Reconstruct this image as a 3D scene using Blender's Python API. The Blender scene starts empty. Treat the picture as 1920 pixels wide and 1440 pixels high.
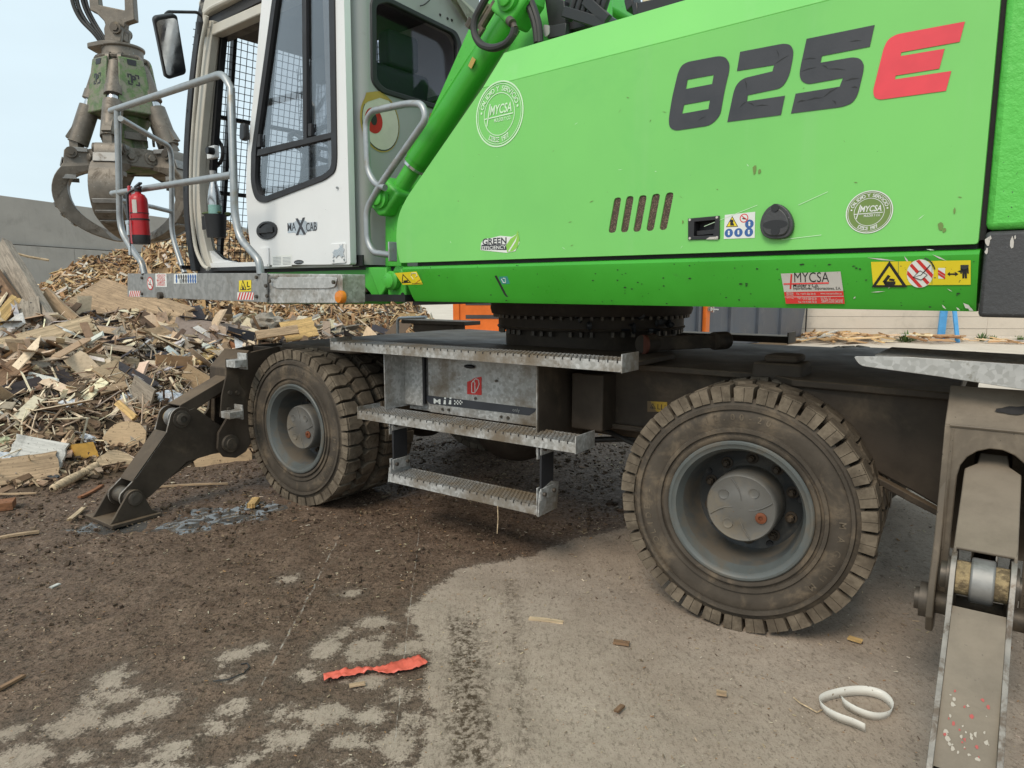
import bpy, bmesh, math, random
import numpy as np
from mathutils import Vector, Matrix, noise as mnoise
random.seed(7)
rng = np.random.default_rng(11)
V = Vector
sc = bpy.context.scene
col = sc.collection
R = math.radians

# ------------------------------------------------------------------ camera
CAM_H = 1.45; FPX = 1290.0; PITCH = math.atan(180.0 / FPX)
cam_d = bpy.data.cameras.new('camera'); cam = bpy.data.objects.new('camera', cam_d); col.objects.link(cam)
cam_d.sensor_width = 36.0; cam_d.lens = FPX / 1920 * 36.0; cam_d.clip_start = 0.05; cam_d.clip_end = 2000
cam.location = (0, 0, CAM_H); cam.rotation_euler = (math.pi / 2 - PITCH, 0, 0)
sc.camera = cam
sc.render.resolution_x = 1024; sc.render.resolution_y = 768
# ------------------------------------------------------------------ sky and sun
SUN_EL = R(46); SUN_AZ = R(212)      # compass-like: direction the light comes from, clockwise from +Y
w = bpy.data.worlds.new('World'); sc.world = w; w.use_nodes = True
nt = w.node_tree; nt.nodes.clear()
out = nt.nodes.new('ShaderNodeOutputWorld'); bg = nt.nodes.new('ShaderNodeBackground')
sky = nt.nodes.new('ShaderNodeTexSky'); sky.sky_type = 'NISHITA'; sky.sun_disc = False
sky.sun_elevation = SUN_EL; sky.sun_rotation = SUN_AZ; sky.dust_density = 4.0; sky.ozone_density = 2.0; sky.air_density = 1.0
mx = nt.nodes.new('ShaderNodeMixRGB'); mx.inputs[0].default_value = 0.86
mx.inputs[2].default_value = (6.5, 7.75, 8.3, 1)       # even white overcast veil over the blue
nz = nt.nodes.new('ShaderNodeTexNoise'); nz.inputs['Scale'].default_value = 2.2; nz.inputs['Detail'].default_value = 5
tcw = nt.nodes.new('ShaderNodeTexCoord'); mpw = nt.nodes.new('ShaderNodeMapping'); mpw.inputs['Scale'].default_value = (1, 1, 3)
nt.links.new(tcw.outputs['Generated'], mpw.inputs['Vector']); nt.links.new(mpw.outputs[0], nz.inputs['Vector'])
rmp = nt.nodes.new('ShaderNodeMapRange'); rmp.inputs['From Min'].default_value = 0.3; rmp.inputs['From Max'].default_value = 0.7
rmp.inputs['To Min'].default_value = 0.93; rmp.inputs['To Max'].default_value = 1.05
nt.links.new(nz.outputs[0], rmp.inputs[0])
ml = nt.nodes.new('ShaderNodeVectorMath'); ml.operation = 'SCALE'
nt.links.new(sky.outputs[0], mx.inputs[1]); nt.links.new(mx.outputs[0], ml.inputs[0]); nt.links.new(rmp.outputs[0], ml.inputs['Scale'])
nt.links.new(ml.outputs[0], bg.inputs[0]); bg.inputs[1].default_value = 0.105
nt.links.new(bg.outputs[0], out.inputs[0])
sun_d = bpy.data.lights.new('sun', 'SUN'); sun_d.energy = 1.5; sun_d.angle = R(22); sun_d.color = (1, .89, .74)
sun = bpy.data.objects.new('sun', sun_d); col.objects.link(sun)
sdir = V((math.sin(SUN_AZ) * math.cos(SUN_EL), math.cos(SUN_AZ) * math.cos(SUN_EL), math.sin(SUN_EL)))
sun.rotation_euler = sdir.to_track_quat('Z', 'Y').to_euler(); sun.location = sdir * 30
sc.view_settings.view_transform = 'Standard'; sc.view_settings.look = 'None'
sc.view_settings.exposure = 0.33; sc.view_settings.gamma = 1
sc.view_settings.use_curve_mapping = False
sc.cycles.max_bounces = 6; sc.cycles.diffuse_bounces = 3; sc.cycles.glossy_bounces = 3; sc.cycles.transparent_max_bounces = 8; sc.cycles.caustics_reflective = False; sc.cycles.caustics_refractive = False

# ------------------------------------------------------------------ frames and photo rays
PHA = R(-35.48568); PHB = R(-40.40794); ORG = V((0.56537, 4.6185, 0))
def ray(px, py):
    x = px - 960; u = 720 - py
    return V((x, FPX * math.cos(PITCH) + u * math.sin(PITCH), u * math.cos(PITCH) - FPX * math.sin(PITCH)))
class Frame:
    def __init__(s, phi, org):
        s.m = Matrix.Translation(org) @ Matrix.Rotation(phi, 4, 'Z'); s.i = s.m.inverted()
    def __call__(s, px, py, X=None, Y=None, Z=None):
        o = s.i @ V((0, 0, CAM_H)); d = s.i.to_3x3() @ ray(px, py)
        k, v = (0, X) if X is not None else (1, Y) if Y is not None else (2, Z)
        return o + d * ((v - o[k]) / d[k])
FA = Frame(PHA, ORG); FB = Frame(PHB, ORG); FW = Frame(0, V((0, 0, 0)))
def G(px, py, z=0.0): return FW(px, py, Z=z)

# ------------------------------------------------------------------ mesh builder
def perp(ax):
    ax = ax.normalized(); h = V((0, 0, 1)) if abs(ax.z) < .9 else V((1, 0, 0))
    u = ax.cross(h).normalized(); return u, ax.cross(u).normalized()
class MB:
    def __init__(s): s.v = []; s.f = []; s.m = []
    def add(s, vs, fs, mi=0):
        n = len(s.v); s.v += [tuple(v) for v in vs]
        for f in fs: s.f.append(tuple(i + n for i in f)); s.m.append(mi)
        return s
    def box(s, c, d, rot=None, mi=0):
        c = V(c); vs = []
        for i in (-1, 1):
            for j in (-1, 1):
                for k in (-1, 1):
                    p = V((i * d[0] / 2, j * d[1] / 2, k * d[2] / 2))
                    vs.append(c + (rot @ p if rot else p))
        return s.add(vs, [(0, 1, 3, 2), (4, 6, 7, 5), (0, 4, 5, 1), (2, 3, 7, 6), (0, 2, 6, 4), (1, 5, 7, 3)], mi)
    def span(s, lo, hi, mi=0):
        lo = V(lo); hi = V(hi); return s.box((lo + hi) / 2, hi - lo, None, mi)
    def bar(s, p0, p1, wd, h, up=(0, 0, 1), mi=0):
        p0 = V(p0); p1 = V(p1); x = (p1 - p0).normalized(); up = V(up)
        y = up.cross(x).normalized(); z = x.cross(y)
        return s.box((p0 + p1) / 2, ((p1 - p0).length, wd, h), Matrix((x, y, z)).transposed(), mi)
    def prism(s, pts, vec, mi=0, side=None):
        pts = [V(p) for p in pts]; vec = V(vec); n = len(pts)
        nrm = V((0, 0, 0))
        for i in range(n): nrm += (pts[i] - pts[0]).cross(pts[(i + 1) % n] - pts[0])
        if nrm.dot(vec) > 0: pts = pts[::-1]
        fs = [tuple(range(n)), tuple(range(2 * n - 1, n - 1, -1))]
        fs += [((i + 1) % n, i, n + i, n + (i + 1) % n) for i in range(n)]
        s.add(pts + [p + vec for p in pts], fs, mi)
        if side is not None: s.m[-n:] = [side] * n
        return s
    def flat(s, pts, mi=0): return s.add(pts, [tuple(range(len(pts)))], mi)
    def plate(s, outer, holes, vec, mi=0):
        bm = bmesh.new(); loops = []
        for lp in [outer] + list(holes):
            vs = [bm.verts.new(p) for p in lp]; loops.append(vs)
            for i in range(len(vs)): bm.edges.new((vs[i], vs[(i + 1) % len(vs)]))
        bmesh.ops.triangle_fill(bm, edges=bm.edges[:], use_beauty=True)
        vec = V(vec)
        bm.normal_update()
        for f in bm.faces:
            if f.normal.dot(vec) > 0: f.normal_flip()
        bm.verts.index_update()
        vs = [v.co.copy() for v in bm.verts]; fs = [tuple(v.index for v in f.verts) for f in bm.faces]; n = len(vs)
        s_f = fs + [tuple(n + i for i in reversed(f)) for f in fs]
        for lp in loops:
            ii = [v.index for v in lp]
            for i in range(len(ii)):
                a, b = ii[i], ii[(i + 1) % len(ii)]; s_f.append((a, b, n + b, n + a))
        bm.free()
        m2 = bmesh.new(); q = [m2.verts.new(p) for p in vs + [p + vec for p in vs]]
        for f in s_f:
            try: m2.faces.new([q[i] for i in f])
            except ValueError: pass
        bmesh.ops.recalc_face_normals(m2, faces=m2.faces[:]); m2.verts.index_update()
        s.add([v.co for v in m2.verts], [tuple(v.index for v in f.verts) for f in m2.faces], mi); m2.free()
        return s
    def tube(s, path, r, n=10, closed=False, mi=0, rs=None):
        path = [V(p) for p in path]; k = len(path); vs = []; fs = []; pu = None
        for i, p in enumerate(path):
            a = path[(i - 1) % k] if (closed or i) else p; b = path[(i + 1) % k] if (closed or i < k - 1) else p
            t = (b - a).normalized()
            if pu is None: u, _ = perp(t)
            else:
                u = pu - t * pu.dot(t); u = u.normalized() if u.length > 1e-6 else perp(t)[0]
            pu = u; q = t.cross(u); rr = rs[i] if rs else r
            for j in range(n):
                an = 2 * math.pi * j / n; vs.append(p + (u * math.cos(an) + q * math.sin(an)) * rr)
        for i in range(k if closed else k - 1):
            for j in range(n):
                a = i * n + j; b = i * n + (j + 1) % n; c = ((i + 1) % k) * n + (j + 1) % n; d = ((i + 1) % k) * n + j
                fs.append((a, b, c, d))
        if not closed: fs += [tuple(range(n - 1, -1, -1)), tuple(range((k - 1) * n, k * n))]
        return s.add(vs, fs, mi)
    def cyl(s, p0, p1, r, r1=None, n=20, mi=0):
        return s.tube([p0, p1], r, n, mi=mi, rs=[r, r if r1 is None else r1])
    def lathe(s, prof, c, ax, n=32, mi=0, caps=False):
        c = V(c); ax = V(ax).normalized(); u, q = perp(ax); vs = []; fs = []; k = len(prof)
        for (r, t) in prof:
            for j in range(n):
                an = 2 * math.pi * j / n; vs.append(c + ax * t + (u * math.cos(an) + q * math.sin(an)) * r)
        for i in range(k - 1):
            for j in range(n):
                fs.append((i * n + j, i * n + (j + 1) % n, (i + 1) * n + (j + 1) % n, (i + 1) * n + j))
        if caps: fs += [tuple(range(n - 1, -1, -1)), tuple(range((k - 1) * n, k * n))]
        return s.add(vs, fs, mi)
    def ball(s, c, r, n=12, mi=0):
        r = r if hasattr(r, '__len__') else (r, r, r); c = V(c); vs = []; fs = []; m = max(4, n // 2)
        for i in range(m + 1):
            th = math.pi * i / m
            for j in range(n):
                ph = 2 * math.pi * j / n
                vs.append(c + V((r[0] * math.sin(th) * math.cos(ph), r[1] * math.sin(th) * math.sin(ph), r[2] * math.cos(th))))
        for i in range(m):
            for j in range(n): fs.append((i * n + j, (i + 1) * n + j, (i + 1) * n + (j + 1) % n, i * n + (j + 1) % n))
        return s.add(vs, fs, mi)
    def move(s, M):
        s.v = [tuple(M @ V(p)) for p in s.v]; return s
    def mesh(s, name, mats, smooth=35):
        me = bpy.data.meshes.new(name); me.from_pydata(s.v, [], s.f); me.validate()
        mats = mats if isinstance(mats, (list, tuple)) else [mats]
        for m in mats: me.materials.append(m)
        if len(mats) > 1 and len(me.polygons) == len(s.m): me.polygons.foreach_set('material_index', s.m)
        if smooth:
            me.polygons.foreach_set('use_smooth', [True] * len(me.polygons))
            me.set_sharp_from_angle(angle=R(smooth))
        me.update(); return me
    def split(s, name, mats, parent=None, **k):
        """every connected piece becomes an object of its own"""
        par = list(range(len(s.v)))
        def find(a):
            while par[a] != a: par[a] = par[par[a]]; a = par[a]
            return a
        for f in s.f:
            for i in f[1:]: par[find(i)] = find(f[0])
        grp = {}
        for f, m in zip(s.f, s.m): grp.setdefault(find(f[0]), []).append((f, m))
        res = []
        for fl in grp.values():
            q = MB(); ids = sorted({i for f, _ in fl for i in f}); mp = {a: b for b, a in enumerate(ids)}
            q.v = [s.v[i] for i in ids]; q.f = [tuple(mp[i] for i in f) for f, _ in fl]; q.m = [m for _, m in fl]; res.append(q.build(name, mats, parent, **k))
        return res
    def build(s, name, mats, parent=None, fr='', bevel=0, smooth=35, seg=2, stuff=False):
        o = bpy.data.objects.new(name, s.mesh(name, mats, smooth)); col.objects.link(o)
        if parent is not None:
            o.parent = parent
            if fr == 'B' and parent is ROOT: o.rotation_euler.z = PHB - PHA
        if stuff: o['kind'] = 'stuff'
        if bevel:
            b = o.modifiers.new('bevel', 'BEVEL'); b.width = bevel; b.segments = seg; b.limit_method = 'ANGLE'; b.angle_limit = R(40)
            b.use_clamp_overlap = True
        return o
def fillet(pts, r, seg=5, closed=False):
    pts = [V(p) for p in pts]; k = len(pts); res = []
    for i, p in enumerate(pts):
        if not closed and i in (0, k - 1): res.append(p); continue
        a = pts[(i - 1) % k]; b = pts[(i + 1) % k]; rr = r[i] if hasattr(r, '__len__') else r
        d1 = (a - p); d2 = (b - p); q = min(rr, d1.length * .48, d2.length * .48)
        if q < 1e-5: res.append(p); continue
        s0 = p + d1.normalized() * q; s1 = p + d2.normalized() * q
        for j in range(seg + 1):
            t = j / seg; res.append(s0 * (1 - t) ** 2 + p * 2 * t * (1 - t) + s1 * t ** 2)
    return res
def tag(o, label=None, cat=None, group=None, kind=None):
    if label: o['label'] = label
    if cat: o['category'] = cat
    if group: o['group'] = group
    if kind: o['kind'] = kind
    return o
def empty(name, loc=(0, 0, 0), rz=0):
    o = bpy.data.objects.new(name, None); col.objects.link(o); o.location = loc; o.rotation_euler.z = rz; o.empty_display_size = .3; return o

# flat lettering: outlines of the built-in font as triangles in a plane
_tc = {}
def glyphs(txt, bold=0.0):
    key = (txt, bold)
    if key in _tc: return _tc[key]
    cu = bpy.data.curves.new('t', 'FONT'); cu.body = txt; cu.size = 1; cu.offset = bold; cu.resolution_u = 3; cu.fill_mode = 'FRONT'
    ob = bpy.data.objects.new('t', cu); col.objects.link(ob)
    dg = bpy.context.evaluated_depsgraph_get(); me = bpy.data.meshes.new_from_object(ob.evaluated_get(dg))
    vs = [(v.co.x, v.co.y) for v in me.vertices]; fs = [tuple(p.vertices) for p in me.polygons]
    bpy.data.objects.remove(ob); bpy.data.curves.remove(cu); bpy.data.meshes.remove(me)
    xs = [v[0] for v in vs] or [0, 1]
    _tc[key] = (vs, fs, min(xs), max(xs)); return _tc[key]
def put_text(mb, txt, c, u, v, width=None, height=None, mi=0, bold=0.0, shear=0.0, align='C'):
    """c: middle (or left) of the baseline; u, v: unit axes of the surface; cap height = height"""
    vs, fs, x0, x1 = glyphs(txt, bold); c = V(c); u = V(u); v = V(v)
    sy = (height or .1) / .69; sx = width / (x1 - x0) if width else sy
    xo = (x0 + x1) / 2 if align == 'C' else x0
    pts = [c + u * ((x - xo) * sx + shear * y * sy) + v * (y * sy) for x, y in vs]
    mb.add(pts, fs, mi)
def arc_text(mb, txt, c, u, v, r, a0, step, h, mi=0, inward=False, bold=0.01, rx=1.0):
    for i, ch in enumerate(txt):
        if ch == ' ': continue
        a = R(a0 + i * step)
        d = u * math.cos(a) * rx + v * math.sin(a); tx = (u * math.sin(a) - v * math.cos(a)); ty = d
        if inward: tx = -tx; ty = -d
        put_text(mb, ch, c + d * r, tx, ty, height=h, mi=mi, bold=bold)

# ------------------------------------------------------------------ materials
def _n(nt, t, **k):
    n = nt.nodes.new(t)
    for a, b in k.items():
        if a in n.inputs: n.inputs[a].default_value = b
        else: setattr(n, a, b)
    return n
def c4(c): return (c[0], c[1], c[2], 1)
def s2l(*c): return tuple((x / 255 / 12.92) if x / 255 <= .04045 else ((x / 255 + .055) / 1.055) ** 2.4 for x in c)
class MatB:
    def __init__(s, name):
        s.m = bpy.data.materials.new(name); s.m.use_nodes = True; s.nt = s.m.node_tree
        s.p = s.nt.nodes['Principled BSDF']; s.o = s.nt.nodes['Material Output']
        s.tc = _n(s.nt, 'ShaderNodeTexCoord'); s.vec = s.tc.outputs['Object']
    def link(s, a, b): s.nt.links.new(a, b)
    def noise(s, scale, detail=4, rough=.6, stretch=None, dist=0.0):
        n = _n(s.nt, 'ShaderNodeTexNoise', Scale=scale, Detail=detail, Roughness=rough, Distortion=dist)
        if stretch:
            mp = _n(s.nt, 'ShaderNodeMapping'); mp.inputs['Scale'].default_value = stretch; s.link(s.vec, mp.inputs[0]); s.link(mp.outputs[0], n.inputs['Vector'])
        else: s.link(s.vec, n.inputs['Vector'])
        return n.outputs[0]
    def ramp(s, sock, a, b, lo=0.0, hi=1.0):
        n = _n(s.nt, 'ShaderNodeMapRange'); n.interpolation_type = 'SMOOTHSTEP'
        n.inputs['From Min'].default_value = a; n.inputs['From Max'].default_value = b
        n.inputs['To Min'].default_value = lo; n.inputs['To Max'].default_value = hi
        s.link(sock, n.inputs[0]); return n.outputs[0]
    def mix(s, fac, a, b, mode='MIX'):
        n = _n(s.nt, 'ShaderNodeMixRGB'); n.blend_type = mode
        for i, x in ((0, fac), (1, a), (2, b)):
            if isinstance(x, (int, float)): n.inputs[i].default_value = x if i == 0 else (x, x, x, 1)
            elif isinstance(x, tuple): n.inputs[i].default_value = c4(x)
            else: s.link(x, n.inputs[i])
        return n.outputs[0]
    def math(s, op, a, b=0.0):
        n = _n(s.nt, 'ShaderNodeMath'); n.operation = op
        for i, x in ((0, a), (1, b)):
            if isinstance(x, (int, float)): n.inputs[i].default_value = x
            else: s.link(x, n.inputs[i])
        return n.outputs[0]
    def bump(s, h, strength=.3, dist=.01, prev=None):
        n = _n(s.nt, 'ShaderNodeBump'); n.inputs['Strength'].default_value = strength; n.inputs['Distance'].default_value = dist
        s.link(h, n.inputs['Height'])
        if prev is not None: s.link(prev, n.inputs['Normal'])
        return n.outputs[0]
    def set(s, **k):
        for a, x in k.items():
            a = {'color': 'Base Color', 'rough': 'Roughness', 'metal': 'Metallic', 'normal': 'Normal', 'spec': 'Specular IOR Level', 'coat': 'Coat Weight', 'em': 'Emission Color', 'ems': 'Emission Strength'}[a]
            i = s.p.inputs[a]
            if isinstance(x, tuple): i.default_value = c4(x)
            elif isinstance(x, (int, float)): i.default_value = x
            else: s.link(x, i)
        return s
def paint(name, base, rough=.45, metal=0.0, var=.12, vscale=2.0, dirt=None, dirt_lo=.58, dirt_hi=.75, dscale=6.0, speck=None, spk=.68, bump=.08, bscale=90.0, bdist=.002, dust=None, spec=.5, streak=None, big=False):
    b = MatB(name)
    n1 = b.noise(vscale, 4, .65)
    c = b.mix(b.ramp(n1, .25, .75), tuple(x * (1 - var) for x in base), tuple(min(1, x * (1 + var)) for x in base))
    rsock = b.ramp(n1, .3, .7, max(.03, rough - .08), min(1, rough + .1))
    if streak:
        n = b.noise(9, 5, .6, (1.0, 1.0, .06)); c = b.mix(b.ramp(n, .55, .8, 0, .55), c, streak)
    if dirt:
        n2 = b.noise(dscale, 5, .7, dist=.4); f = b.ramp(n2, dirt_lo, dirt_hi); c = b.mix(f, c, dirt)
    if speck:
        n3 = b.noise(85, 2, .5); f = b.ramp(n3, spk, spk + .03); c = b.mix(f, c, speck)
        n4 = b.noise(24, 3, .6, (1, 1, .5)); f = b.ramp(n4, spk + .03, spk + .06); c = b.mix(f, c, speck)
    if dust:
        g = _n(b.nt, 'ShaderNodeNewGeometry'); sx = _n(b.nt, 'ShaderNodeSeparateXYZ'); b.link(g.outputs['Normal'], sx.inputs[0])
        f = b.math('MULTIPLY', b.ramp(sx.outputs[2], .35, .95), b.ramp(b.noise(5, 6, .7), .25, .7, .35, 1.0)); c = b.mix(f, c, dust)
    nb = b.bump(b.noise(bscale, 4), bump, bdist)
    if big: nb = b.bump(b.noise(2.4, 2), .10, .014, nb)
    b.set(color=c, rough=rsock, metal=metal, normal=nb, spec=spec); return b.m
def plain(name, c, rough=.5, metal=0.0, var=.06, bump=.05): return paint(name, c, rough, metal, var, 8, bump=bump)
M = {}
DUSTC = (.20, .165, .125)
M['hood'] = paint('green_hood', (.190, .585, .135), .45, var=.05, vscale=.9, dirt=(.17, .56, .13), dirt_lo=.5, dirt_hi=.8, dscale=2.2, speck=(.05, .16, .04), spk=.80, bump=.045, bscale=160, big=True, streak=(.225, .58, .175))  # hood sides and top: paler, less saturated green than the skirt
M['skirt'] = paint('green_gloss', (.045, .36, .026), .34, var=.08, vscale=2, speck=(.012, .05, .01), spk=.74, dirt=(.045, .24, .03), dirt_lo=.6, dirt_hi=.8, bump=.05)  # deeper, glossier green for skirt and boom cylinder
M['green'] = paint('green_frame', (.075, .45, .05), .4, var=.1, vscale=3, speck=(.02, .05, .015), spk=.71, dirt=(.07, .22, .05), dirt_lo=.64, dirt_hi=.8, bump=.06)
M['cast'] = paint('green_cast', (.10, .52, .075), .5, var=.07, vscale=1.5, speck=(.03, .09, .03), spk=.73, bump=.9, bscale=38, bdist=.006)
M['castgrey'] = paint('grey_cast', (.055, .055, .058), .5, var=.15, speck=(.25, .25, .25), spk=.75, bump=.5, bscale=60, bdist=.004)
M['white'] = paint('white_paint', (.76, .77, .77), .4, var=.03, vscale=2, dirt=(.45, .44, .41), dirt_lo=.66, dirt_hi=.9, speck=(.25, .22, .2), spk=.76, bump=.03)
M['cream'] = paint('cream_paint', (.56, .53, .46), .45, var=.07, vscale=5, dirt=(.30, .26, .2), dirt_lo=.6, dirt_hi=.8, speck=(.2, .17, .13), spk=.72)
M['cabgrey'] = paint('cab_grey', (.37, .37, .365), .45, var=.05, vscale=2, dirt=(.25, .24, .22), dirt_lo=.6, dirt_hi=.85, bump=.03)
M['black'] = plain('black_plastic', (.018, .018, .02), .45)
M['rubber'] = plain('rubber_seal', (.022, .022, .025), .55)
M['darkint'] = plain('cab_interior', (.045, .045, .047), .7)
M['under'] = paint('undercarriage_paint', (.066, .052, .040), .6, var=.28, vscale=4, dirt=(.135, .104, .072), dirt_lo=.5, dirt_hi=.75, dscale=3, dust=(.175, .130, .088), bump=.25, bscale=60, spec=.18)
M['stab'] = paint('stabiliser_steel', (.135, .110, .083), .6, var=.2, vscale=4, dirt=(.228, .186, .14), dirt_lo=.48, dirt_hi=.70, dscale=4, speck=(.035, .03, .026), spk=.72, dust=(.25, .208, .16), bump=.3, bscale=80, spec=.35)
M['stabworn'] = paint('worn_edge_steel', (.27, .25, .225), .5, .3, var=.25, vscale=12, dirt=(.13, .10, .075), dirt_lo=.46, dirt_hi=.62, dscale=14, bump=.3)
M['packing'] = paint('packed_sawdust', (.38, .29, .16), .95, var=.3, vscale=30, dirt=(.16, .12, .07), dirt_lo=.45, dirt_hi=.6, dscale=25, bump=.9, bscale=120, bdist=.006)
M['pin'] = paint('pin_steel', (.10, .085, .07), .5, .5, var=.25, vscale=9, dirt=(.2, .16, .11), dirt_lo=.5, dirt_hi=.7, bump=.2)
M['chrome'] = plain('rod_chrome', (.55, .55, .56), .18, 1.0)
M['tube'] = paint('galvanised_tube', (.36, .38, .39), .42, .55, var=.12, vscale=14, dirt=(.30, .27, .22), dirt_lo=.55, dirt_hi=.75, dscale=9, bump=.1)
M['tyre'] = paint('tyre_dusty', (.105, .084, .062), .85, var=.3, vscale=9, dirt=(.218, .178, .132), dirt_lo=.40, dirt_hi=.7, dscale=7, speck=(.045, .04, .035), spk=.70, bump=.5, bscale=70, bdist=.004, spec=.2)
M['tyredark'] = paint('tyre_sidewall', (.074, .061, .048), .75, var=.25, vscale=7, dirt=(.165, .128, .09), dirt_lo=.46, dirt_hi=.7, dscale=6, bump=.3, bscale=60, spec=.25)
M['rim'] = paint('rim_grey', (.098, .108, .105), .45, var=.15, vscale=5, dirt=(.125, .108, .085), dirt_lo=.46, dirt_hi=.7, dscale=5, speck=(.16, .075, .035), spk=.76, bump=.1)
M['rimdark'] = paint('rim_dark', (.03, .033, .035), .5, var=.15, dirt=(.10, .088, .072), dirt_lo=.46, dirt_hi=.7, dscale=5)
M['hub'] = paint('hub_grey', (.125, .120, .110), .5, var=.1, vscale=6, dirt=(.17, .145, .11), dirt_lo=.46, dirt_hi=.68, speck=(.15, .07, .03), spk=.735, bump=.12)
M['rust'] = plain('rusty_plug', (.22, .07, .03), .6, .3, .3, .3)
M['grab'] = paint('grab_steel', (.185, .160, .132), .5, .35, var=.28, vscale=5, dirt=(.085, .068, .05), dirt_lo=.5, dirt_hi=.68, dscale=5, speck=(.36, .35, .33), spk=.70, bump=.4, bscale=45)
M['grabworn'] = paint('grab_worn', (.27, .265, .255), .5, .5, var=.22, vscale=7, dirt=(.13, .11, .09), dirt_lo=.5, dirt_hi=.68, bump=.25)
M['grabgreen'] = paint('grab_green', (.10, .17, .06), .6, var=.3, vscale=6, dirt=(.205, .20, .15), dirt_lo=.38, dirt_hi=.62, dscale=9, speck=(.04, .05, .03), spk=.66, bump=.25)
M['red'] = paint('red_enamel', (.46, .012, .018), .35, var=.15, vscale=6, dirt=(.20, .03, .025), dirt_lo=.55, dirt_hi=.75, bump=.06)
M['hose'] = plain('rubber_hose', (.03, .029, .028), .5, 0, .2, .2)
M['orange'] = paint('container_orange', (.72, .16, .02), .5, var=.12, vscale=2, dirt=(.35, .12, .04), dirt_lo=.6, dirt_hi=.8)
M['slate'] = paint('container_slate', (.075, .085, .105), .45, var=.15, vscale=1.2, dirt=(.13, .13, .14), dirt_lo=.55, dirt_hi=.75, dscale=2, streak=(.16, .16, .17))
M['brownsteel'] = plain('container_floor', (.17, .11, .06), .7)
M['blue'] = plain('blue_paint', (.09, .34, .66), .5, 0, .12)
M['amber'] = plain('amber_lens', (.70, .22, .02), .25)
M['lamp'] = plain('lamp_lens', (.62, .55, .36), .25)
M['ink'] = plain('decal_charcoal', (.042, .044, .052), .5, 0, .18, .15)
M['inkred'] = paint('decal_red', (.74, .055, .075), .42, var=.1, vscale=4, bump=.04)
M['inkblack'] = plain('print_black', (.015, .015, .015), .5)
M['inkwhite'] = plain('print_white', (.74, .76, .73), .5)
M['palegreen'] = plain('print_palegreen', (.62, .84, .58), .5)
M['olive'] = plain('sticker_olive', (.16, .25, .06), .5)
M['yellow'] = paint('sticker_yellow', (.78, .62, .02), .45, var=.06, vscale=6, speck=(.2, .16, .05), spk=.71)
M['stickred'] = paint('sticker_red', (.62, .035, .03), .45, var=.08, vscale=6)
M['stickgrey'] = paint('sticker_grey', (.52, .49, .45), .5, var=.06, vscale=8, speck=(.15, .14, .1), spk=.70)
M['inkblue'] = plain('print_blue', (.04, .12, .34), .5)
M['teal'] = plain('print_teal', (.04, .25, .22), .5)
M['leaf'] = plain('print_leaf', (.25, .55, .08), .5)
M['gold'] = plain('print_gold', (.45, .30, .07), .45)
M['eyewhite'] = paint('print_eye', (.62, .58, .50), .45, var=.08, vscale=5)
M['iris'] = plain('print_iris', (.42, .012, .012), .4, 0, .3)
M['silver'] = plain('silver_badge', (.55, .56, .57), .25, .8)
M['concrete'] = paint('wall_concrete', (.33, .305, .275), .85, var=.10, vscale=.35, dirt=(.265, .245, .22), dirt_lo=.5, dirt_hi=.75, dscale=.8, streak=(.25, .23, .205), bump=.3, bscale=12, bdist=.01, spec=.2)
M['concrete2'] = paint('wall_pale', (.62, .545, .46), .9, var=.08, vscale=.4, dirt=(.50, .44, .37), dirt_lo=.5, dirt_hi=.75, dscale=1.2, bump=.3, bscale=14, bdist=.01, spec=.2)
M['weed'] = plain('weed_green', (.09, .16, .04), .6, 0, .3)
M['strip'] = paint('red_film', (.76, .15, .10), .4, var=.15, vscale=20, bump=.3, bscale=60)
M['strap'] = paint('white_strap', (.72, .70, .64), .45, var=.06, vscale=12, speck=(.3, .25, .18), spk=.68)
M['foil'] = plain('foil', (.66, .68, .72), .35, .35, .1, .4)
M['bottlegreen'] = plain('bottle_teal', (.25, .45, .40), .35, .2)
M['steel'] = plain('bottle_steel', (.5, .5, .5), .22, .9)

def galv(name, base=.36, dirtc=(.20, .165, .12), amt=.6, metal=.35, scale=55, con=.17):
    b = MatB(name)
    vo = _n(b.nt, 'ShaderNodeTexVoronoi', Scale=scale); b.link(b.vec, vo.inputs['Vector'])
    bw = _n(b.nt, 'ShaderNodeRGBToBW'); b.link(vo.outputs['Color'], bw.inputs[0])
    c = b.mix(b.ramp(bw.outputs[0], .2, .8), (base * (1 - con), base * (1 - con), base * (.97 - con)), (base * (1 + con), base * (1 + con), base * (.98 + con)))
    c = b.mix(b.ramp(b.noise(7, 5, .65, (1, 1, .12)), .42, .75, 0, .55), c, tuple(base * k for k in (.80, .78, .72)))
    c = b.mix(b.ramp(b.noise(2.5, 6, .7), amt, amt + .25), c, dirtc)
    c = b.mix(b.ramp(b.noise(16, 5, .7), .60, .72, 0, .8), c, tuple(x * .8 for x in dirtc))
    b.set(color=c, rough=b.ramp(bw.outputs[0], .2, .8, .38, .6), metal=metal, normal=b.bump(b.noise(70, 3), .12, .002)); return b.m
M['galv'] = galv('galvanised_step', .48, (.20, .16, .115), .40, .3, 60, .2)
M['galvplat'] = galv('galvanised_platform', .30, (.20, .18, .15), .56, .3, 34, .15)
M['galvclean'] = galv('galvanised_guard', .46, (.28, .26, .21), .62, .3, 60, .12)
M['tread'] = galv('grating_dirty', .24, (.20, .155, .105), .40, .2, 90)

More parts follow.
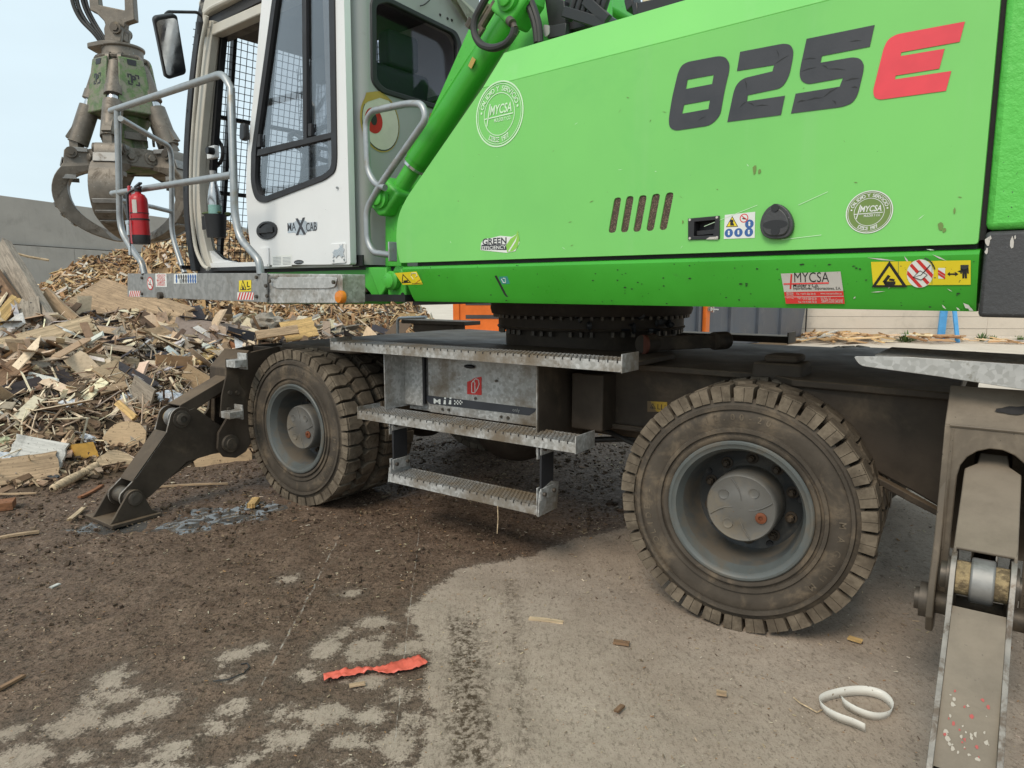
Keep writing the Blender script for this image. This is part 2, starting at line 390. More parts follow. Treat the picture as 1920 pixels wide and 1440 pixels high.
def glassmat(name, tint, refl=1.0, base=.035):
    b = MatB(name); nt = b.nt; nt.nodes.remove(b.p)
    tr = _n(nt, 'ShaderNodeBsdfTransparent', Color=c4(tint)); gl = _n(nt, 'ShaderNodeBsdfGlossy', Color=(.9, .93, .96, 1), Roughness=.03)
    fr = _n(nt, 'ShaderNodeLayerWeight', Blend=.5); ms = _n(nt, 'ShaderNodeMixShader')      # Schlick, the same from both sides
    f = b.math('ADD', b.math('MULTIPLY', b.math('POWER', fr.outputs['Facing'], 4.0), refl), base)
    nt.links.new(f, ms.inputs[0]); nt.links.new(tr.outputs[0], ms.inputs[1]); nt.links.new(gl.outputs[0], ms.inputs[2]); nt.links.new(ms.outputs[0], b.o.inputs[0])
    gl.inputs['Normal'].default_value = (0, 0, 0)
    nt.links.new(b.bump(b.noise(3.0, 2), .05, .01), gl.inputs['Normal']); return b.m
M['glass'] = glassmat('cab_glass', (.72, .72, .73), 1.3, .11)
M['glassdark'] = glassmat('rear_glass', (.80, .79, .84), .35, .03)
M['mirror'] = plain('mirror_face', (.75, .77, .78), .05, 1.0, 0, 0)
def wood(name, base, dark=.55, rough=.75, gscale=5):
    b = MatB(name)
    oi = _n(b.nt, 'ShaderNodeObjectInfo')
    ad = _n(b.nt, 'ShaderNodeVectorMath'); ad.operation = 'ADD'; b.link(b.vec, ad.inputs[0])
    cm = _n(b.nt, 'ShaderNodeCombineXYZ'); m10 = b.math('MULTIPLY', oi.outputs['Random'], 9.0); b.link(m10, cm.inputs[1]); b.link(m10, cm.inputs[0]); b.link(cm.outputs[0], ad.inputs[1])
    b.vec = ad.outputs[0]
    g = b.noise(gscale, 6, .65, (.7, 9, 9), .8)
    c = b.mix(b.ramp(g, .3, .72), tuple(x * dark for x in base), tuple(min(1, x * 1.12) for x in base))
    c = b.mix(b.ramp(b.noise(5, 8, .75), .50, .72, 0, .8), c, tuple(x * .42 for x in base))
    c = b.mix(b.ramp(b.noise(42, 3, .7), .62, .68), c, tuple(x * .3 for x in base))
    b.set(color=c, rough=rough, normal=b.bump(g, .35, .004), spec=.25); return b.m
WOOD = {'pale': wood('wood_pale', (0.661, 0.507, 0.330)), 'yellow': wood('wood_yellow', (0.708, 0.472, 0.201)), 'tan': wood('wood_tan', (0.496, 0.354, 0.224)),
        'brown': wood('wood_brown', (0.260, 0.159, 0.094)), 'dark': wood('wood_dark', (.055, .043, .042), .7, .55), 'grey': wood('wood_grey', (0.378, 0.319, 0.254)),
        'red': wood('wood_red', (.33, .15, .075)), 'white': wood('board_white', (.62, .61, .57), .8), 'board': wood('chipboard', (0.531, 0.384, 0.236), .82, gscale=14),
        'card': wood('cardboard', (0.425, 0.254, 0.136), .85), 'black': wood('board_black', (.030, .032, .040), .8, .5)}
def attrmat(name, rough=.85, rel=.5):
    b = MatB(name); a = _n(b.nt, 'ShaderNodeAttribute'); a.attribute_name = 'Col'
    c = b.mix(b.ramp(b.noise(28, 4, .7), .42, .75, 0, .6), a.outputs['Color'], b.mix(.5, a.outputs['Color'], (.04, .03, .02)))
    b.set(color=c, rough=rough, normal=b.bump(b.noise(60, 4), rel, .004), spec=.2); return b.m
M['scrap'] = attrmat('scrap_pieces')
M['soil'] = attrmat('pile_body', .9, .9)
# ================================================================== GROUND
def axis_coords(lo, hi, a, b, step, grow=1.35):
    mid = list(np.arange(a, b, step)); left = []; s = step; x = a
    while x > lo: s *= grow; x -= s; left.append(max(x, lo))
    right = []; s = step; x = mid[-1]
    while x < hi: s *= grow; x += s; right.append(min(x, hi))
    return np.array(left[::-1] + mid + right)
def sdf_poly(P, poly):
    poly = np.array(poly); d = np.full(len(P), 1e9); inside = np.zeros(len(P), bool)
    for i in range(len(poly)):
        a = poly[i]; b = poly[(i + 1) % len(poly)]; e = b - a; wv = P - a
        t = np.clip((wv @ e) / max(e @ e, 1e-9), 0, 1); q = wv - t[:, None] * e
        d = np.minimum(d, np.hypot(q[:, 0], q[:, 1]))
        cond = ((a[1] <= P[:, 1]) != (b[1] <= P[:, 1])); xs = a[0] + (P[:, 1] - a[1]) / (e[1] if abs(e[1]) > 1e-9 else 1e-9) * e[0]
        inside ^= cond & (P[:, 0] < xs)
    return np.where(inside, d, -d)
def gp(px, py): p = G(px, py); return (p.x, p.y)
gx = axis_coords(-900, 900, -4.6, 3.2, .024); gy = axis_coords(-60, 1500, 1.5, 6.6, .024)
XX, YY = np.meshgrid(gx, gy); P2 = np.stack([XX.ravel(), YY.ravel()], 1)
def vnoise(P, s, seed=0):
    """cheap smooth value noise, vectorised"""
    q = P * s + seed * 17.3; i = np.floor(q).astype(int); f = q - i; f = f * f * (3 - 2 * f)
    def h(a, b):
        n = (a * 374761393 + b * 668265263 + seed * 974711) & 0x7fffffff; n = ((n ^ (n >> 13)) * 1274126177) & 0x7fffffff
        return ((n ^ (n >> 16)) & 0xffff) / 65535.0
    a = h(i[:, 0], i[:, 1]); b = h(i[:, 0] + 1, i[:, 1]); c = h(i[:, 0], i[:, 1] + 1); d = h(i[:, 0] + 1, i[:, 1] + 1)
    return (a * (1 - f[:, 0]) + b * f[:, 0]) * (1 - f[:, 1]) + (c * (1 - f[:, 0]) + d * f[:, 0]) * f[:, 1]
wet_px = [(-3200, 1440), (-2400, 1000), (-1500, 760), (200, 690), (1000, 700), (1195, 790), (1190, 980), (1120, 1000), (1060, 1012), (1000, 1040), (920, 1055), (858, 1066), (800, 1110), (755, 1152), (782, 1182), (800, 1240), (790, 1300), (800, 1360), (770, 1438), (600, 1440)]
wet_poly = [gp(*p) for p in wet_px]
wet = sdf_poly(P2, wet_poly)
blobs = [(612, 1222, 34, 20), (682, 1224, 44, 26), (640, 1188, 26, 12), (708, 1172, 42, 13), (718, 1196, 24, 11), (290, 1325, 40, 30), (142, 1350, 48, 30), (165, 1318, 24, 20), (212, 1268, 34, 18), (228, 1305, 34, 15), (222, 1352, 22, 13), (40, 1422, 60, 26), (20, 1372, 26, 16), (320, 1410, 42, 24), (246, 1388, 36, 15), (404, 1366, 38, 18), (535, 1388, 46, 20), (545, 1340, 38, 17), (610, 1340, 46, 26), (690, 1344, 40, 20), (742, 1398, 44, 28), (655, 1390, 36, 18), (440, 1230, 34, 12), (578, 1262, 24, 16), (775, 1345, 26, 18), (150, 1418, 34, 14), (640, 1432, 40, 12), (700, 1275, 46, 14), (446, 1325, 28, 14), (490, 1216, 18, 7), (425, 1272, 26, 6), (540, 1085, 20, 9), (655, 1110, 22, 9), (470, 1425, 30, 12), (770, 1215, 34, 14), (745, 1300, 30, 13)]
for (bx_, by_, rx, ry) in blobs:
    c0 = np.array(gp(bx_, by_)); ex = np.array(gp(bx_ + rx, by_)) - c0; ey = np.array(gp(bx_, by_ - ry)) - c0
    a_, b_ = np.hypot(*ex), np.hypot(*ey)
    q = P2 - c0; rr = np.hypot(q[:, 0] / a_, q[:, 1] / b_)
    wet = np.minimum(wet, (rr - 1) * min(a_, b_))
trk = np.maximum(sdf_poly(P2, [gp(*p) for p in [(840, 1160), (900, 1160), (935, 1440), (830, 1440)]]), sdf_poly(P2, [gp(*p) for p in [(940, 1080), (975, 1080), (1010, 1440), (960, 1440)]]) - .03)
pud = np.full(len(P2), -1.0)
for (bx_, by_, rx, ry) in [(205, 988, 78, 13), (345, 985, 62, 15), (420, 968, 95, 15), (488, 950, 48, 13), (385, 958, 40, 8)]:
    c0 = np.array(gp(bx_, by_)); a_ = abs(gp(bx_ + rx, by_)[0] - c0[0]); b_ = abs(gp(bx_, by_ - ry)[1] - c0[1])
    q = P2 - c0; pud = np.maximum(pud, (1 - np.hypot(q[:, 0] / a_, q[:, 1] / b_)) * .25)
near = np.exp(-np.clip(np.hypot(P2[:, 0], P2[:, 1] - 3) - 6, 0, None))
hz = ((vnoise(P2, 3.0, 1) - .5) * .016 + (vnoise(P2, 9, 2) - .5) * .010) * near
rid = vnoise(P2 @ np.array([[.8, .6], [-.6, .8]]) * np.array([1, .33]), 13, 3) - .5
hz += rid * .018 * near * np.clip(wet * 6, 0, 1) + (vnoise(P2, 26, 4) - .5) * .012 * near * np.clip(wet * 6, 0, 1)
hz -= np.clip(pud + .05, 0, .2) * .06
hz[np.hypot(P2[:, 0], P2[:, 1]) > 30] = 0
nx, ny = len(gx), len(gy)
idx = np.arange(nx * ny).reshape(ny, nx)
F4 = np.stack([idx[:-1, :-1].ravel(), idx[:-1, 1:].ravel(), idx[1:, 1:].ravel(), idx[1:, :-1].ravel()], 1)
def np_mesh(name, verts, quads, mats, attrs=None, colr=None, smooth=True):
    me = bpy.data.meshes.new(name); nv = len(verts); nf = len(quads); k = quads.shape[1]
    me.vertices.add(nv); me.vertices.foreach_set('co', np.ascontiguousarray(verts, dtype=np.float32).ravel())
    me.loops.add(nf * k); me.loops.foreach_set('vertex_index', np.ascontiguousarray(quads, dtype=np.int32).ravel())
    me.polygons.add(nf); me.polygons.foreach_set('loop_start', np.arange(0, nf * k, k, dtype=np.int32))
    me.polygons.foreach_set('loop_total', np.full(nf, k, dtype=np.int32))
    me.polygons.foreach_set('use_smooth', np.full(nf, bool(smooth)))
    for n_, a in (attrs or {}).items():
        at = me.attributes.new(n_, 'FLOAT', 'POINT'); at.data.foreach_set('value', np.ascontiguousarray(a, dtype=np.float32))
    if colr is not None:
        at = me.color_attributes.new('Col', 'FLOAT_COLOR', 'POINT')
        at.data.foreach_set('color', np.concatenate([colr, np.ones((nv, 1))], 1).astype(np.float32).ravel())
    for m in (mats if isinstance(mats, list) else [mats]): me.materials.append(m)
    me.update(calc_edges=True); me.validate()
    o = bpy.data.objects.new(name, me); col.objects.link(o); return o
def ground_mat():
    b = MatB('yard_ground')
    def at(n): a = _n(b.nt, 'ShaderNodeAttribute'); a.attribute_name = n; return a.outputs['Fac']
    nb = b.noise(7, 5, .72); nf = b.noise(45, 4, .75); nm = b.noise(18, 4, .7)
    ns = b.noise(26, 4, .75, (1, .35, 1)); nx_ = b.noise(150, 3, .7); ng = b.noise(70, 4, .75, (1, .45, 1), .3)
    # dry concrete: pale, dusty, with sawdust specks and tyre smears
    dry = b.mix(b.ramp(b.noise(1.3, 6, .65), .3, .72), (.316, .253, .198), (.425, .352, .284))
    dry = b.mix(b.ramp(nm, .45, .75, 0, .45), dry, (.25, .193, .150))
    dry = b.mix(b.ramp(ng, .50, .66, 0, .6), dry, (.15, .12, .09))
    dry = b.mix(b.ramp(nx_, .56, .66, 0, .6), dry, (.14, .11, .082))
    dry = b.mix(b.ramp(b.noise(120, 2, .6), .66, .70, 0, .8), dry, (.42, .36, .28))
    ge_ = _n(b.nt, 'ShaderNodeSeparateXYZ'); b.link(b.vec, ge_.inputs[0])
    far_ = b.ramp(b.math('ADD', ge_.outputs[1], b.math('MULTIPLY', b.noise(.6, 4), 3.0)), 9.5, 12.5)      # clean dry concrete beyond the work area, sunlit brightness put into its colour
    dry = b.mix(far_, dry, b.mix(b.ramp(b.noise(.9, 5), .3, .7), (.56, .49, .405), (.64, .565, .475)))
    ts = b.math('ADD', at('track'), b.math('MULTIPLY', b.math('SUBTRACT', ns, .5), .22))
    dry = b.mix(b.math('MULTIPLY', b.ramp(ts, -.05, .06), b.ramp(b.noise(34, 5, .8), .42, .58)), dry, (.07, .050, .033))
    # wet mud: dark brown
    wetc = b.mix(b.ramp(nb, .3, .7), (.128, .084, .058), (.225, .155, .110))
    wetc = b.mix(b.ramp(nf, .48, .64, 0, .85), wetc, (.030, .021, .015))
    wetc = b.mix(b.ramp(ns, .56, .70, 0, .6), wetc, (.165, .125, .092))
    wetc = b.mix(b.ramp(nx_, .50, .66, 0, .8), wetc, (.045, .030, .021))
    wetc = b.mix(b.ramp(ng, .56, .70, 0, .7), wetc, (.205, .155, .115))
    wetc = b.mix(b.ramp(b.noise(110, 2, .6), .70, .74, 0, .8), wetc, (.36, .29, .20))
    wetc = b.mix(b.ramp(b.noise(60, 2, .6, (1, .4, 1)), .67, .72, 0, .5), wetc, (.19, .16, .13))
    e = b.math('ADD', at('wet'), b.math('ADD', b.math('MULTIPLY', b.math('SUBTRACT', nm, .5), .11), b.math('MULTIPLY', b.math('SUBTRACT', nf, .5), .085)))
    e = b.math('ADD', e, b.math('MULTIPLY', b.math('SUBTRACT', nx_, .5), .09))
    e = b.math('ADD', b.math('ADD', e, b.math('MULTIPLY', b.math('SUBTRACT', nb, .5), .16)), .012)
    wm = b.ramp(e, -.016, .016)
    e2 = b.ramp(e, .0, .10)            # the rim of the wet patch is half dried
    wetc = b.mix(e2, b.mix(.5, wetc, (.115, .092, .072)), wetc)
    c = b.mix(wm, dry, wetc)
    for q0, q1, wd_ in ((G(640, 1000), G(468, 1330), .006), (G(786, 990), G(735, 1430), .003)):      # long scrape marks
        dv = (q1 - q0); ln = dv.length; dv = dv / ln
        da = b.math('ADD', b.math('MULTIPLY', b.math('SUBTRACT', ge_.outputs[0], q0.x), -dv.y), b.math('MULTIPLY', b.math('SUBTRACT', ge_.outputs[1], q0.y), dv.x))
        al = b.math('ADD', b.math('MULTIPLY', b.math('SUBTRACT', ge_.outputs[0], q0.x), dv.x), b.math('MULTIPLY', b.math('SUBTRACT', ge_.outputs[1], q0.y), dv.y))
        mk_ = b.ramp(b.math('ABSOLUTE', b.math('ADD', da, b.math('MULTIPLY', b.math('SUBTRACT', nb, .5), .02))), wd_, 0.0)
        mk_ = b.math('MULTIPLY', mk_, b.math('MULTIPLY', b.ramp(al, 0, .1), b.ramp(al, ln, ln - .1))); mk_ = b.math('MULTIPLY', mk_, b.ramp(nm, .42, .60))
        c = b.mix(mk_, c, (.42, .38, .33))
    pu = b.math('ADD', at('puddle'), b.math('MULTIPLY', b.math('SUBTRACT', b.noise(13, 4, .6, (1, .55, 1)), .55), .55))
    pm = b.ramp(pu, .0, .02)
    c = b.mix(pm, c, (.10, .094, .088))
    r = b.mix(wm, .88, b.mix(b.ramp(nf, .35, .65), .48, .75)); r = b.mix(pm, r, .13)
    h = b.math('ADD', b.math('ADD', b.math('MULTIPLY', nm, .5), b.math('MULTIPLY', ng, .35)), b.math('ADD', b.math('MULTIPLY', nf, .4), b.math('MULTIPLY', ns, .5)))
    bs = b.mix(pm, b.mix(wm, .35, 1.0), 0.0)
    bn = _n(b.nt, 'ShaderNodeBump'); bn.inputs['Distance'].default_value = .018; b.link(h, bn.inputs['Height']); b.link(bs, bn.inputs['Strength'])
    b.set(color=c, rough=r, normal=bn.outputs[0], spec=b.mix(pm, .18, 1.0)); return b.m
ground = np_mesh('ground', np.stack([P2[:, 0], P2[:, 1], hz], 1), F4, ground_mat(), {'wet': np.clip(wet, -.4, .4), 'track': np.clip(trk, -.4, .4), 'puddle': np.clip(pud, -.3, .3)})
tag(ground, 'brown wet mud drying to pale dusty concrete in the yard', None, None, 'structure')

# ================================================================== LOOSE PIECES (vectorised boxes)
def rot_mats(yaw, pitch, roll):
    cy, sy, cp, sp, cr, sr = np.cos(yaw), np.sin(yaw), np.cos(pitch), np.sin(pitch), np.cos(roll), np.sin(roll)
    Rz = np.zeros((len(yaw), 3, 3)); Rz[:, 0, 0] = cy; Rz[:, 0, 1] = -sy; Rz[:, 1, 0] = sy; Rz[:, 1, 1] = cy; Rz[:, 2, 2] = 1
    Ry = np.zeros_like(Rz); Ry[:, 0, 0] = cp; Ry[:, 0, 2] = sp; Ry[:, 2, 0] = -sp; Ry[:, 2, 2] = cp; Ry[:, 1, 1] = 1
    Rx = np.zeros_like(Rz); Rx[:, 1, 1] = cr; Rx[:, 1, 2] = -sr; Rx[:, 2, 1] = sr; Rx[:, 2, 2] = cr; Rx[:, 0, 0] = 1
    return Rz @ Ry @ Rx
CUBE = np.array([(i, j, k) for i in (-.5, .5) for j in (-.5, .5) for k in (-.5, .5)])
CF = np.array([(0, 1, 3, 2), (4, 6, 7, 5), (0, 4, 5, 1), (2, 3, 7, 6), (0, 2, 6, 4), (1, 5, 7, 3)])
def pieces(name, cen, rm, size, colr, mat, jag=.35):
    n = len(cen); v = np.repeat(CUBE[None], n, 0) * size[:, None, :]
    v[:, :, 0] += rng.uniform(-1, 1, (n, 8)) * size[:, None, 0] * jag * .35      # broken, uneven ends
    v[:, :, 1] *= 1 + rng.uniform(-1, .2, (n, 8)) * jag * .6
    bend = (v[:, :, 0] / size[:, None, 0]) ** 2 * size[:, None, 0] * rng.uniform(-.06, .06, (n, 1)); v[:, :, 2] += bend
    v = np.einsum('nij,nkj->nki', rm, v) + cen[:, None, :]
    f = (CF[None] + (np.arange(n) * 8)[:, None, None]).reshape(-1, 4)
    return np_mesh(name, v.reshape(-1, 3), f, mat, None, np.repeat(colr, 8, 0), False)
def pick(cols, n, var=.25, gain=1.0):
    cols = np.array([c[:3] for c in cols]); wts = None
    c = cols[rng.integers(0, len(cols), n)]
    return np.clip(c * gain * rng.uniform(1 - var, 1 + var, (n, 1)) * rng.uniform(.95, 1.05, (n, 3)), 0, .9)

# sawdust and splinters strewn over the yard
n = 26000
cx = rng.uniform(-5, 4.2, n); cyy = 1.4 + rng.uniform(0, 1, n) ** 1.3 * 6.5
L_ = (rng.gamma(2.0, .0034, n) + .003) * np.clip(cyy / 3.5, .5, 1.5)
pc = pieces('sawdust', np.stack([cx, cyy, rng.uniform(.001, .007, n)], 1), rot_mats(rng.uniform(0, 6.28, n), rng.normal(0, .12, n), rng.normal(0, .3, n)),
            np.stack([L_, L_ * rng.uniform(.12, .4, n), np.full(n, .0015)], 1), pick([(.50, .40, .27), (.36, .27, .18), (.20, .145, .095), (.58, .50, .39), (.42, .33, .22), (.34, .20, .10), (.14, .10, .07)], n), M['scrap'])
tag(pc, 'fine sawdust and wood splinters strewn over the yard', 'sawdust', None, 'stuff')

# clods of mud on the wet part
n = 14000; cx = rng.uniform(-4.6, 1.2, n); cyy = 1.5 + rng.uniform(0, 1, n) ** 1.2 * 5.0
inw = (sdf_poly(np.stack([cx, cyy], 1), wet_poly) > .06) & (cyy > 2.75); cx = cx[inw]; cyy = cyy[inw]; n = len(cx); L_ = (rng.gamma(2.2, .0036, n) + .003) * np.clip(cyy / 4.0, .45, 1.3)
pc = pieces('mud_clods', np.stack([cx, cyy, rng.uniform(.0, .006, n)], 1), rot_mats(rng.uniform(0, 6.28, n), rng.normal(0, .3, n), rng.normal(0, .3, n)), np.stack([L_, L_ * rng.uniform(.5, .9, n), L_ * rng.uniform(.3, .6, n)], 1), pick([(.10, .07, .048), (.065, .045, .031), (.15, .108, .075)], n), M['soil'])
tag(pc, 'small clods of wet mud over the brown part of the yard', 'mud', None, 'stuff')
# ================================================================== PILES
FRONT = np.array([(-14, 3.2), (-8, 4.0), (-4.6, 4.45), (-3.6, 4.72), (-3.15, 5.0), (-2.95, 5.35), (-2.25, 5.6), (-2.05, 6.3), (-1.5, 7.4), (0, 8.8), (2.2, 10.2)])
def H1(P):
    d = np.full(len(P), 1e9)
    for a, b in zip(FRONT[:-1], FRONT[1:]):
        e = b - a; wv = P - a; t = np.clip((wv @ e) / (e @ e), 0, 1); q = wv - t[:, None] * e; d = np.minimum(d, np.hypot(q[:, 0], q[:, 1]))
    yb = np.interp(P[:, 0], FRONT[:, 0], FRONT[:, 1]); s = np.where(P[:, 1] > yb, d, -d)
    crest = np.interp(P[:, 0], [-12, -7, -6, -5.2, -4.4, -3.5, -2.6, -1.6, -.2, 1.0, 2.2], [1.6, 1.30, 1.18, 1.06, .95, .84, .74, .62, .42, .2, 0])
    t = np.clip(s / 3.1, 0, 1); up = np.sin(t * math.pi / 2) ** 1.15
    down = np.clip(1 - (s - 3.6) / 2.6, 0, 1); down = down * down * (3 - 2 * down)
    lump = (vnoise(P, 1.1, 5) - .5) * .26 + (vnoise(P, 2.9, 6) - .5) * .2 + (vnoise(P, 7, 7) - .5) * .08
    return np.where(s > 0, np.clip(crest * up * down + lump * np.clip(s * .8, 0, .75) * down, 0.0, None), -.05)
PK = [(-6.6, 15.6, 2.85, 2.4, 2.3), (-5.2, 16.0, 2.75, 2.2, 2.2), (-9.2, 16.2, 2.2, 1.9, 2.6), (-3.0, 15, 1.55, 1.35, 2.0), (-3.4, 12.2, 1.02, 1.6, 1.1), (-1.95, 13.6, .95, .75, 1.3), (-6.0, 12.6, 1.25, 2.2, 1.3), (-.6, 14.5, .30, 1.2, 1.2)]
def H2(P):
    h = np.zeros(len(P))
    for (x, y, a, sx, sy) in PK: h = np.maximum(h, a * np.exp(-((P[:, 0] - x) / sx) ** 2 * .8 - ((P[:, 1] - y) / sy) ** 2 * .8))
    return np.clip(h * 1.04 - .08, -.05, None) + ((vnoise(P, 1.4, 8) - .5) * .3 + (vnoise(P, 4, 9) - .5) * .12) * np.clip(h, 0, 1)
def heap(name, Hf, x0, x1, y0, y1, step, cols, label):
    xs = np.arange(x0, x1, step); ys = np.arange(y0, y1, step); A, B = np.meshgrid(xs, ys); P = np.stack([A.ravel(), B.ravel()], 1)
    z = Hf(P); i = np.arange(len(P)).reshape(len(ys), len(xs))
    q = np.stack([i[:-1, :-1].ravel(), i[:-1, 1:].ravel(), i[1:, 1:].ravel(), i[1:, :-1].ravel()], 1)
    keep = (z[q] > -.04).any(1); q = q[keep]
    o = np_mesh(name, np.stack([P[:, 0], P[:, 1], z], 1), q, M['soil'], None, pick(cols, len(P), .3), True)
    return tag(o, label, 'pile', None, 'stuff')
def scatter(name, Hf, n, x0, x1, y0, y1, lo, hi, aspect, thick, cols, tilt, label, lift=.01, dens=None, front=None, gain=1.22):
    P = np.stack([rng.uniform(x0, x1, n), rng.uniform(y0, y1, n)], 1); z = Hf(P); k = z > .015
    if dens is not None: k &= rng.uniform(0, 1, n) < dens(P, z)
    P = P[k]; z = z[k]; n = len(P); e = .06
    sx = (Hf(P + [e, 0]) - Hf(P - [e, 0])) / (2 * e); sy = (Hf(P + [0, e]) - Hf(P - [0, e])) / (2 * e)
    L = np.exp(rng.uniform(math.log(lo), math.log(hi), n)); W = L * rng.uniform(*aspect, n); T = np.minimum(W * .8, rng.uniform(*thick, n))
    yaw = rng.uniform(0, 6.283, n)
    g = sx * np.cos(yaw) + sy * np.sin(yaw); s_ = -sx * np.sin(yaw) + sy * np.cos(yaw)
    rm = rot_mats(yaw, -np.arctan(g * .8) + rng.normal(0, tilt, n), np.arctan(s_ * .8) + rng.normal(0, tilt, n))
    cen = np.stack([P[:, 0], P[:, 1], z + lift + rng.uniform(0, .5, n) * T + np.abs(rng.normal(0, .25, n)) * L * tilt], 1)
    return tag(pieces(name, cen, rm, np.stack([L, W, T], 1), pick(cols, n, .25, gain), M['scrap']), label, 'pile', None, 'stuff')
chipc = [(.54, .35, .18), (.62, .44, .25), (.42, .25, .125), (.68, .52, .33), (.26, .145, .075), (.56, .38, .21), (.46, .28, .145)]
heap('wood_chip_heap', H2, -13, 3.5, 9, 20, .12, [(.20, .13, .075), (.27, .18, .10)], 'body of the high golden heap of shredded wood behind the cab')
scatter('wood_chips', H2, 44000, -12, 2.5, 9.2, 16.6, .06, .34, (.08, .24), (.006, .018), chipc + [(.60, .55, .45), (.10, .075, .06)], .38, 'loose shredded chips covering the golden heap behind the cab', gain=.92)
scrapc = [(.52, .39, .27), (.36, .25, .16), (.66, .53, .38), (.20, .13, .085), (.42, .33, .24), (.10, .072, .052), (.66, .55, .40), (.30, .255, .21)]
heap('rubbish_heap', H1, -9, 2.6, 3.6, 12, .07, [(.085, .058, .038), (.13, .092, .062), (.06, .042, .03)], 'brown earthy body of the scrap timber heap in front of the stabiliser')
scatter('scrap_crumbs', H1, 60000, -7.5, 1, 4.3, 10, .015, .12, (.15, .6), (.004, .014), [(.20, .13, .08), (.13, .085, .052), (.09, .06, .038), (.28, .195, .125), (.06, .042, .03), (.40, .30, .20), (.16, .11, .07)], .35, 'brown crumbs and bark between the timbers of the scrap heap')
scatter('scrap_boards', H1, 7500, -7.5, 1.5, 5.0, 10.5, .10, .55, (.07, .38), (.004, .022), scrapc + [(.06, .055, .06), (.50, .49, .47)], .42, 'broken boards and offcuts jumbled over the scrap heap', .02, lambda P, z: np.clip((z - .30) / .45, .05, 1))
scatter('scrap_sheets', H1, 480, -7.5, 1.5, 5.5, 10.5, .25, .85, (.10, .5), (.006, .02), scrapc + [(.055, .05, .055), (.44, .36, .26)], .28, 'larger panels and slats lying about the scrap heap', .04, lambda P, z: np.clip((z - .35) / .5, .0, 1))

scatter('scrap_splinters', H1, 24000, -7.5, 1.2, 4.6, 10, .05, .34, (.025, .09), (.003, .010), scrapc + [(.70, .58, .42), (.13, .09, .06)], .5, 'thin splinters and slivers tangled through the scrap heap', .02, lambda P, z: np.clip((z - .05) / .5, .15, 1))
# ================================================================== WALLS AND CONTAINERS
def wall_run(name, p0, p1, h, t, mat, label, lower=None, bands=0):
    p0 = V(p0); p1 = V(p1); d = p1 - p0; L = d.length; a = math.atan2(d.y, d.x)
    root = empty(name, p0, a); tag(root, label, 'wall')
    return root, L
wl, Lw = wall_run('retaining_wall', (-29, 19, 0), (-12, 87, 0), 6, .4, M['concrete'], 'tall grey concrete wall rising behind the heaps at the left')
base_h = 3.62; top_h = 5.95
MB().span((0, .0, base_h), (Lw, .5, top_h)).build('upper_band', M['concrete'], wl, bevel=.02)
pm = MB().span((0, -.18, 0), (4.97, .45, base_h - .04)).mesh('panel', M['concrete'])
for i in range(int(Lw / 5)):
    o = bpy.data.objects.new('panel', pm); col.objects.link(o); o.parent = wl; o.location = (i * 5, (i % 3) * .012, 0)
wr, Lr = wall_run('boundary_wall', (1.2, 19.45, 0), (49, 18.2, 0), 4, .3, M['concrete2'], 'pale concrete boundary wall beyond the machine at the right')
for i in range(12):
    z0 = i * .33
    for j in range(9): MB().span((j * 6 + .006, (i * 7 + j * 3) % 5 * .004, z0 + .006), (j * 6 + 5.994, .3, z0 + .33 - .002)).build('panel', M['concrete2'], wr)
MB().span((0, -.22, 0), (Lr, -.005, .12)).build('kerb', M['concrete2'], wr, bevel=.015)
# slate container with an orange post
a = G(1262, 680); b_ = G(1507, 641); ang = math.atan2(b_.y - a.y, b_.x - a.x); Lc = (b_ - a).length
ct = empty('roll_off_container', a, ang); tag(ct, 'slate grey steel skip container with orange post behind the turntable', 'container')
hc = 1.75
MB().prism([(-1.0, 0, .16), (Lc - .25, 0, .16), (Lc + .25, 0, hc), (-1.0, 0, hc)], (0, 2.3, 0)).build('body', M['slate'], ct, bevel=.02)
for xk in (.9, 2.4, 3.9, 5.3):
    if xk < Lc - .5: MB().span((xk, -.05, .16), (xk + .10, 0, hc)).build('rib', M['slate'], ct)
MB().span((-1.0, -.06, 0), (Lc - .35, 2.2, .157)).build('floor_beam', M['brownsteel'], ct)
pp = FW(1325, 600, Y=a.y + 1.2); lx = (ct.matrix_world.inverted() if False else Matrix.Translation(a) @ Matrix.Rotation(ang, 4, 'Z')).inverted()
hit = None
o_ = lx @ V((0, 0, CAM_H)); d_ = lx.to_3x3() @ ray(1325, 600); t_ = (-.06 - o_.y) / d_.y; hit = o_ + d_ * t_
MB().span((hit.x - .085, -.09, .3), (hit.x + .085, -.001, hc + .1)).build('post', M['orange'], ct, bevel=.01)
lt = MB().cyl((hit.x + .0, -.12, 1.02), (hit.x + .38, -.12, 1.0), .018, n=8)
lt.span((hit.x - .03, -.15, .98), (hit.x + .05, -.09, 1.06)); lt.span((hit.x + .12, -.14, .95), (hit.x + .16, -.09, 1.09)); lt.build('latch', M['silver'], ct)
MB().span((Lc + .02, -.03, .1), (Lc + .06, -.004, hc)).build('end_seam', M['black'], ct)
# orange container behind the turntable
a = G(858, 632); oc = empty('orange_container', a, R(-4)); tag(oc, 'orange container with grey stripes between heap and turntable', 'container')
MB().span((0, 0, .12), (6.0, 2.4, 2.0)).build('body', M['orange'], oc, bevel=.02)
for z0 in (.55, .95, 1.3): MB().span((.25, -.015, z0), (5.8, -.001, z0 + .11)).build('stripe', M['castgrey'], oc)
MB().span((-.12, -.06, 0), (.06, -.002, 2.05)).build('corner_post', M['orange'], oc)
MB().span((0, -.05, 0), (6, 2.3, .118)).build('skid', M['orange'], oc)
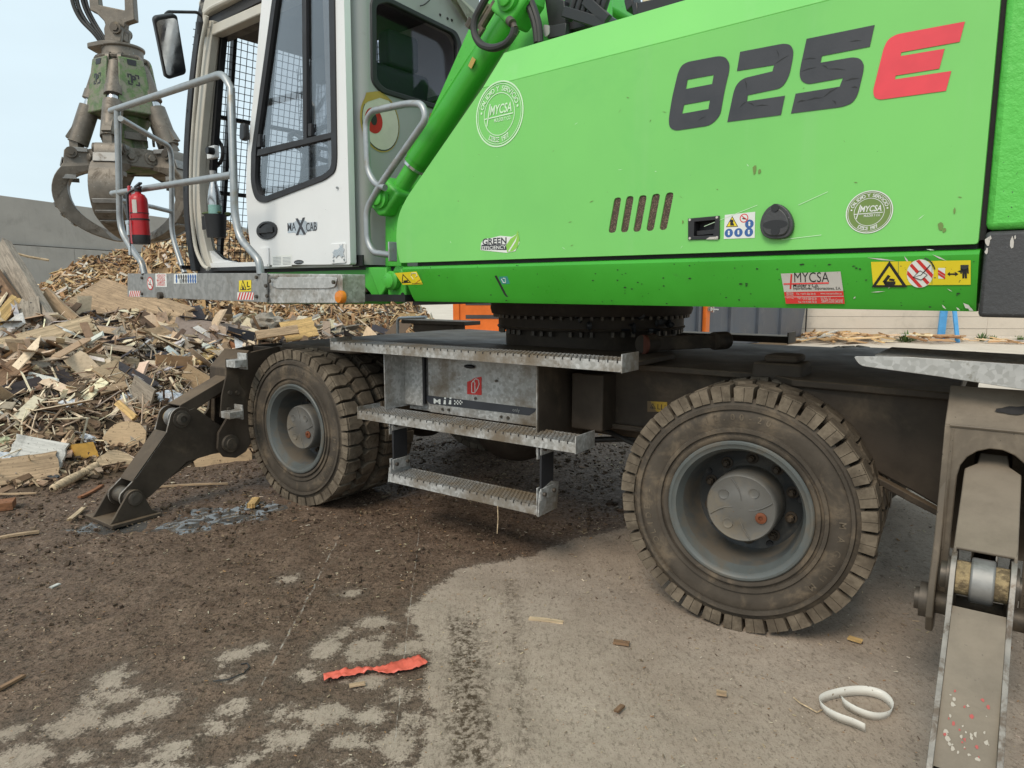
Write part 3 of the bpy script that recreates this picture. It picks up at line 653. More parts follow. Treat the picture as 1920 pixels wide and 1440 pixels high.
# blue stand by the wall
s0 = G(1767, 641); bs = empty('blue_stand', s0, R(-2)); tag(bs, 'light blue steel A-shaped stand against the pale wall', 'stand')
MB().bar((0, .1, 0), (.06, .1, 2.0), .05, .19, (1, 0, 0)).build('leg', M['blue'], bs)
MB().bar((.26, -.25, 0), (.06, .05, 2.0), .05, .10, (1, 0, 0)).build('leg', M['blue'], bs)
MB().bar((-.1, .1, 1.9), (.9, .1, 1.9), .06, .08).build('crossbar', M['blue'], bs)
# offcuts along the wall
def H3(P): return np.where((P[:, 0] > 6.8) & (P[:, 0] < 13.4) & (P[:, 1] > 17.6) & (P[:, 1] < 19.2), .04 + .17 * np.exp(-((P[:, 0] - 8.6) / 1.2) ** 2) * np.exp(-((P[:, 1] - 18.6) / .5) ** 2) + .12 * np.exp(-((P[:, 0] - 10.8) / 1.3) ** 2 - ((P[:, 1] - 18.5) / .4) ** 2), -.1)
scatter('wall_offcuts', H3, 560, 6.9, 13.3, 17.8, 19.0, .15, 1.0, (.06, .22), (.02, .05), chipc + [(.5, .47, .42)], .1, 'low drift of timber offcuts along the foot of the pale wall', .02, lambda P, z: np.clip((z - .05) * 4, .12, 1))
def weed(px, py, s, label):
    p = G(px, py); o = empty('weed', (p.x, p.y, 0)); tag(o, label, 'plant', 'weeds along the pale wall')
    mb = MB(); r2 = random.Random(px)
    for i in range(46):
        a = r2.uniform(0, 6.28); l = s * r2.uniform(.4, 1); el = r2.uniform(.3, 1.4); d = V((math.cos(a) * math.cos(el), math.sin(a) * math.cos(el), math.sin(el)))
        q = d.cross(V((0, 0, 1))).normalized() * l * .09; b0 = V((r2.uniform(-.2, .2) * s * 1.5, r2.uniform(-.1, .1) * s, 0))
        mb.add([b0, b0 + d * l * .5 + q, b0 + d * l - V((0, 0, l * .12)), b0 + d * l * .5 - q], [(0, 1, 2, 3)])
    mb.build('foliage', M['weed'], o)
    st = MB()
    for i in range(4): st.cyl((0, 0, 0), (r2.uniform(-.1, .1), r2.uniform(-.1, .1), s * .6), .006, n=5)
    st.build('stem', M['weed'], o)
weed(1698, 642, .42, 'bushy green weed growing among the offcuts by the wall')
weed(1841, 640, .32, 'taller weed at the wall foot right of the blue stand')
weed(1862, 641, .25, 'small weed at the wall foot, second right of the blue stand')
weed(1912, 640, .24, 'dry weed at the wall foot by the photo right edge')
# ================================================================== MATERIAL HANDLER : undercarriage (frame A: x rearwards, y away from the camera, z up)
ROOT = empty('material_handler', ORG, PHA)
tag(ROOT, 'green and white wheeled material handler standing on its stabilisers', 'excavator')
def solid_box(lo, hi): return MB().span(lo, hi)

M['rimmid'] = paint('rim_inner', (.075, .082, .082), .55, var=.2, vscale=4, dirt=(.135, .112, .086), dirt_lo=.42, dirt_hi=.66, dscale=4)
# ---- wheels
def wheel_meshes():
    RO, RB = .530, .478; N = 34; pitch = 2 * math.pi / N; Wd = .275
    ty = MB()
    prof = [(.296, .03), (.300, .006), (.312, -.004), (.322, -.004), (.325, .008), (.334, .009), (.337, -.004), (.352, -.005), (.355, .005), (.385, -.002), (.415, -.003), (.430, .004), (.433, -.008), (.446, -.009), (.450, .004), (RB, .016),
            (RB, Wd - .016), (.44, Wd), (.38, Wd + .004), (.30, Wd - .01), (.296, Wd - .03)]
    ty.lathe(prof, (0, 0, 0), (0, 1, 0), 84, 0)
    def lug(poly, ph, mi=1, top=RO, shr=(1.0, .975, .93)):
        vs = []; n = len(poly)
        for k, rr in ((0, RB - .012), (1, top - .006), (2, top)):
            for (s, y) in poly:
                cxm = sum(p[0] for p in poly) / n; cym = sum(p[1] for p in poly) / n
                sh = shr[k]
                s2 = cxm + (s - cxm) * sh; y2 = cym + (y - cym) * sh
                a = (s2 + ph) * pitch; rj = rr
                vs.append((rj * math.sin(a), y2, rj * math.cos(a)))
        fs = [tuple(range(2 * n, 3 * n))]
        for k in range(2): fs += [(k * n + i, k * n + (i + 1) % n, (k + 1) * n + (i + 1) % n, (k + 1) * n + i) for i in range(n)]
        ty.add(vs, fs, mi)
    rr_ = random.Random(3)
    for i in range(N):
        j = rr_.uniform(-.006, .003)
        lug([(-.415, .012), (.415, .012), (.44, .085), (.14, .134), (-.44, .110)], i, 1, RO + j)
        lug([(-.462, Wd - .012), (-.462, Wd - .085), (-.14, Wd - .130), (.462, Wd - .106), (.462, Wd - .012)], i + .5, 1, RO + j)
        for (s0, s1) in ((-.415, .02), (.045, .415)): # shoulder blocks split by fine sipes
            lug([(s0, .0), (s1, .0), (s1, .020), (s0, .020)], i, 1, RO - .004 + j, (1, 1, .99))
    tm = ty.mesh('tyre', [M['tyredark'], M['tyre']], 40)
    lt = MB()
    for txt, a0, st in (('10.00-20', 111, -5.2), ('MAGNUM', 2, -8.5), ('SOLIDEAL', 214, 5.4 * -1)):
        arc_text(lt, txt, V((0, -.0045, 0)), V((1, 0, 0)), V((0, 0, 1)), .388, a0, st, .026, bold=.01)
    lt.v = [(x, y, z) for x, y, z in lt.v]
    lm = lt.mesh('lettering', M['tyre'], 0)
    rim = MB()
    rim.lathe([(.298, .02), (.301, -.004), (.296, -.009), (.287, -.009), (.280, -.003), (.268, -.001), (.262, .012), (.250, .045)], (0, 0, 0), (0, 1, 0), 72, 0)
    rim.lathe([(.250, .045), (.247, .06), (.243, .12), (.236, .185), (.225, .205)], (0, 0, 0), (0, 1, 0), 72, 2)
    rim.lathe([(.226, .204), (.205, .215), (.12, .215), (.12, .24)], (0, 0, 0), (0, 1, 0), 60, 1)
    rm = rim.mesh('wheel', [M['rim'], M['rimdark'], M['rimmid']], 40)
    hub = MB()
    hub.lathe([(.150, .215), (.150, .075), (.148, .055), (.143, .045), (.140, .043)], (0, 0, 0), (0, 1, 0), 56, 0)
    hub.lathe([(.140, .043), (.132, .046), (.075, .046), (.07, .043), (.02, .043), (.001, .043)], (0, 0, 0), (0, 1, 0), 56, 0)
    for a in (55, 145, 235, 325):
        c = V((.09 * math.cos(R(a)), .0445, .09 * math.sin(R(a))))
        if a != 325: hub.lathe([(.023, .0012), (.021, -.0025), (.017, -.0005), (.009, .0005), (.0005, .0008)], c, (0, 1, 0), 20, 0)
        p = [V((r * math.cos(R(a + 45 + k)), .0435, r * math.sin(R(a + 45 + k)))) for r, k in ((.035, -14), (.06, -8), (.09, 0), (.118, 6), (.134, 9))]
        hub.tube(p, .0028, 6)
    c = V((.09 * math.cos(R(-18)), .0445, .09 * math.sin(R(-18)))); 
    hub.lathe([(.024, .0), (.023, -.006), (.016, -.008), (.010, -.008), (.009, -.001), (.001, -.001)], c, (0, 1, 0), 20, 1)
    hm = hub.mesh('hub', [M['hub'], M['rust']], 40)
    nut = MB()
    nut.lathe([(.026, .0), (.026, -.006), (.017, -.007)], (0, 0, 0), (0, 1, 0), 16); nut.lathe([(.016, -.006), (.0155, -.026), (.011, -.030)], (0, 0, 0), (0, 1, 0), 6); nut.lathe([(.010, -.028), (.0095, -.040), (.0005, -.041)], (0, 0, 0), (0, 1, 0), 10)
    nm = nut.mesh('wheel_nut', M['under'], 40)
    hol = MB(); hol.lathe([(.016, 0), (.014, -.003), (.0005, -.001)], (0, 0, 0), (0, 1, 0), 14); hl = hol.mesh('hand_hole', M['black'], 40)
    return tm, lm, rm, hm, nm, hl
TM, LM, RM, HM, NM, HL = wheel_meshes()
def add_mesh(name, me, parent, loc=(0, 0, 0), rot=(0, 0, 0)):
    o = bpy.data.objects.new(name, me); col.objects.link(o); o.parent = parent; o.location = loc; o.rotation_euler = rot; return o
def wheel(x, y, z, spin, steer=0, flip=False, full=True, hub=True):
    w_ = add_mesh('wheel', RM, ROOT, (x, y, z), (0, spin, steer + (math.pi if flip else 0)))
    add_mesh('tyre', TM, w_)
    if full:
        tag(add_mesh('lettering', LM, w_), kind='stuff')
        for i in range(10):
            a = R(18 + 36 * i)
            add_mesh('wheel_nut', NM, w_, (.184 * math.cos(a), .214, .184 * math.sin(a)), (0, -a, 0))
        for i in range(5):
            a = R(72 * i + 8); add_mesh('hand_hole', HL, w_, (.213 * math.cos(a), .209, .213 * math.sin(a)))
    if hub: add_mesh('hub', HM, w_)
    return w_
XR, XF, YO = 1.375, -1.565, -1.27
wheel(XR, YO, .522, R(0), R(3)); wheel(XR - .017, YO + .325, .522, R(9), R(3), False, False, False)
wheel(XF, YO, .522, R(6), R(0)); wheel(XF, YO + .325, .522, R(20), 0, False, False, False)
wheel(XR, -YO, .522, R(4), 0, True, False); wheel(XR, -YO - .325, .522, 0, 0, True, False, False)
wheel(XF, -YO, .522, R(4), 0, True, False); wheel(XF, -YO - .325, .522, 0, 0, True, False, False)
# ---- axles and drive train
ax = MB()
for x in (XR, XF):
    ax.cyl((x, -.95, .522), (x, .95, .522), .11, n=18); ax.ball((x, 0, .50), (.24, .27, .25), 18); ax.cyl((x - .2 * (1 if x > 0 else -1), 0, .5), (0, 0, .52), .05, n=10)
ax.build('axle', M['under'], ROOT)
gb = MB(); gb.ball((-.62, -.05, .50), (.36, .30, .30), 22); gb.span((-.95, -.3, .5), (-.2, .3, .75)); gb.build('gearbox', M['under'], ROOT, bevel=.02)
# ---- chassis
ch = MB()
ch.span((-1.9, -.62, .62), (2.0, .62, 1.028))
ch.span((.40, -.78, .72), (1.46, -.621, 1.028)); ch.span((.36, -.93, .70), (.55, -.78, 1.0))
for s in (1, -1):     # tapering outrigger beams over the wheels
    for yy in (-.98, .92):
        ch.prism([(s * 1.46, yy, 1.028), (s * 2.14, yy, 1.028), (s * 2.10, yy, .58), (s * 1.97, yy, .645), (s * 1.62, yy, .80), (s * 1.5, yy, .88)], (0, .06, 0))
    ch.span((min(s * 1.48, s * 2.08), -.92, .92), (max(s * 1.48, s * 2.08), .92, 1.026))
ch.build('chassis', M['under'], ROOT, bevel=.008)
lip = MB(); 
for y0 in (-.80,):
    lip.span((.35, -.815, .70), (1.35, -.783, .725))
    lip.prism([(1.50, -.99, .876), (1.64, -.99, .79), (1.99, -.99, .635), (2.08, -.99, .595), (2.08, -.99, .57), (1.98, -.99, .61), (1.63, -.99, .765), (1.50, -.99, .85)], (0, -.05, 0))
lip.build('chassis_flange', M['under'], ROOT, bevel=.004)
dk = MB(); dk.prism([(-2.06, -.80, 1.03), (-1.95, -1.06, 1.03), (-1.2, -1.10, 1.03), (-.95, -.86, 1.03), (1.36, -.86, 1.03), (1.5, -1.0, 1.03), (2.1, -1.05, 1.03), (2.1, 1.05, 1.03), (1.5, 1.0, 1.03), (1.36, .86, 1.03), (-.95, .86, 1.03), (-1.95, 1.06, 1.03), (-2.06, .8, 1.03)], (0, 0, .03))
dk.build('deck', M['under'], ROOT, bevel=.006)
# lug block on the deck edge above the rear wheel, tie link beside the turntable
bl = MB(); p = FA(1462, 690, Y=-.86); bl.span((p.x - .115, -.90, .93), (p.x + .105, -.70, 1.115)); bl.span((p.x - .07, -.88, 1.115), (p.x + .08, -.72, 1.15)); bl.build('lug_block', M['under'], ROOT, bevel=.025, seg=3)
lk = MB(); q0 = FA(1215, 662, Y=-.62); q1 = FA(1350, 640, Y=-.30)
q0.z = 1.15; q1.z = 1.16
lk.bar(q0, q1, .05, .075); 
for q in (q0, q1): lk.cyl(q + V((-.02, -.05, 0)), q + V((.02, .05, 0)), .05, n=18)
lk.build('tie_link', M['under'], ROOT, bevel=.006)
lr = MB(); 
for dy in (-.055, .045): lr.cyl(q0 + V((-.005, dy, 0)), q0 + V((.005, dy + .012, 0)), .052, n=18)
lr.split('link_washer', plain('washer_red', (.16, .05, .03), .6), ROOT)
# ---- turntable
SX = -.05
st = MB(); st.lathe([(.565, 1.058), (.565, 1.19), (.62, 1.195), (.625, 1.205), (.615, 1.21), (.615, 1.275), (.66, 1.285), (.67, 1.32), (.66, 1.385), (.3, 1.386)], (SX, 0, 0), (0, 0, 1), 72)
slew = st.build('turntable', M['under'], ROOT)
bo = MB(); 
for i in range(60):
    if i % 4 == 3: continue
    a = R(i * 6); c = V((SX + .598 * math.cos(a), .598 * math.sin(a), 1.19)); bo.cyl(c, c - V((0, 0, .028)), .016, n=6)
for i in range(66):
    a = R(i * 360 / 66); c = V((SX + .638 * math.cos(a), .638 * math.sin(a), 1.283)); bo.cyl(c, c - V((0, 0, .02)), .013, n=6)
tag(bo.build('turntable_bolts', M['pin'], slew), None, None, None, 'stuff')
gr = MB(); rr_ = random.Random(5)
for i in range(26):
    a = R(rr_.uniform(-70, -12)); r0 = .63 + rr_.uniform(-.01, .02); z = rr_.uniform(1.2, 1.31); gr.ball((SX + r0 * math.cos(a), r0 * math.sin(a), z), (.012 + rr_.random() * .02, .012, .008 + rr_.random() * .02), 6)
gr.build('grease_lumps', M['black'], slew, stuff=True)

# ---- boarding steps and tool box
def step_tread(x0, x1, ztop, yf, depth, name='step', lips=True, hgt=.052):
    mb = MB(); mb.span((x0, yf, ztop - hgt), (x1, yf + .006, ztop - .002)); mb.span((x0, yf + depth - .006, ztop - hgt), (x1, yf + depth, ztop - .002))
    mb.span((x0, yf + .006, ztop - .012), (x1, yf + depth - .006, ztop - .006), mi=1)
    mb.span((x0 - .004, yf - .002, ztop - hgt), (x0, yf + depth, ztop + (.022 if lips else 0))); mb.span((x1, yf - .002, ztop - hgt - (.004)), (x1 + .005, yf + depth, ztop + (.03 if lips else 0)))
    o = mb.build(name, [M['galv'], M['tread']], ROOT, bevel=.0)
    t = MB(); pt_ = .024; n = int((x1 - x0) / pt_); rows = max(3, int(depth / .024))
    for i in range(n):
        for j in range(rows):
            x = x0 + .014 + i * pt_ + (.012 if j % 2 else 0); y = yf + .012 + j * (depth - .02) / (rows - 1) * .98
            if x > x1 - .02: continue
            t.prism([(x - .008, y, ztop - .008), (x + .008, y, ztop - .008), (x + .005, y, ztop + .001), (x - .005, y, ztop + .001)], (0, .007, 0))
    t.build('grip_teeth', M['tread'], o, smooth=0, stuff=True)
    nt_ = MB()
    for i in range(n):
        x = x0 + .03 + i * .048; 
        if x > x1 - .01: break
        nt_.span((x - .003, yf - .0015, ztop - .012), (x + .003, yf + .004, ztop - .001))
    nt_.build('edge_notches', M['black'], o, smooth=0, stuff=True)
    return o
top = step_tread(-1.134, .836, 1.126, -1.30, .17, 'upper_step')
MB().span((-1.12, -1.128, 1.075), (.80, -.58, 1.098)).build('deck_extension', M['under'], ROOT, bevel=.003)
mid = step_tread(-.909, .602, .720, -1.30, .185, 'middle_step')
low = step_tread(-.652, .384, .368, -1.30, .175, 'lower_step', False, .05)
tb = MB()
tb.span((-.783, -1.20, .722), (-.777, -.60, 1.074)); tb.span((.311, -1.20, .60), (.317, -.62, 1.074))
tb.span((-.777, -1.03, .735), (-.63, -1.02, 1.07)); tb.span((-.777, -.99, .70), (.311, -.60, 1.07))
box = tb.build('tool_box', M['galv'], ROOT, bevel=.002)
pn = MB(); pn.prism(fillet([V((-.60, -1.012, .70)), V((.305, -1.012, .70)), V((.305, -1.012, 1.055)), V((-.60, -1.012, 1.055))], .02, 3, True), (0, .018, 0)); pn.build('lid', M['galv'], box, bevel=.003)
sl = MB(); sl.span((-.626, -1.031, .75), (-.612, -1.013, 1.05)); sl.build('lid_seal', M['black'], box)
rp = MB(); rp.span((.3175, -1.19, .61), (.32, -.62, 1.07)); rp.build('side_sheet', M['under'], box)
dk2 = MB(); yy = -1.0135
pz = lambda px, py: FA(px, py, Y=yy)
dk2.prism([pz(792, 740), pz(1006, 766), pz(1003, 772), pz(992, 779), pz(806, 757)], (0, -.001, 0), 0)
put_text(dk2, 'M', pz(820, 757) + V((0, -.002, 0)), V((1, 0, 0)), V((0, 0, 1)), width=.055, height=.03, mi=1, bold=.02)
for k in range(2):
    c = pz(834 + k * 10, 758); dk2.flat([c + V(p) + V((0, -.002, 0)) for p in ((-.010, 0, 0), (.010, 0, 0), (.010, 0, .026), (-.004, 0, .026))], 1); dk2.flat([c + V(p) + V((0, -.002, 0)) for p in ((-.002, 0, .032), (.012, 0, .032), (.012, 0, .043), (-.002, 0, .043))], 1)
for i in range(6):
    for j in range(3):
        if (i + j) % 2 == 0:
            c = pz(852 + i * 2.7, 759) + V((0, -.002, .002 + j * .009)); dk2.flat([c, c + V((.009, 0, 0)), c + V((.009, 0, .009)), c + V((0, 0, .009))], 1)
put_text(dk2, 'only', pz(968, 772) + V((0, -.002, 0)), V((1, 0, 0)), V((0, 0, 1)), height=.02, mi=2)
dk2.build('stripe_decal', [M['ink'], M['inkwhite'], M['tube']], box)
rs = MB(); rs.prism([pz(876, 716), pz(884, 713), pz(889, 709), pz(903, 706), pz(903, 741), pz(876, 739)], (0, -.001, 0), 0)
c = pz(885, 736) + V((0, -.002, 0)); u_, v_ = V((1, 0, 0)), V((0, 0, 1))
rs.tube([c + u_ * .0 , c + v_ * .055, c + u_ * .008 + v_ * .066, c + u_ * .018 + v_ * .066, c + u_ * .024 + v_ * .055, c + u_ * .024, c], .0028, 5, mi=1)
rs.tube([c + u_ * .012 + v_ * .068, c + u_ * .03 + v_ * .083, c + u_ * .05 + v_ * .078, c + u_ * .055 + v_ * .055, c + u_ * .045 + v_ * .03, c + u_ * .03 + v_ * .01], .003, 5, mi=1)
rs.build('extinguisher_sign', [M['stickred'], M['inkwhite']], box)
hd = MB(); c = pz(882, 687); hd.ball(c + V((0, -.01, 0)), (.042, .012, .012), 12); hd.build('lid_latch', M['black'], box)
bb = MB()
for (px, py) in ((830, 767), (842, 768), (940, 781), (953, 783), (931, 714), (892, 747)): bb.cyl(pz(px, py), pz(px, py) + V((0, -.008, 0)), .008, n=8)
bb.build('rivets', M['pin'], box, stuff=True)
# rubber hangers of the lower step
for (xx, s) in ((-.652, 1), (.384, 1)):
    hg = MB(); hg.box((xx + .004, -1.215, .535), (.012, .115, .20)); h_ = hg.build('rubber_hanger', M['rubber'], ROOT, bevel=.002)
    for z in (.655, .42):
        b2 = MB(); b2.box((xx + .013, -1.215, z), (.006, .14, .062)); b2.box((xx - .006, -1.215, z - .01), (.006, .15, .09))
        pl = b2.build('clamp_plate', M['galv'], h_, bevel=.002)
        b3 = MB()
        for y in (-1.26, -1.17): b3.cyl((xx + .014, y, z), (xx + .03, y, z), .011, n=6)
        b3.split('clamp_bolt', M['pin'], h_)
ep = MB(); ep.prism([(.391, -1.302, .312), (.391, -1.125, .312), (.391, -1.11, .45), (.391, -1.18, .47), (.391, -1.29, .44)], (.006, 0, 0)); ep.prism([(-.660, -1.302, .316), (-.660, -1.125, .316), (-.660, -1.125, .40), (-.660, -1.29, .40)], (-.006, 0, 0)); ep.split('step_end_plate', M['galv'], ROOT)
# far-side steps and rail seen across the deck
fs = MB(); fs.span((-2.9, 1.1, 1.085), (-2.05, 1.36, 1.125)); fs.span((-2.75, 1.12, 1.0), (-2.2, 1.3, 1.085)); fs.build('far_step', M['under'], ROOT, bevel=.006)
fp = MB(); fp.tube(fillet([(-2.9, 1.05, .9), (-2.9, 1.05, 1.14), (-2.5, 1.05, 1.16)], .05), .016); fp.build('far_step_rail', M['tube'], ROOT)
f2 = MB(); f2.span((-.35, 1.22, 1.045), (.93, 1.42, 1.095)); f2.span((.93, 1.21, 1.04), (.94, 1.43, 1.125)); f2.build('far_upper_step', M['under'], ROOT, bevel=.003)
# chassis warning sticker
def warn_tri(mb, c, u, v, s, mi_y, mi_k, glyph=True):
    """black-edged warning triangle"""
    o = v.cross(u).normalized() if False else u.cross(v).normalized() * .0006
    T = lambda k, z: [c + u * (-s * k) + v * (-s * .5 * k) + o * z, c + u * (s * k) + v * (-s * .5 * k) + o * z, c + v * (s * 1.15 * k) + o * z]
    mb.flat(T(1, 1), mi_k); mb.flat(T(.72, 2), mi_y)
    if glyph:
        for (a, b, t) in (((-.3, -.2), (.0, .25), .09), ((-.3, -.2), (.35, -.22), .09), ((.0, .0), (.3, -.05), .07), ((-.25, -.3), (.3, -.36), .05)):
            p = c + u * a[0] * s + v * a[1] * s + o * 3; q = c + u * b[0] * s + v * b[1] * s + o * 3; d = (q - p).normalized().cross(o.normalized()) * s * t
            mb.flat([p - d, q - d, q + d, p + d], mi_k)
def sticker_quad(mb, fr, pts, Y, mi=0, th=.001):
    mb.prism([fr(px, py, Y=Y) for px, py in pts], (0, -th, 0), mi)
UX, UZ = V((1, 0, 0)), V((0, 0, 1))
cs = MB(); sticker_quad(cs, FA, [(1214, 752), (1251, 754), (1251, 772), (1214, 772)], -.7815)
warn_tri(cs, FA(1224, 763, Y=-.7835), UX, UZ, .017, 0, 1); put_text(cs, 'LLi', FA(1240, 768, Y=-.7835), UX, UZ, height=.028, mi=1)
cs.build('warning_sticker', [paint('sticker_dull_yellow', (.42, .27, .03), .6, dirt=(.15, .10, .05), dirt_lo=.45, dirt_hi=.6), M['inkblack']], ROOT)
# galvanised rear guard plate
rg = MB(); yg = -1.36
rg.prism(fillet([FA(1600, 668, Y=yg), FA(1700, 669, Y=yg), FA(1925, 684, Y=yg), FA(2120, 700, Y=yg), FA(2120, 765, Y=yg), FA(1920, 731, Y=yg), FA(1760, 706, Y=yg), FA(1612, 686, Y=yg)], [.01, 0, 0, .01, .01, 0, 0, .02], 3, True), (0, .008, 0))
g_ = rg.build('rear_guard', M['galvclean'], ROOT, bevel=.002)
rt = MB(); a = FA(1640, 668, Y=yg); b = FA(2120, 700, Y=yg); rt.prism([a + V((0, .01, -.01)), b + V((0, .01, -.01)), b + V((0, .45, -.01)), a + V((0, .45, -.012))], (0, 0, .014)); rt.build('guard_tread', M['tread'], g_)

# ---- stabilisers: bracket, cylinder, arm and foot at both near corners, mirrored front to rear
def stabiliser(s, feety=0.0):
    X = lambda x: s * x
    br = MB()
    side = [(-.70, 1.026), (-1.02, 1.06), (-1.23, 1.095), (-1.345, .975), (-1.40, .60), (-1.50, .47), (-1.515, .36), (-1.47, .295), (-1.38, .27), (-1.30, .30), (-1.22, .40), (-1.02, .50), (-.70, .56)]
    dz = 0.0 if s > 0 else -.095
    if s < 0: side = [(y, z + dz if z > .9 and y < -1.1 else min(z, 1.026)) for y, z in side]
    for x in (2.085, 2.36): br.prism([(X(x), y, z) for y, z in side], (X(.022), 0, 0))
    # front sheet with an arched opening
    out_ = [(2.085, -1.405, .34), (2.085, -1.36, .99), (2.382, -1.36, .99), (2.382, -1.405, .34), (2.335, -1.402, .34)]
    arch = [(2.335, -1.375, .66)] + [(2.2335 + .10 * math.cos(R(a)), -1.365, .82 + .105 * math.sin(R(a))) for a in range(0, 181, 20)] + [(2.132, -1.375, .66), (2.132, -1.402, .34)]
    br.prism([V((X(x), y, z + (dz if z > .5 else 0))) for x, y, z in out_ + arch], (0, .016, 0))
    br.prism([V((X(x), y, z + dz)) for x, y, z in ((2.085, -1.36, .99), (2.382, -1.36, .99), (2.382, -1.235, 1.112), (2.085, -1.235, 1.112))], (0, .014, -.012))
    br.span((min(X(2.085), X(2.382)), -1.22, 1.0), (max(X(2.085), X(2.382)), -.70, 1.03)) if False else None
    br.span((min(X(2.108), X(2.359)), -1.02, .45), (max(X(2.108), X(2.359)), -.99, 1.02))
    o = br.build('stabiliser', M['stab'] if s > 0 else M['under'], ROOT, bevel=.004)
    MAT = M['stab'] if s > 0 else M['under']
    pn_ = MB(); P1 = (-1.425, .385)
    for x0, x1, r in ((2.045, 2.40, .038), (2.06, 2.084, .06)): pn_.cyl((X(x0), *P1), (X(x1), *P1), r, n=20)
    pn_.lathe([(.052, 0), (.052, .02), (.03, .022)], (X(2.083), *P1), (-s, 0, 0), 20); pn_.build('hinge_pin', M['pin'], o)
    # arm: two cheek plates, a top strap between them
    P2, P3 = V((-1.718, .594)), V((-2.075 - feety, .150))
    def circ(c, r, a0, a1, k=7): return [(c[0] + r * math.cos(R(a0 + (a1 - a0) * i / k)), c[1] + r * math.sin(R(a0 + (a1 - a0) * i / k))) for i in range(k + 1)]
    cheek = circ(P1, .085, -60, 75) + [(-1.50, .55), (-1.62, .655)] + circ(P2, .078, 40, 150) + [(-1.83, .50), (-2.03 - feety, .27)] + circ(P3, .07, 150, 300) + [(-1.95 - feety, .13), (-1.70, .30), (-1.52, .315)]
    am = MB()
    for x in (2.15, 2.294): am.prism([(X(x), y, z) for y, z in cheek], (X(.014), 0, 0), 0, 1)
    am.prism([(X(2.164), -1.80, .535), (X(2.164), -2.02 - feety, .255), (X(2.164), -2.04 - feety, .243), (X(2.164), -1.815, .50)], (X(.13), 0, 0)) if s > 0 else am.prism([(X(2.15), -1.82, .525), (X(2.15), -2.05 - feety, .262), (X(2.15), -2.06 - feety, .245), (X(2.15), -1.83, .50)], (X(.158), 0, 0))
    am.prism([(X(2.164), -1.60, .31), (X(2.164), -1.95 - feety, .15), (X(2.164), -1.95 - feety, .163), (X(2.164), -1.60, .323)], (X(.13), 0, 0))
    arm = am.build('arm', [MAT, M['stabworn']], o, bevel=.003)
    p2 = MB()
    for x0, x1, r in ((2.135, 2.323, .034), (2.142, 2.15, .058), (2.308, 2.316, .058)): p2.cyl((X(x0), *P2), (X(x1), *P2), r, n=20)
    p2.lathe([(.04, 0), (.04, .016), (.022, .02)], (X(2.142), *P2), (-s, 0, 0), 18)
    p2.build('cylinder_pin', M['pin'], o)
    rod = MB(); rod.cyl((X(2.20), *P2), (X(2.26), *P2), .066, n=26); rod.build('rod_eye', M['grabworn'], o, bevel=.006)
    sp = MB(); sp.cyl((X(2.165), *P2), (X(2.20), *P2), .05, n=20); sp.cyl((X(2.26), *P2), (X(2.293), *P2), .05, n=20); sp.split('sawdust_packing', M['packing'], o)
    rd = MB(); rd.cyl((X(2.23), P2[0] + .04, P2[1] + .02), (X(2.23), -1.40, .75), .034, n=18); rd.build('rod', M['chrome'], o)
    cy = MB(); cy.cyl((X(2.23), -1.45, .735), (X(2.23), -.95, .90), .055, n=22); cy.build('cylinder', M['under'], o)
    # folded cover over the cylinder
    cv = MB(); a = V((-1.25, .885)); b = V((-1.72, .685)); dn = V((.53, -.85)).normalized() * .0
    t0, t1 = .055, .078
    pts = [V((X(2.23 - t1), b[0], b[1])), V((X(2.23 + t1), b[0], b[1])), V((X(2.23 + t1), -1.345, .845)), V((X(2.23 + .045), -1.31, .86)), V((X(2.23 + .04), a[0], a[1])), V((X(2.23 - .04), a[0], a[1])), V((X(2.23 - .045), -1.31, .86)), V((X(2.23 - t1), -1.345, .845))]
    cv.prism(pts, V((0, .004, -.009)))
    for sx in (-1, 1): cv.prism([V((X(2.23 + sx * t1), b[0], b[1])), V((X(2.23 + sx * t1), -1.345, .845)), V((X(2.23 + sx * t1), -1.345, .77)), V((X(2.23 + sx * t1), b[0] + .03, b[1] - .08)), V((X(2.23 + sx * t1), b[0] - .035, b[1] - .085))], (X(-.009 * sx), 0, 0))
    cv.build('cylinder_cover', MAT, o, bevel=.004)
    # foot
    ft = MB(); y0, y1 = -1.93 - feety, -2.235 - feety; x0, x1 = 2.07, 2.43
    base = [(X(x0), y0, .003), (X(x1), y0, .003), (X(x1), y1, .003), (X(x0), y1, .003)]
    ft.prism(base, (0, 0, .022))
    for x in (2.10, 2.33): ft.prism([(X(x), y, z) for y, z in [(y0 - .005, .025), (y0 - .045, .05)] + circ(P3, .055, 30, 150) + [(y1 + .02, .045), (y1 + .004, .025)]], (X(.018), 0, 0))
    fo = ft.build('foot', MAT, o, bevel=.003)
    p3 = MB(); p3.cyl((X(2.085), *P3), (X(2.365), *P3), .03, n=18); p3.lathe([(.042, 0), (.042, .012), (.025, .016)], (X(2.10), *P3), (-s, 0, 0), 18); p3.cyl((X(2.125), *P3), (X(2.325), *P3), .052, n=18); p3.build('foot_pin', M['pin'], o)
    return o
sf = stabiliser(-1); sr = stabiliser(1, .12)
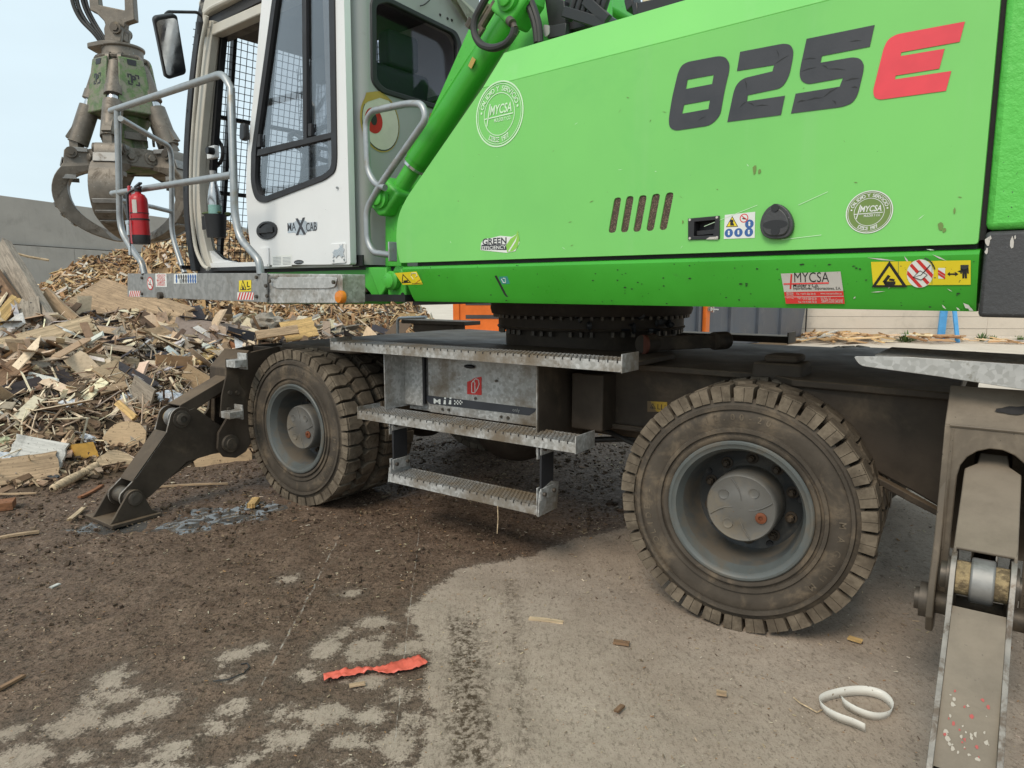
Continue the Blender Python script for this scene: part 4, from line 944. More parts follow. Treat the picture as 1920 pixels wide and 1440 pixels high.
# red and white marking worn on the rear arm
mk = MB(); rr_ = random.Random(9)
for i in range(40):
    t = rr_.choice((.62, .80, .86)) + rr_.gauss(0, .05); y = -1.82 - .14 * t; z = .505 - .25 * (t); x = rr_.uniform(2.18, 2.275); r = rr_.uniform(.0015, .0065)
    n_ = V((0, -.79, .61)); e1 = V((1, 0, 0)); e2 = n_.cross(e1)
    c = V((x, -1.80 + (-.10) * t * .98, .535 - .28 * t)) + V((0, -.0, 0))
    c = V((x, -1.80 - (2.02 + .12 - 1.80) * t, .535 - (.535 - .255) * t)) + n_ * .002
    k = [c + (e1 * math.cos(a) + e2 * math.sin(a) * 1.3) * r * rr_.uniform(.4, 1.2) for a in [j * 1.05 for j in range(6)]]
    mk.flat(k, 1 if i % 3 == 0 else 0)
mk.build('worn_marking', [plain('worn_white', (.42, .38, .32), .7), plain('worn_red', (.42, .09, .08), .7)], sr, smooth=0, stuff=True)
wd = MB(); wd.tube([V((2.10, -1.362, .99)), V((2.37, -1.362, .99))], .006, 6); wd.tube([V((2.109, -1.36, .98)), V((2.109, -1.40, .36))], .005, 6); wd.split('weld_bead', M['stab'], sr)
stn = MB(); rr_ = random.Random(21)
for (x, y, z, r) in ((2.27, -1.303, 1.05, .035), (2.30, -1.298, 1.055, .028), (2.24, -1.305, 1.047, .02)):
    stn.flat([V((x + math.cos(t) * r * rr_.uniform(.8, 1.3), y - .004 + math.sin(t) * -.0 , z + math.sin(t) * r * .35)) + V((0, -.0, 0)) + V((0, (math.sin(t) * r * .35) * 1.02, 0)) for t in [k * .63 for k in range(10)]])
stn.build('grease_stain', M['black'], sr, smooth=0, stuff=True)
# front corner boarding bracket with two small steps
fb = MB(); xb = -2.0
T = lambda px, py, X=xb: FA(px, py, X=X)
fb.prism([T(424, 672), T(448, 676), T(456, 690), T(449, 718), T(462, 735), T(460, 764), T(448, 785), T(413, 782), T(416, 742), T(424, 706)], (-.012, 0, 0))
br_ = fb.build('front_boarding_bracket', M['under'], ROOT, bevel=.003)
for (a, b, h) in ((T(424, 680), T(447, 676), .05), (T(414, 776), T(440, 780), .045)):
    m_ = MB(); m_.span((xb, min(a.y, b.y), a.z - h * .6), (xb + .10, max(a.y, b.y), a.z + h * .4)); m_.span((xb - .01, max(a.y, b.y), a.z - h), (xb + .09, max(a.y, b.y) + .012, a.z + h * 1.2)); m_.build('small_step', M['galv'], br_, bevel=.003)
bt = MB()
for px, py in ((430, 736), (444, 736), (428, 767)): bt.cyl(T(px, py), T(px, py) + V((.016, 0, 0)), .014, n=8)
bt.split('bracket_bolt', M['pin'], br_)
# hoses and cables under the chassis
hs = MB()
hs.tube(fillet([(.45, -.7, .66), (.7, -.75, .60), (1.0, -.72, .62), (1.2, -.5, .6)], .1), .014); hs.tube(fillet([(-.2, -.4, .62), (0, -.5, .5), (.4, -.4, .55), (.9, -.3, .6)], .12), .018)
hs.span((-.32, -.42, .45), (-.22, -.3, .62)); hs.split('brake_hose', M['hose'], ROOT)
# ================================================================== MATERIAL HANDLER : superstructure (frame B)
YH = -1.30
def fb_(pts, Y): return [FB(px, py, Y=Y) for px, py in pts]
def part(mb, name, mats, **k): return mb.build(name, mats, ROOT, fr='B', **k)
# ---- belly and base frame
bf = MB()
bf.span((-.40, -1.18, 1.395), (2.20, 1.2, 1.57)); bf.span((-1.0, -1.0, 1.40), (-.40, 1.0, 1.56)); bf.span((-2.9, -1.2, 1.42), (-.9, -.1, 1.50))
part(bf, 'base_frame', M['under'], bevel=.01)
bl = MB(); bl.prism([V((-2.0, -1.30, 1.372)), V((-.45, -1.28, 1.372)), V((-.45, -.3, 1.372)), V((-2.0, -.3, 1.372))], (0, 0, .04)); bl.prism([V((-.45, -1.22, 1.352)), V((.1, -1.22, 1.372)), V((.1, -.6, 1.372)), V((-.45, -.6, 1.352))], (0, 0, .02)); part(bl, 'belly_plate', M['black'])
# ---- skirt below the hood doors
prof = [(-1.255, 1.376), (-1.268, 1.40), (-1.304, 1.535), (-1.306, 1.553), (-1.296, 1.566), (-1.275, 1.571), (-1.2, 1.571), (-1.2, 1.376)]
xl, xr = -.44, 2.262
sk = MB(); n = len(prof); vs = []
for k in range(41):
    x = xl + (xr - xl) * k / 40
    for j, (y, z) in enumerate(prof):
        xx = x
        if k == 0: xx = xl + (.0 if z > 1.5 else (1.53 - z) * .30)     # cut-back corner at the front
        vs.append((xx, y + (vnoise(np.array([[x * 1.0, z * 2]]), 1.7, 4)[0] - .5) * .004 * (1 if j < 5 else 0), z))
fs_ = [(k * n + j, k * n + (j + 1) % n, (k + 1) * n + (j + 1) % n, (k + 1) * n + j) for k in range(40) for j in range(n)]
fs_ += [tuple(range(n)), tuple(range(40 * n + n - 1, 40 * n - 1, -1))]
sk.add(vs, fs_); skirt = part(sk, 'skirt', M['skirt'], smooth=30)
def sk_y(z): return np.interp(z, [1.40, 1.535], [-1.268, -1.304])
def SK(px, py, off=.0015):
    p = FB(px, py, Y=-1.29)
    for _ in range(4): p = FB(px, py, Y=float(sk_y(p.z)) - off)
    return p
SV = V((0, -.036, .135)).normalized()
# ---- hood side panel with vents and latch cut-outs
left = [(750, 493), (743, 462), (743, 430), (748, 400), (762, 371), (904, 156)]
pl = [FB(px, py, Y=YH) for px, py in left]; fz = 2.412
pl[-1].z = fz; xe = 2.256
outer = fillet([pl[0], pl[1], pl[2], pl[3], pl[4], pl[5], V((xe, YH, fz)), V((xe, YH, 1.585))], [.012, .05, .05, .05, .05, .0, .0, .01], 4, True)
vent_px = [[(1152, 371), (1165, 370), (1154, 436), (1140, 437)], [(1175, 368), (1188.5, 367.5), (1177, 435), (1163, 436)], [(1199, 366.5), (1213, 366), (1200.5, 434), (1186.5, 435)], [(1223.5, 364), (1238, 363), (1225, 432.5), (1211, 433.5)], [(1249, 361.5), (1263.5, 360.5), (1249.5, 431), (1235.5, 431.5)]]
vents = [fillet(fb_(v, YH), .014, 3, True) for v in vent_px]
lb = fb_([(1297, 413), (1344, 409), (1342, 444), (1296, 446)], YH)
hd = MB(); hd.plate(outer, vents + [lb], (0, .022, 0))
hood = part(hd, 'engine_hood', M['hood'], bevel=.0035, smooth=30)
# chamfer and roof above the fold
tz = FB(945, 97, Y=-1.215); tzz = FB(1290, 0, Y=-1.215).z; zt = (tz.z + tzz) / 2
cf = MB(); a0 = pl[5]; a1 = V((xe, YH, fz)); b1 = V((xe, -1.215, zt)); b0 = V((tz.x, -1.215, zt))
cf.prism([a0 + V((0, .0, .002)), a1 + V((0, 0, .002)), b1, b0], (0, .02, -.008)); cf.prism([b0, b1, V((xe, -.30, zt + .10)), V((tz.x + .25, -.30, zt + .10))], (0, 0, -.02))
cf.prism([b0 + V((.004, .003, -.02)), V((tz.x + .25, -.31, zt + .08)), V((tz.x + .0, -.4, 1.6)), V((pl[0].x + .03, -1.22, 1.60)), V((pl[4].x + .02, -1.26, pl[4].z)), a0 + V((.02, .025, -.01))], (.015, 0, 0))
part(cf, 'hood_top', M['hood'], bevel=.004)
fill = MB(); fill.span((.55, -1.24, 1.6), (2.268, -.45, 2.38)); fill.span((2.2, -1.2, 1.4), (2.268, 1.2, 2.6)); fill.span((-.36, -1.26, 1.55), (2.25, -1.18, 1.64)); part(fill, 'engine_bay', M['darkint'])
# vent mesh
vm_b = MatB('vent_mesh'); 
vo = _n(vm_b.nt, 'ShaderNodeTexVoronoi', Scale=190); vm_b.link(vm_b.vec, vo.inputs['Vector'])
vm_b.set(color=vm_b.mix(vm_b.ramp(vo.outputs[0], .25, .5), (.21, .145, .10), (.07, .048, .034)), rough=.8, normal=vm_b.bump(vo.outputs[0], .5, .003)); M['ventmesh'] = vm_b.m
for v in vents:
    c = sum(v, V((0, 0, 0))) / len(v); MB().prism([c + (p - c) * 1.06 + V((0, .006, 0)) for p in v], (0, .004, 0)).build('vent_screen', M['ventmesh'], hood)
# pull-handle box
fr_ = fb_([(1291, 410), (1350, 404.5), (1350, 448), (1291, 450)], YH); inn = fb_([(1303, 416), (1342, 412.5), (1338.5, 441), (1301.5, 443)], YH)
hb = MB(); hb.plate([p + V((0, -.006, 0)) for p in fr_], [[p + V((0, -.006, 0)) for p in inn]], (0, .008, 0))
hb.prism([p + V((0, .045, 0)) for p in lb], (0, .004, 0))
for i in range(4):
    a, b = inn[i], inn[(i + 1) % 4]; hb.prism([a, b, b + V((0, .045, 0)), a + V((0, .045, 0))], (sum(inn, V((0, 0, 0))) / 4 - (a + b) / 2).normalized() * -.003)
m0, m1 = fb_([(1304, 437), (1338, 434)], YH); hb.bar(m0 + V((0, .02, 0)), m1 + V((0, .02, 0)), .02, .018)
hx = hb.build('latch_box', M['black'], hood, bevel=.002)
sb = MB()
for p in fr_: 
    c = p + (sum(fr_, V((0, 0, 0))) / 4 - p) * .14; sb.cyl(c + V((0, -.006, 0)), c + V((0, -.009, 0)), .005, n=8)
sb.build('latch_screws', M['stickgrey'], hood, stuff=True)
tp = MB(); tp.flat([p + V((0, -.0075, 0)) for p in fb_([(1325, 449), (1332, 444.5), (1345, 444), (1348, 447), (1347, 449)], YH)]); tp.build('tape_scrap', M['stickgrey'], hood)
# round hood lock
c = FB(1459, 421, Y=YH); lk = MB()
out_l = fb_([(1459, 381), (1474, 388), (1486, 402), (1491, 420), (1489, 434), (1480, 446), (1462, 449), (1443, 448), (1432, 440), (1428, 425), (1431, 408), (1441, 391)], YH)
lk.prism(fillet(out_l, .02, 3, True), (0, -.022, 0))
for (k, t, hh) in ((.80, -.030, 0),): lk.prism([c + (p - c) * k + V((0, -.022, 0)) for p in fillet(out_l, .02, 3, True)], (0, t + .022, 0))
lock = lk.build('hood_lock', M['castgrey'], hood, bevel=.008, seg=3)
l2 = MB()
e = [c + V((.045 * math.cos(t), -.0305, .016 * math.sin(t) - .002)) for t in [i * 2 * math.pi / 20 for i in range(20)]]; l2.flat(e)
k0 = FB(1459, 434, Y=YH); l2.cyl(k0 + V((0, -.03, 0)), k0 + V((0, -.032, 0)), .016, n=14); l2.cyl(FB(1459, 391, Y=YH) + V((0, -.03, 0)), FB(1459, 391, Y=YH) + V((0, -.034, 0)), .014, n=14)
l2.build('lock_recess', M['black'], lock)
l3 = MB(); 
for dx in (-.012, .012): l3.bar(c + V((dx, -.034, -.016)), c + V((dx, -.034, .014)), .005, .006)
l3.split('lock_clip', M['silver'], lock)
# ---- 825E
def numerals():
    z = lambda L: fb_([(1240 + x / 3.2, 30 + y / 3.2) for x, y in L], YH - .0015)
    th = (0, -.0008, 0)
    mb = MB()
    TWO = [(473, 215), (735, 165), (775, 172), (793, 205), (790, 250), (768, 360), (725, 432), (519, 475), (515, 512), (742, 478), (718, 594), (396, 636), (435, 450), (455, 405), (495, 373), (667, 332), (677, 294), (454, 330)]
    FIVE = [(872, 137), (1280, 54), (1251, 184), (964, 240), (956, 280), (1150, 247), (1195, 255), (1216, 292), (1213, 330), (1180, 470), (1150, 520), (1090, 545), (778, 585), (806, 466), (1070, 424), (1090, 372), (880, 410), (840, 392), (828, 350), (838, 290)]
    EEE = [(1822, 33), (1790, 155), (1440, 218), (1436, 240), (1700, 196), (1668, 316), (1406, 358), (1402, 380), (1740, 330), (1708, 449), (1310, 503), (1278, 490), (1270, 450), (1335, 190), (1360, 140), (1410, 110)]
    eight = z([(62, 500), (100, 340), (122, 295), (160, 275), (345, 240), (385, 246), (410, 285), (408, 330), (381, 440), (355, 590), (325, 630), (285, 658), (85, 688), (50, 672), (44, 625)])
    mb.plate(fillet(eight, .05, 4, True), [z([(158, 382), (315, 353), (305, 408), (148, 438)]), z([(137, 533), (292, 505), (283, 558), (125, 586)])], th)
    mb.plate(fillet(z(TWO), [.0] + [.06] * 6 + [0] * 5 + [.06] * 3 + [0, 0, 0], 4, True), [], th)
    mb.plate(fillet(z(FIVE), [0] * 5 + [.06] * 7 + [0] * 4 + [.05] * 4, 4, True), [], th)
    mb.build('model_numerals', M['ink'], hood, smooth=0)
    e_ = MB(); e_.plate(fillet(z(EEE), [0] * 10 + [.05] * 6, 4, True), [], th)
    e_.build('model_letter', M['inkred'], hood, smooth=0)
    # dirty outline glue around the numerals
    cr = MB(); r2 = random.Random(4)
    for (x0, y0, x1, y1) in ((690, 200, 706, 252), (680, 290, 770, 234), (965, 295, 1000, 318), (1000, 318, 1110, 324), (1130, 155, 1205, 148), (850, 262, 930, 255), (815, 520, 870, 508), (870, 508, 970, 490), (970, 490, 1062, 428), (500, 378, 512, 440), (520, 520, 560, 542), (560, 542, 645, 536), (470, 550, 515, 512), (220, 630, 268, 602), (835, 335, 930, 308), (1100, 392, 1190, 374), (1140, 430, 1180, 432), (1025, 505, 1050, 535)):
        a, b = z([(x0, y0), (x1, y1)]); d = V((b - a).cross(V((0, 1, 0))).normalized()) * r2.uniform(.0015, .003); o = V((0, -.0016, 0)); m = (a + b) / 2 + d * 1.2
        cr.flat([a + o, m - d + o, b + o, m + d + o])
    cr.build('peeling_cracks', M['inkblack'], hood, smooth=0, stuff=True)
numerals()
# ---- round dealer stickers
def seal(cpx, cpy, rz, rx, mats, fill):
    c = FB(cpx, cpy, Y=YH - .0016); mb = MB(); u, v = UX * rx, UZ * rz
    N = 64; ang = [i * 2 * math.pi / N for i in range(N)]
    ring = lambda r, dy: [c + u * math.cos(a) * r + v * math.sin(a) * r + V((0, dy, 0)) for a in ang]
    def annul(r0, r1, dy, mi):
        p = ring(r0, dy) + ring(r1, dy); mb.add(p, [(i, (i + 1) % N, N + (i + 1) % N, N + i) for i in range(N)], mi)
    if fill: mb.flat(ring(1.0, 0), 1)
    annul(.955, 1.0, -.0006, 0); annul(.895, .915, -.0006, 0); annul(.625, .65, -.0006, 0)
    def arct(txt, a0, a1, r, inward):
        k = len(txt)
        for i, ch in enumerate(txt):
            if ch == ' ': continue
            a = R(a0 + (a1 - a0) * i / (k - 1)); d = u * math.cos(a) + v * math.sin(a); tx = u * math.sin(a) - v * math.cos(a); ty = d
            if inward: tx, ty = -tx, -d
            put_text(mb, ch, c + d * r + V((0, -.0008, 0)), tx, ty, height=.15, mi=0, bold=.02)
    arct('CALIDAD Y SERVICIO', 157, 23, .70, False); arct('DESDE 1977', 242, 298, .845, True)
    for a in (170, 10): 
        p = c + (u * math.cos(R(a)) + v * math.sin(R(a))) * .77; mb.flat([p + u * math.cos(t) * .04 + v * math.sin(t) * .04 + V((0, -.0008, 0)) for t in [i * .785 for i in range(8)]], 0)
    uu, vv = UX * rz, UZ * rz; o = V((0, -.0008, 0))
    sx = rx / rz
    put_text(mb, 'MYCSA', c + u * .06 + v * .02 + o, UX, UZ, width=rx * .92, height=rz * .27, mi=0, bold=.018, shear=.18)
    put_text(mb, 'MULDER Y CO.', c + u * .14 + v * -.22 + o, UX, UZ, width=rx * .70, height=rz * .11, mi=0, bold=.012)
    L = lambda a, b, t: mb.flat([c + u * a[0] + v * a[1] + V((0, -.0008, 0)) - vv * t, c + u * b[0] + v * b[1] + V((0, -.0008, 0)) - vv * t, c + u * b[0] + v * b[1] + V((0, -.0008, 0)) + vv * t, c + u * a[0] + v * a[1] + V((0, -.0008, 0)) + vv * t], 0)
    L((-.62, -.07), (.58, -.05), .018)
    p, q = c + u * -.55 + v * -.30 + o, c + u * -.40 + v * .36 + o; mb.flat([p, p + u * .045, q + u * .045, q], 0)
    mb.build('dealer_seal', mats, hood, smooth=0)
def half(px, py, rpx, rpy): c = FB(px, py, Y=YH); return (FB(px, py - rpy, Y=YH) - FB(px, py + rpy, Y=YH)).length / 2, (FB(px + rpx, py, Y=YH) - FB(px - rpx, py, Y=YH)).length / 2
rz, rx = half(936, 214, 45, 62); seal(936, 214, rz, rz, [M['palegreen']], False)
rz, rx = half(1629.5, 397.5, 44, 40); seal(1629.5, 397.5, rz, rx, [M['inkwhite'], M['olive']], True)
# ---- other stickers on the hood
ge = MB(); Yg = YH - .0016
q = fb_([(902, 456), (907, 448), (922, 446), (938, 442), (960, 444), (972, 437), (974, 455), (966, 471), (950, 474), (930, 472), (901, 469)], Yg); ge.flat(q, 0)
ge.flat([p + V((0, -.0005, 0)) for p in fb_([(903, 459), (950, 458), (950, 469), (902, 468)], Yg)], 1)
ge.flat([p + V((0, -.0006, 0)) for p in fb_([(951, 473), (949, 460), (957, 448), (968, 440), (971, 432), (974, 450), (970, 464), (962, 471)], Yg)], 2)
ge.flat([p + V((0, -.0009, 0)) for p in fb_([(953, 471), (966, 450), (970, 442), (967, 453), (955, 472)], Yg)], 0)
d = V((0, -.001, 0))
put_text(ge, 'GREEN', FB(927, 458, Y=Yg) + d, UX, UZ, width=(FB(950, 458, Y=Yg) - FB(905, 458, Y=Yg)).length, height=.030, mi=1, bold=.02)
put_text(ge, 'EFFICIENCY', FB(926, 467.5, Y=Yg) + d, UX, UZ, width=(FB(949, 458, Y=Yg) - FB(904, 458, Y=Yg)).length, height=.017, mi=0, bold=.01)
ge.build('efficiency_badge', [M['inkwhite'], M['ink'], M['leaf']], hood, smooth=0)
ss = MB(); Q = lambda px, py, k=0: FB(px, py, Y=YH - .0016 - .0004 * k)
ss.flat([Q(1359, 403), Q(1416, 397), Q(1415, 446), Q(1357, 448)], 0)
def disc(mb, c, r, mi, n=20, k=0): mb.flat([c + UX * math.cos(i * 2 * math.pi / n) * r + UZ * math.sin(i * 2 * math.pi / n) * r + V((0, -.0004 * k, 0)) for i in range(n)], mi)
mb = ss; tr = [Q(1361, 426, 1), Q(1384, 425, 1), Q(1373, 405, 1)]; mb.flat(tr, 3); cc = sum(tr, V((0, 0, 0))) / 3; mb.flat([cc + (p - cc) * .82 + V((0, -.0004, 0)) for p in tr], 1)
disc(mb, Q(1372, 415, 3), .007, 3); mb.flat([Q(1369, 418, 3), Q(1375, 418, 3), Q(1377, 423, 3), Q(1369, 423, 3)], 3)
for (px, py, mi) in ((1395, 409, 4), (1405, 420, 2), (1366.5, 437, 2), (1384.5, 436, 2), (1404, 435.5, 2)):
    disc(mb, Q(px, py, 1), .0165, mi); 
    if mi == 4: disc(mb, Q(px, py, 2), .013, 0); p, q_ = Q(px - 5, py - 4, 3), Q(px + 5, py + 4, 3); mb.flat([p, q_, q_ + UZ * .004, p + UZ * .004], 4); mb.flat([Q(px - 4, py + 2, 2), Q(px + 4, py + 3, 2), Q(px + 4, py, 2), Q(px - 3, py - 1, 2)], 3)
    else: disc(mb, Q(px, py - 2.6, 2), .0038, 0); mb.flat([Q(px - 2, py - .6, 2), Q(px + 2, py - .6, 2), Q(px + 1.3, py + 3.6, 2), Q(px - 1.3, py + 3.6, 2)], 0)
ss.build('safety_sticker', [M['inkwhite'], M['yellow'], M['inkblue'], M['inkblack'], M['stickred']], hood, smooth=0)
# scratches
scr = MB(); r2 = random.Random(12)
for i in range(34):
    px = r2.uniform(780, 1820); py = r2.uniform(150, 480)
    if (px - 750) < (480 - py) * .62: continue
    a = Q(px, py); l = r2.uniform(.004, .03); an = r2.uniform(-.9, .9); dd = V((math.cos(an) * l, 0, math.sin(an) * l)); wd = r2.uniform(.0008, .0022)
    scr.flat([a, a + dd * .5 + UZ * wd, a + dd, a + dd * .5 - UZ * wd], 0 if r2.random() < .7 else 1)
for (x0, y0, x1, y1) in ((1497, 385, 1552, 360), (1320, 425, 1420, 385), (1465, 450, 1540, 441)):
    a, b = Q(x0, y0, 2), Q(x1, y1, 2); scr.flat([a, b, b + UZ * .0018, a + UZ * .0018], 1)
for (x0, y0, rr) in ((1415, 318, .02), (1424, 322, .012), (1765, 424, .02), (1770, 432, .012), (1280, 416, .008), (1790, 395, .012)):
    c = Q(x0, y0, 1); scr.flat([c + V((math.cos(t) * rr * r2.uniform(.2, .6), 0, math.sin(t) * rr * r2.uniform(.5, 1.1))) for t in [k * .9 for k in range(7)]], 0)
scr.build('scratches', [M['olive'], M['palegreen']], hood, smooth=0, stuff=True)
# ---- skirt stickers
st = MB()
st.flat([SK(1464, 513), SK(1576, 509), SK(1581, 545.5), SK(1470, 547.5)], 0); st.flat([SK(1470, 547.5), SK(1581, 545.5), SK(1584, 569.5), SK(1473.5, 569.5)], 1)
put_text(st, 'MYCSA', SK(1521.5, 529, .0025), UX, SV, width=(SK(1554, 528) - SK(1489, 528)).length, height=.036, mi=2, bold=-.004)
put_text(st, 'Mulder y Co.', SK(1511, 538.5, .0025), UX, SV, width=(SK(1535, 538) - SK(1487, 538)).length, height=.014, mi=2, bold=.012)
put_text(st, 'Importaciones - Exportaciones, S.A.', SK(1531, 543, .0025), UX, SV, width=(SK(1575, 543) - SK(1486, 543)).length, height=.010, mi=2, bold=.008)
for (a, b, w_) in (((1484, 514), (1482, 542), .003), ((1469, 532.5), (1554, 530.5), .0025)):
    p, q_ = SK(*a, .0024), SK(*b, .0024); dd = (q_ - p).normalized().cross(V((0, 1, 0))).normalized() * w_; st.flat([p - dd, q_ - dd, q_ + dd, p + dd], 1)
p, q_ = SK(1471, 557.5, .0024), SK(1582, 556, .0024); st.flat([p, q_, q_ + SV * .002, p + SV * .002], 0)
for (txt, px, py, wpx) in (('OFICINA', 1481, 551.5, 14), ('CENTRAL:', 1481, 554.5, 14), ('Tel.: +34 91 806 04 00', 1511, 553, 36), ('www.mycsamulder.es', 1558, 552, 40), ('TALLER', 1482, 562.5, 13), ('Y OFICINA:', 1482, 565.5, 14), ('Telf.: +34 91 806 03 96', 1513, 561, 36), ('+34 91 806 70 15', 1517, 564.5, 27), ('Fax: +34 91 806 70 34', 1514, 568, 34), ('C/ Sur, 11', 1548, 560.5, 18), ('Pol. Ind. Prado Concejil', 1560, 564, 40), ('28890 Loeches (Madrid)', 1560, 567.5, 40)):
    put_text(st, txt, SK(px, py, .0026), UX, SV, width=(SK(px + wpx / 2, py) - SK(px - wpx / 2, py)).length, height=.0075, mi=0, bold=.006)
st.build('dealer_plate', [M['stickgrey'], M['stickred'], M['inkblack']], skirt, smooth=0)
ws = MB(); SKo = lambda px, py, k: SK(px, py, .0014 + .0007 * k)
ws.flat([SKo(1633, 491, 0), SKo(1820, 488, 0), SKo(1820, 534, 0), SKo(1637, 535, 0)], 0)
c = SKo(1667.5, 516, 1); warn_tri(ws, c - SV * .014, UX, SV, .054, 0, 1)
c = SKo(1725, 513, 1); a_ = (SK(1750, 513) - SK(1700, 513)).length / 2; b2 = .047
ell = lambda k, dz: [c + UX * a_ * k * math.cos(t) + SV * b2 * k * math.sin(t) + V((0, -dz, 0)) for t in [i * math.pi / 16 for i in range(32)]]
ws.flat(ell(1.0, .0), 3)
for t0 in (-.62, -.05, .52):      # red diagonal bars clipped to the disc
    pts = []
    for s_ in (-1, 1):
        d0 = t0 + s_ * .115; hlf = math.sqrt(max(0, 1 - d0 * d0)) * .96
        u0 = V((.71, 0, .71)) * d0; w0 = V((.71, 0, -.71)) * hlf
        pts += [u0 - w0 * s_, u0 + w0 * s_]
    ws.flat([c + UX * a_ * p.x + SV * b2 * p.z + V((0, -.0007, 0)) for p in pts], 2)
ws.flat([c + UX * a_ * x + SV * b2 * z + V((0, -.0014, 0)) for x, z in ((-.5, -.25), (.1, -.45), (.55, -.1), (.0, .2))], 3)
ws.tube([c + UX * a_ * x + SV * b2 * z + V((0, -.0015, 0)) for x, z in ((-.5, -.25), (.1, -.45), (.55, -.1), (.0, .2), (-.5, -.25), (.1, -.1), (.75, .6))], .0013, 4, mi=1)
ws.tube([c + UX * a_ * 1.12 * math.cos(t) + SV * b2 * 1.12 * math.sin(t) + V((0, -.001, 0)) for t in [.25 + i * .13 for i in range(9)]], .0018, 4, mi=1)
for (px0, px1) in ((1684, 1685), (1747, 1748)): ws.flat([SKo(px0, 490, 1), SKo(px1, 490, 1), SKo(px1, 533, 1), SKo(px0, 533, 1)], 4)
ws.flat([SKo(1759, 502.5, 1), SKo(1772, 502.5, 1), SKo(1772, 522.5, 1), SKo(1759.5, 522.5, 1)], 3)
for (y0, y1, dy) in ((502.5, 507, 10), (508, 513, 10)): ws.flat([SKo(1759, y0 + 3, 2), SKo(1772, y0 + 11, 2), SKo(1772, y0 + 15.5, 2), SKo(1759, y0 + 7.5, 2)], 2)
ws.flat([SKo(x, y, 1) for x, y in ((1776, 514), (1781, 509.5), (1781, 512.5), (1791, 512.5), (1791, 509.5), (1797, 514), (1791, 518), (1791, 515.5), (1781, 515.5), (1781, 518))], 1)
ws.flat([SKo(x, y, 1) for x, y in ((1801, 501), (1816, 501), (1816.5, 513), (1813.5, 513), (1813, 506), (1813, 522), (1809.3, 522), (1808.6, 512), (1808, 522), (1804.4, 522), (1804, 506), (1803.5, 513), (1800.5, 513))], 1)
disc(ws, SKo(1808.5, 498.5, 1), .011, 1)
ws.build('warning_sticker', [M['yellow'], M['inkblack'], M['stickred'], M['inkwhite'], M['olive']], skirt, smooth=0)
w2 = MB(); w2.flat([SKo(740, 512, 0), SKo(781, 509, 0), SKo(793, 533, 0), SKo(755, 534, 0)], 0)
tr = [SKo(753, 531, 1), SKo(771, 530, 1), SKo(755, 513, 1)]; cc = sum(tr, V((0, 0, 0))) / 3; w2.flat(tr, 1); w2.flat([cc + (p - cc) * .7 + V((0, -.0007, 0)) for p in tr], 0); w2.flat([SKo(756, 526, 3), SKo(765, 525, 3), SKo(764, 529, 3), SKo(757, 529, 3)], 1)
w2.tube([SKo(x, y, 1) for x, y in ((775, 524), (770, 517), (772, 512), (780, 512), (782, 517), (779, 519))], .0016, 4, mi=2); w2.tube([SKo(x, y, 1) for x, y in ((772, 532), (792, 530.5))], .0013, 4, mi=1); w2.tube([SKo(x, y, 1) for x, y in ((779, 531), (788, 524))], .0013, 4, mi=3)
w2.build('crush_sticker', [M['yellow'], M['inkblack'], M['inkwhite'], M['stickred']], skirt, smooth=0)
w3 = MB(); w3.flat([SKo(935, 519, 0), SKo(951, 518, 0), SKo(956, 532, 0), SKo(941, 533, 0)], 0); w3.tube([SKo(x, y, 1) for x, y in ((940, 523), (944, 530), (948, 530))], .0022, 4, mi=1); w3.tube([SKo(x, y, 1) for x, y in ((943, 522), (947, 522), (948, 529))], .002, 4, mi=1); w3.build('pictogram_sticker', [M['teal'], M['inkwhite']], skirt, smooth=0)
sl = MB(); sl.prism([SKo(x, y, 0) for x, y in ((927, 517), (931, 516.5), (950, 553), (953.5, 557), (949, 556.5), (945, 552))], (0, .01, 0)); sl.build('drain_slot', M['black'], skirt, smooth=0)
ch = MB(); r2 = random.Random(31)
for i in range(90):
    px = r2.uniform(770, 1828); py = 505 + r2.uniform(-18, 65); 
    if px > 1400: py = r2.uniform(486, 580)
    c = SKo(px, py, 0); rr = r2.uniform(.0012, .0045); ch.flat([c + UX * math.cos(t) * rr * r2.uniform(.6, 2.2) + SV * math.sin(t) * rr * r2.uniform(.5, 1) for t in [k * 1.26 for k in range(5)]], 0)
for (x0, y0, x1, y1, w_) in ((1625, 483, 1680, 489, .003), (1695, 480, 1705, 494, .003), (1748, 477, 1775, 489, .003), (1632, 548, 1660, 546, .002), (1665, 541, 1672, 535, .002), (1776, 541, 1786, 547, .0015), (1766, 571, 1774, 580, .003), (1806, 568, 1822, 580, .008), (1600, 560, 1604, 556, .003), (1815, 576, 1825, 583, .006), (1793, 576, 1800, 582, .003)):
    a, b = SKo(x0, y0, 0), SKo(x1, y1, 0); m = (a + b) / 2; dd = (b - a).normalized().cross(V((0, 1, 0))) * w_; ch.flat([a, m - dd, b, m + dd * .6], 1)
ch.build('paint_chips', [plain('chip_dark', (.02, .045, .018), .7), M['stickgrey']], skirt, smooth=0, stuff=True)
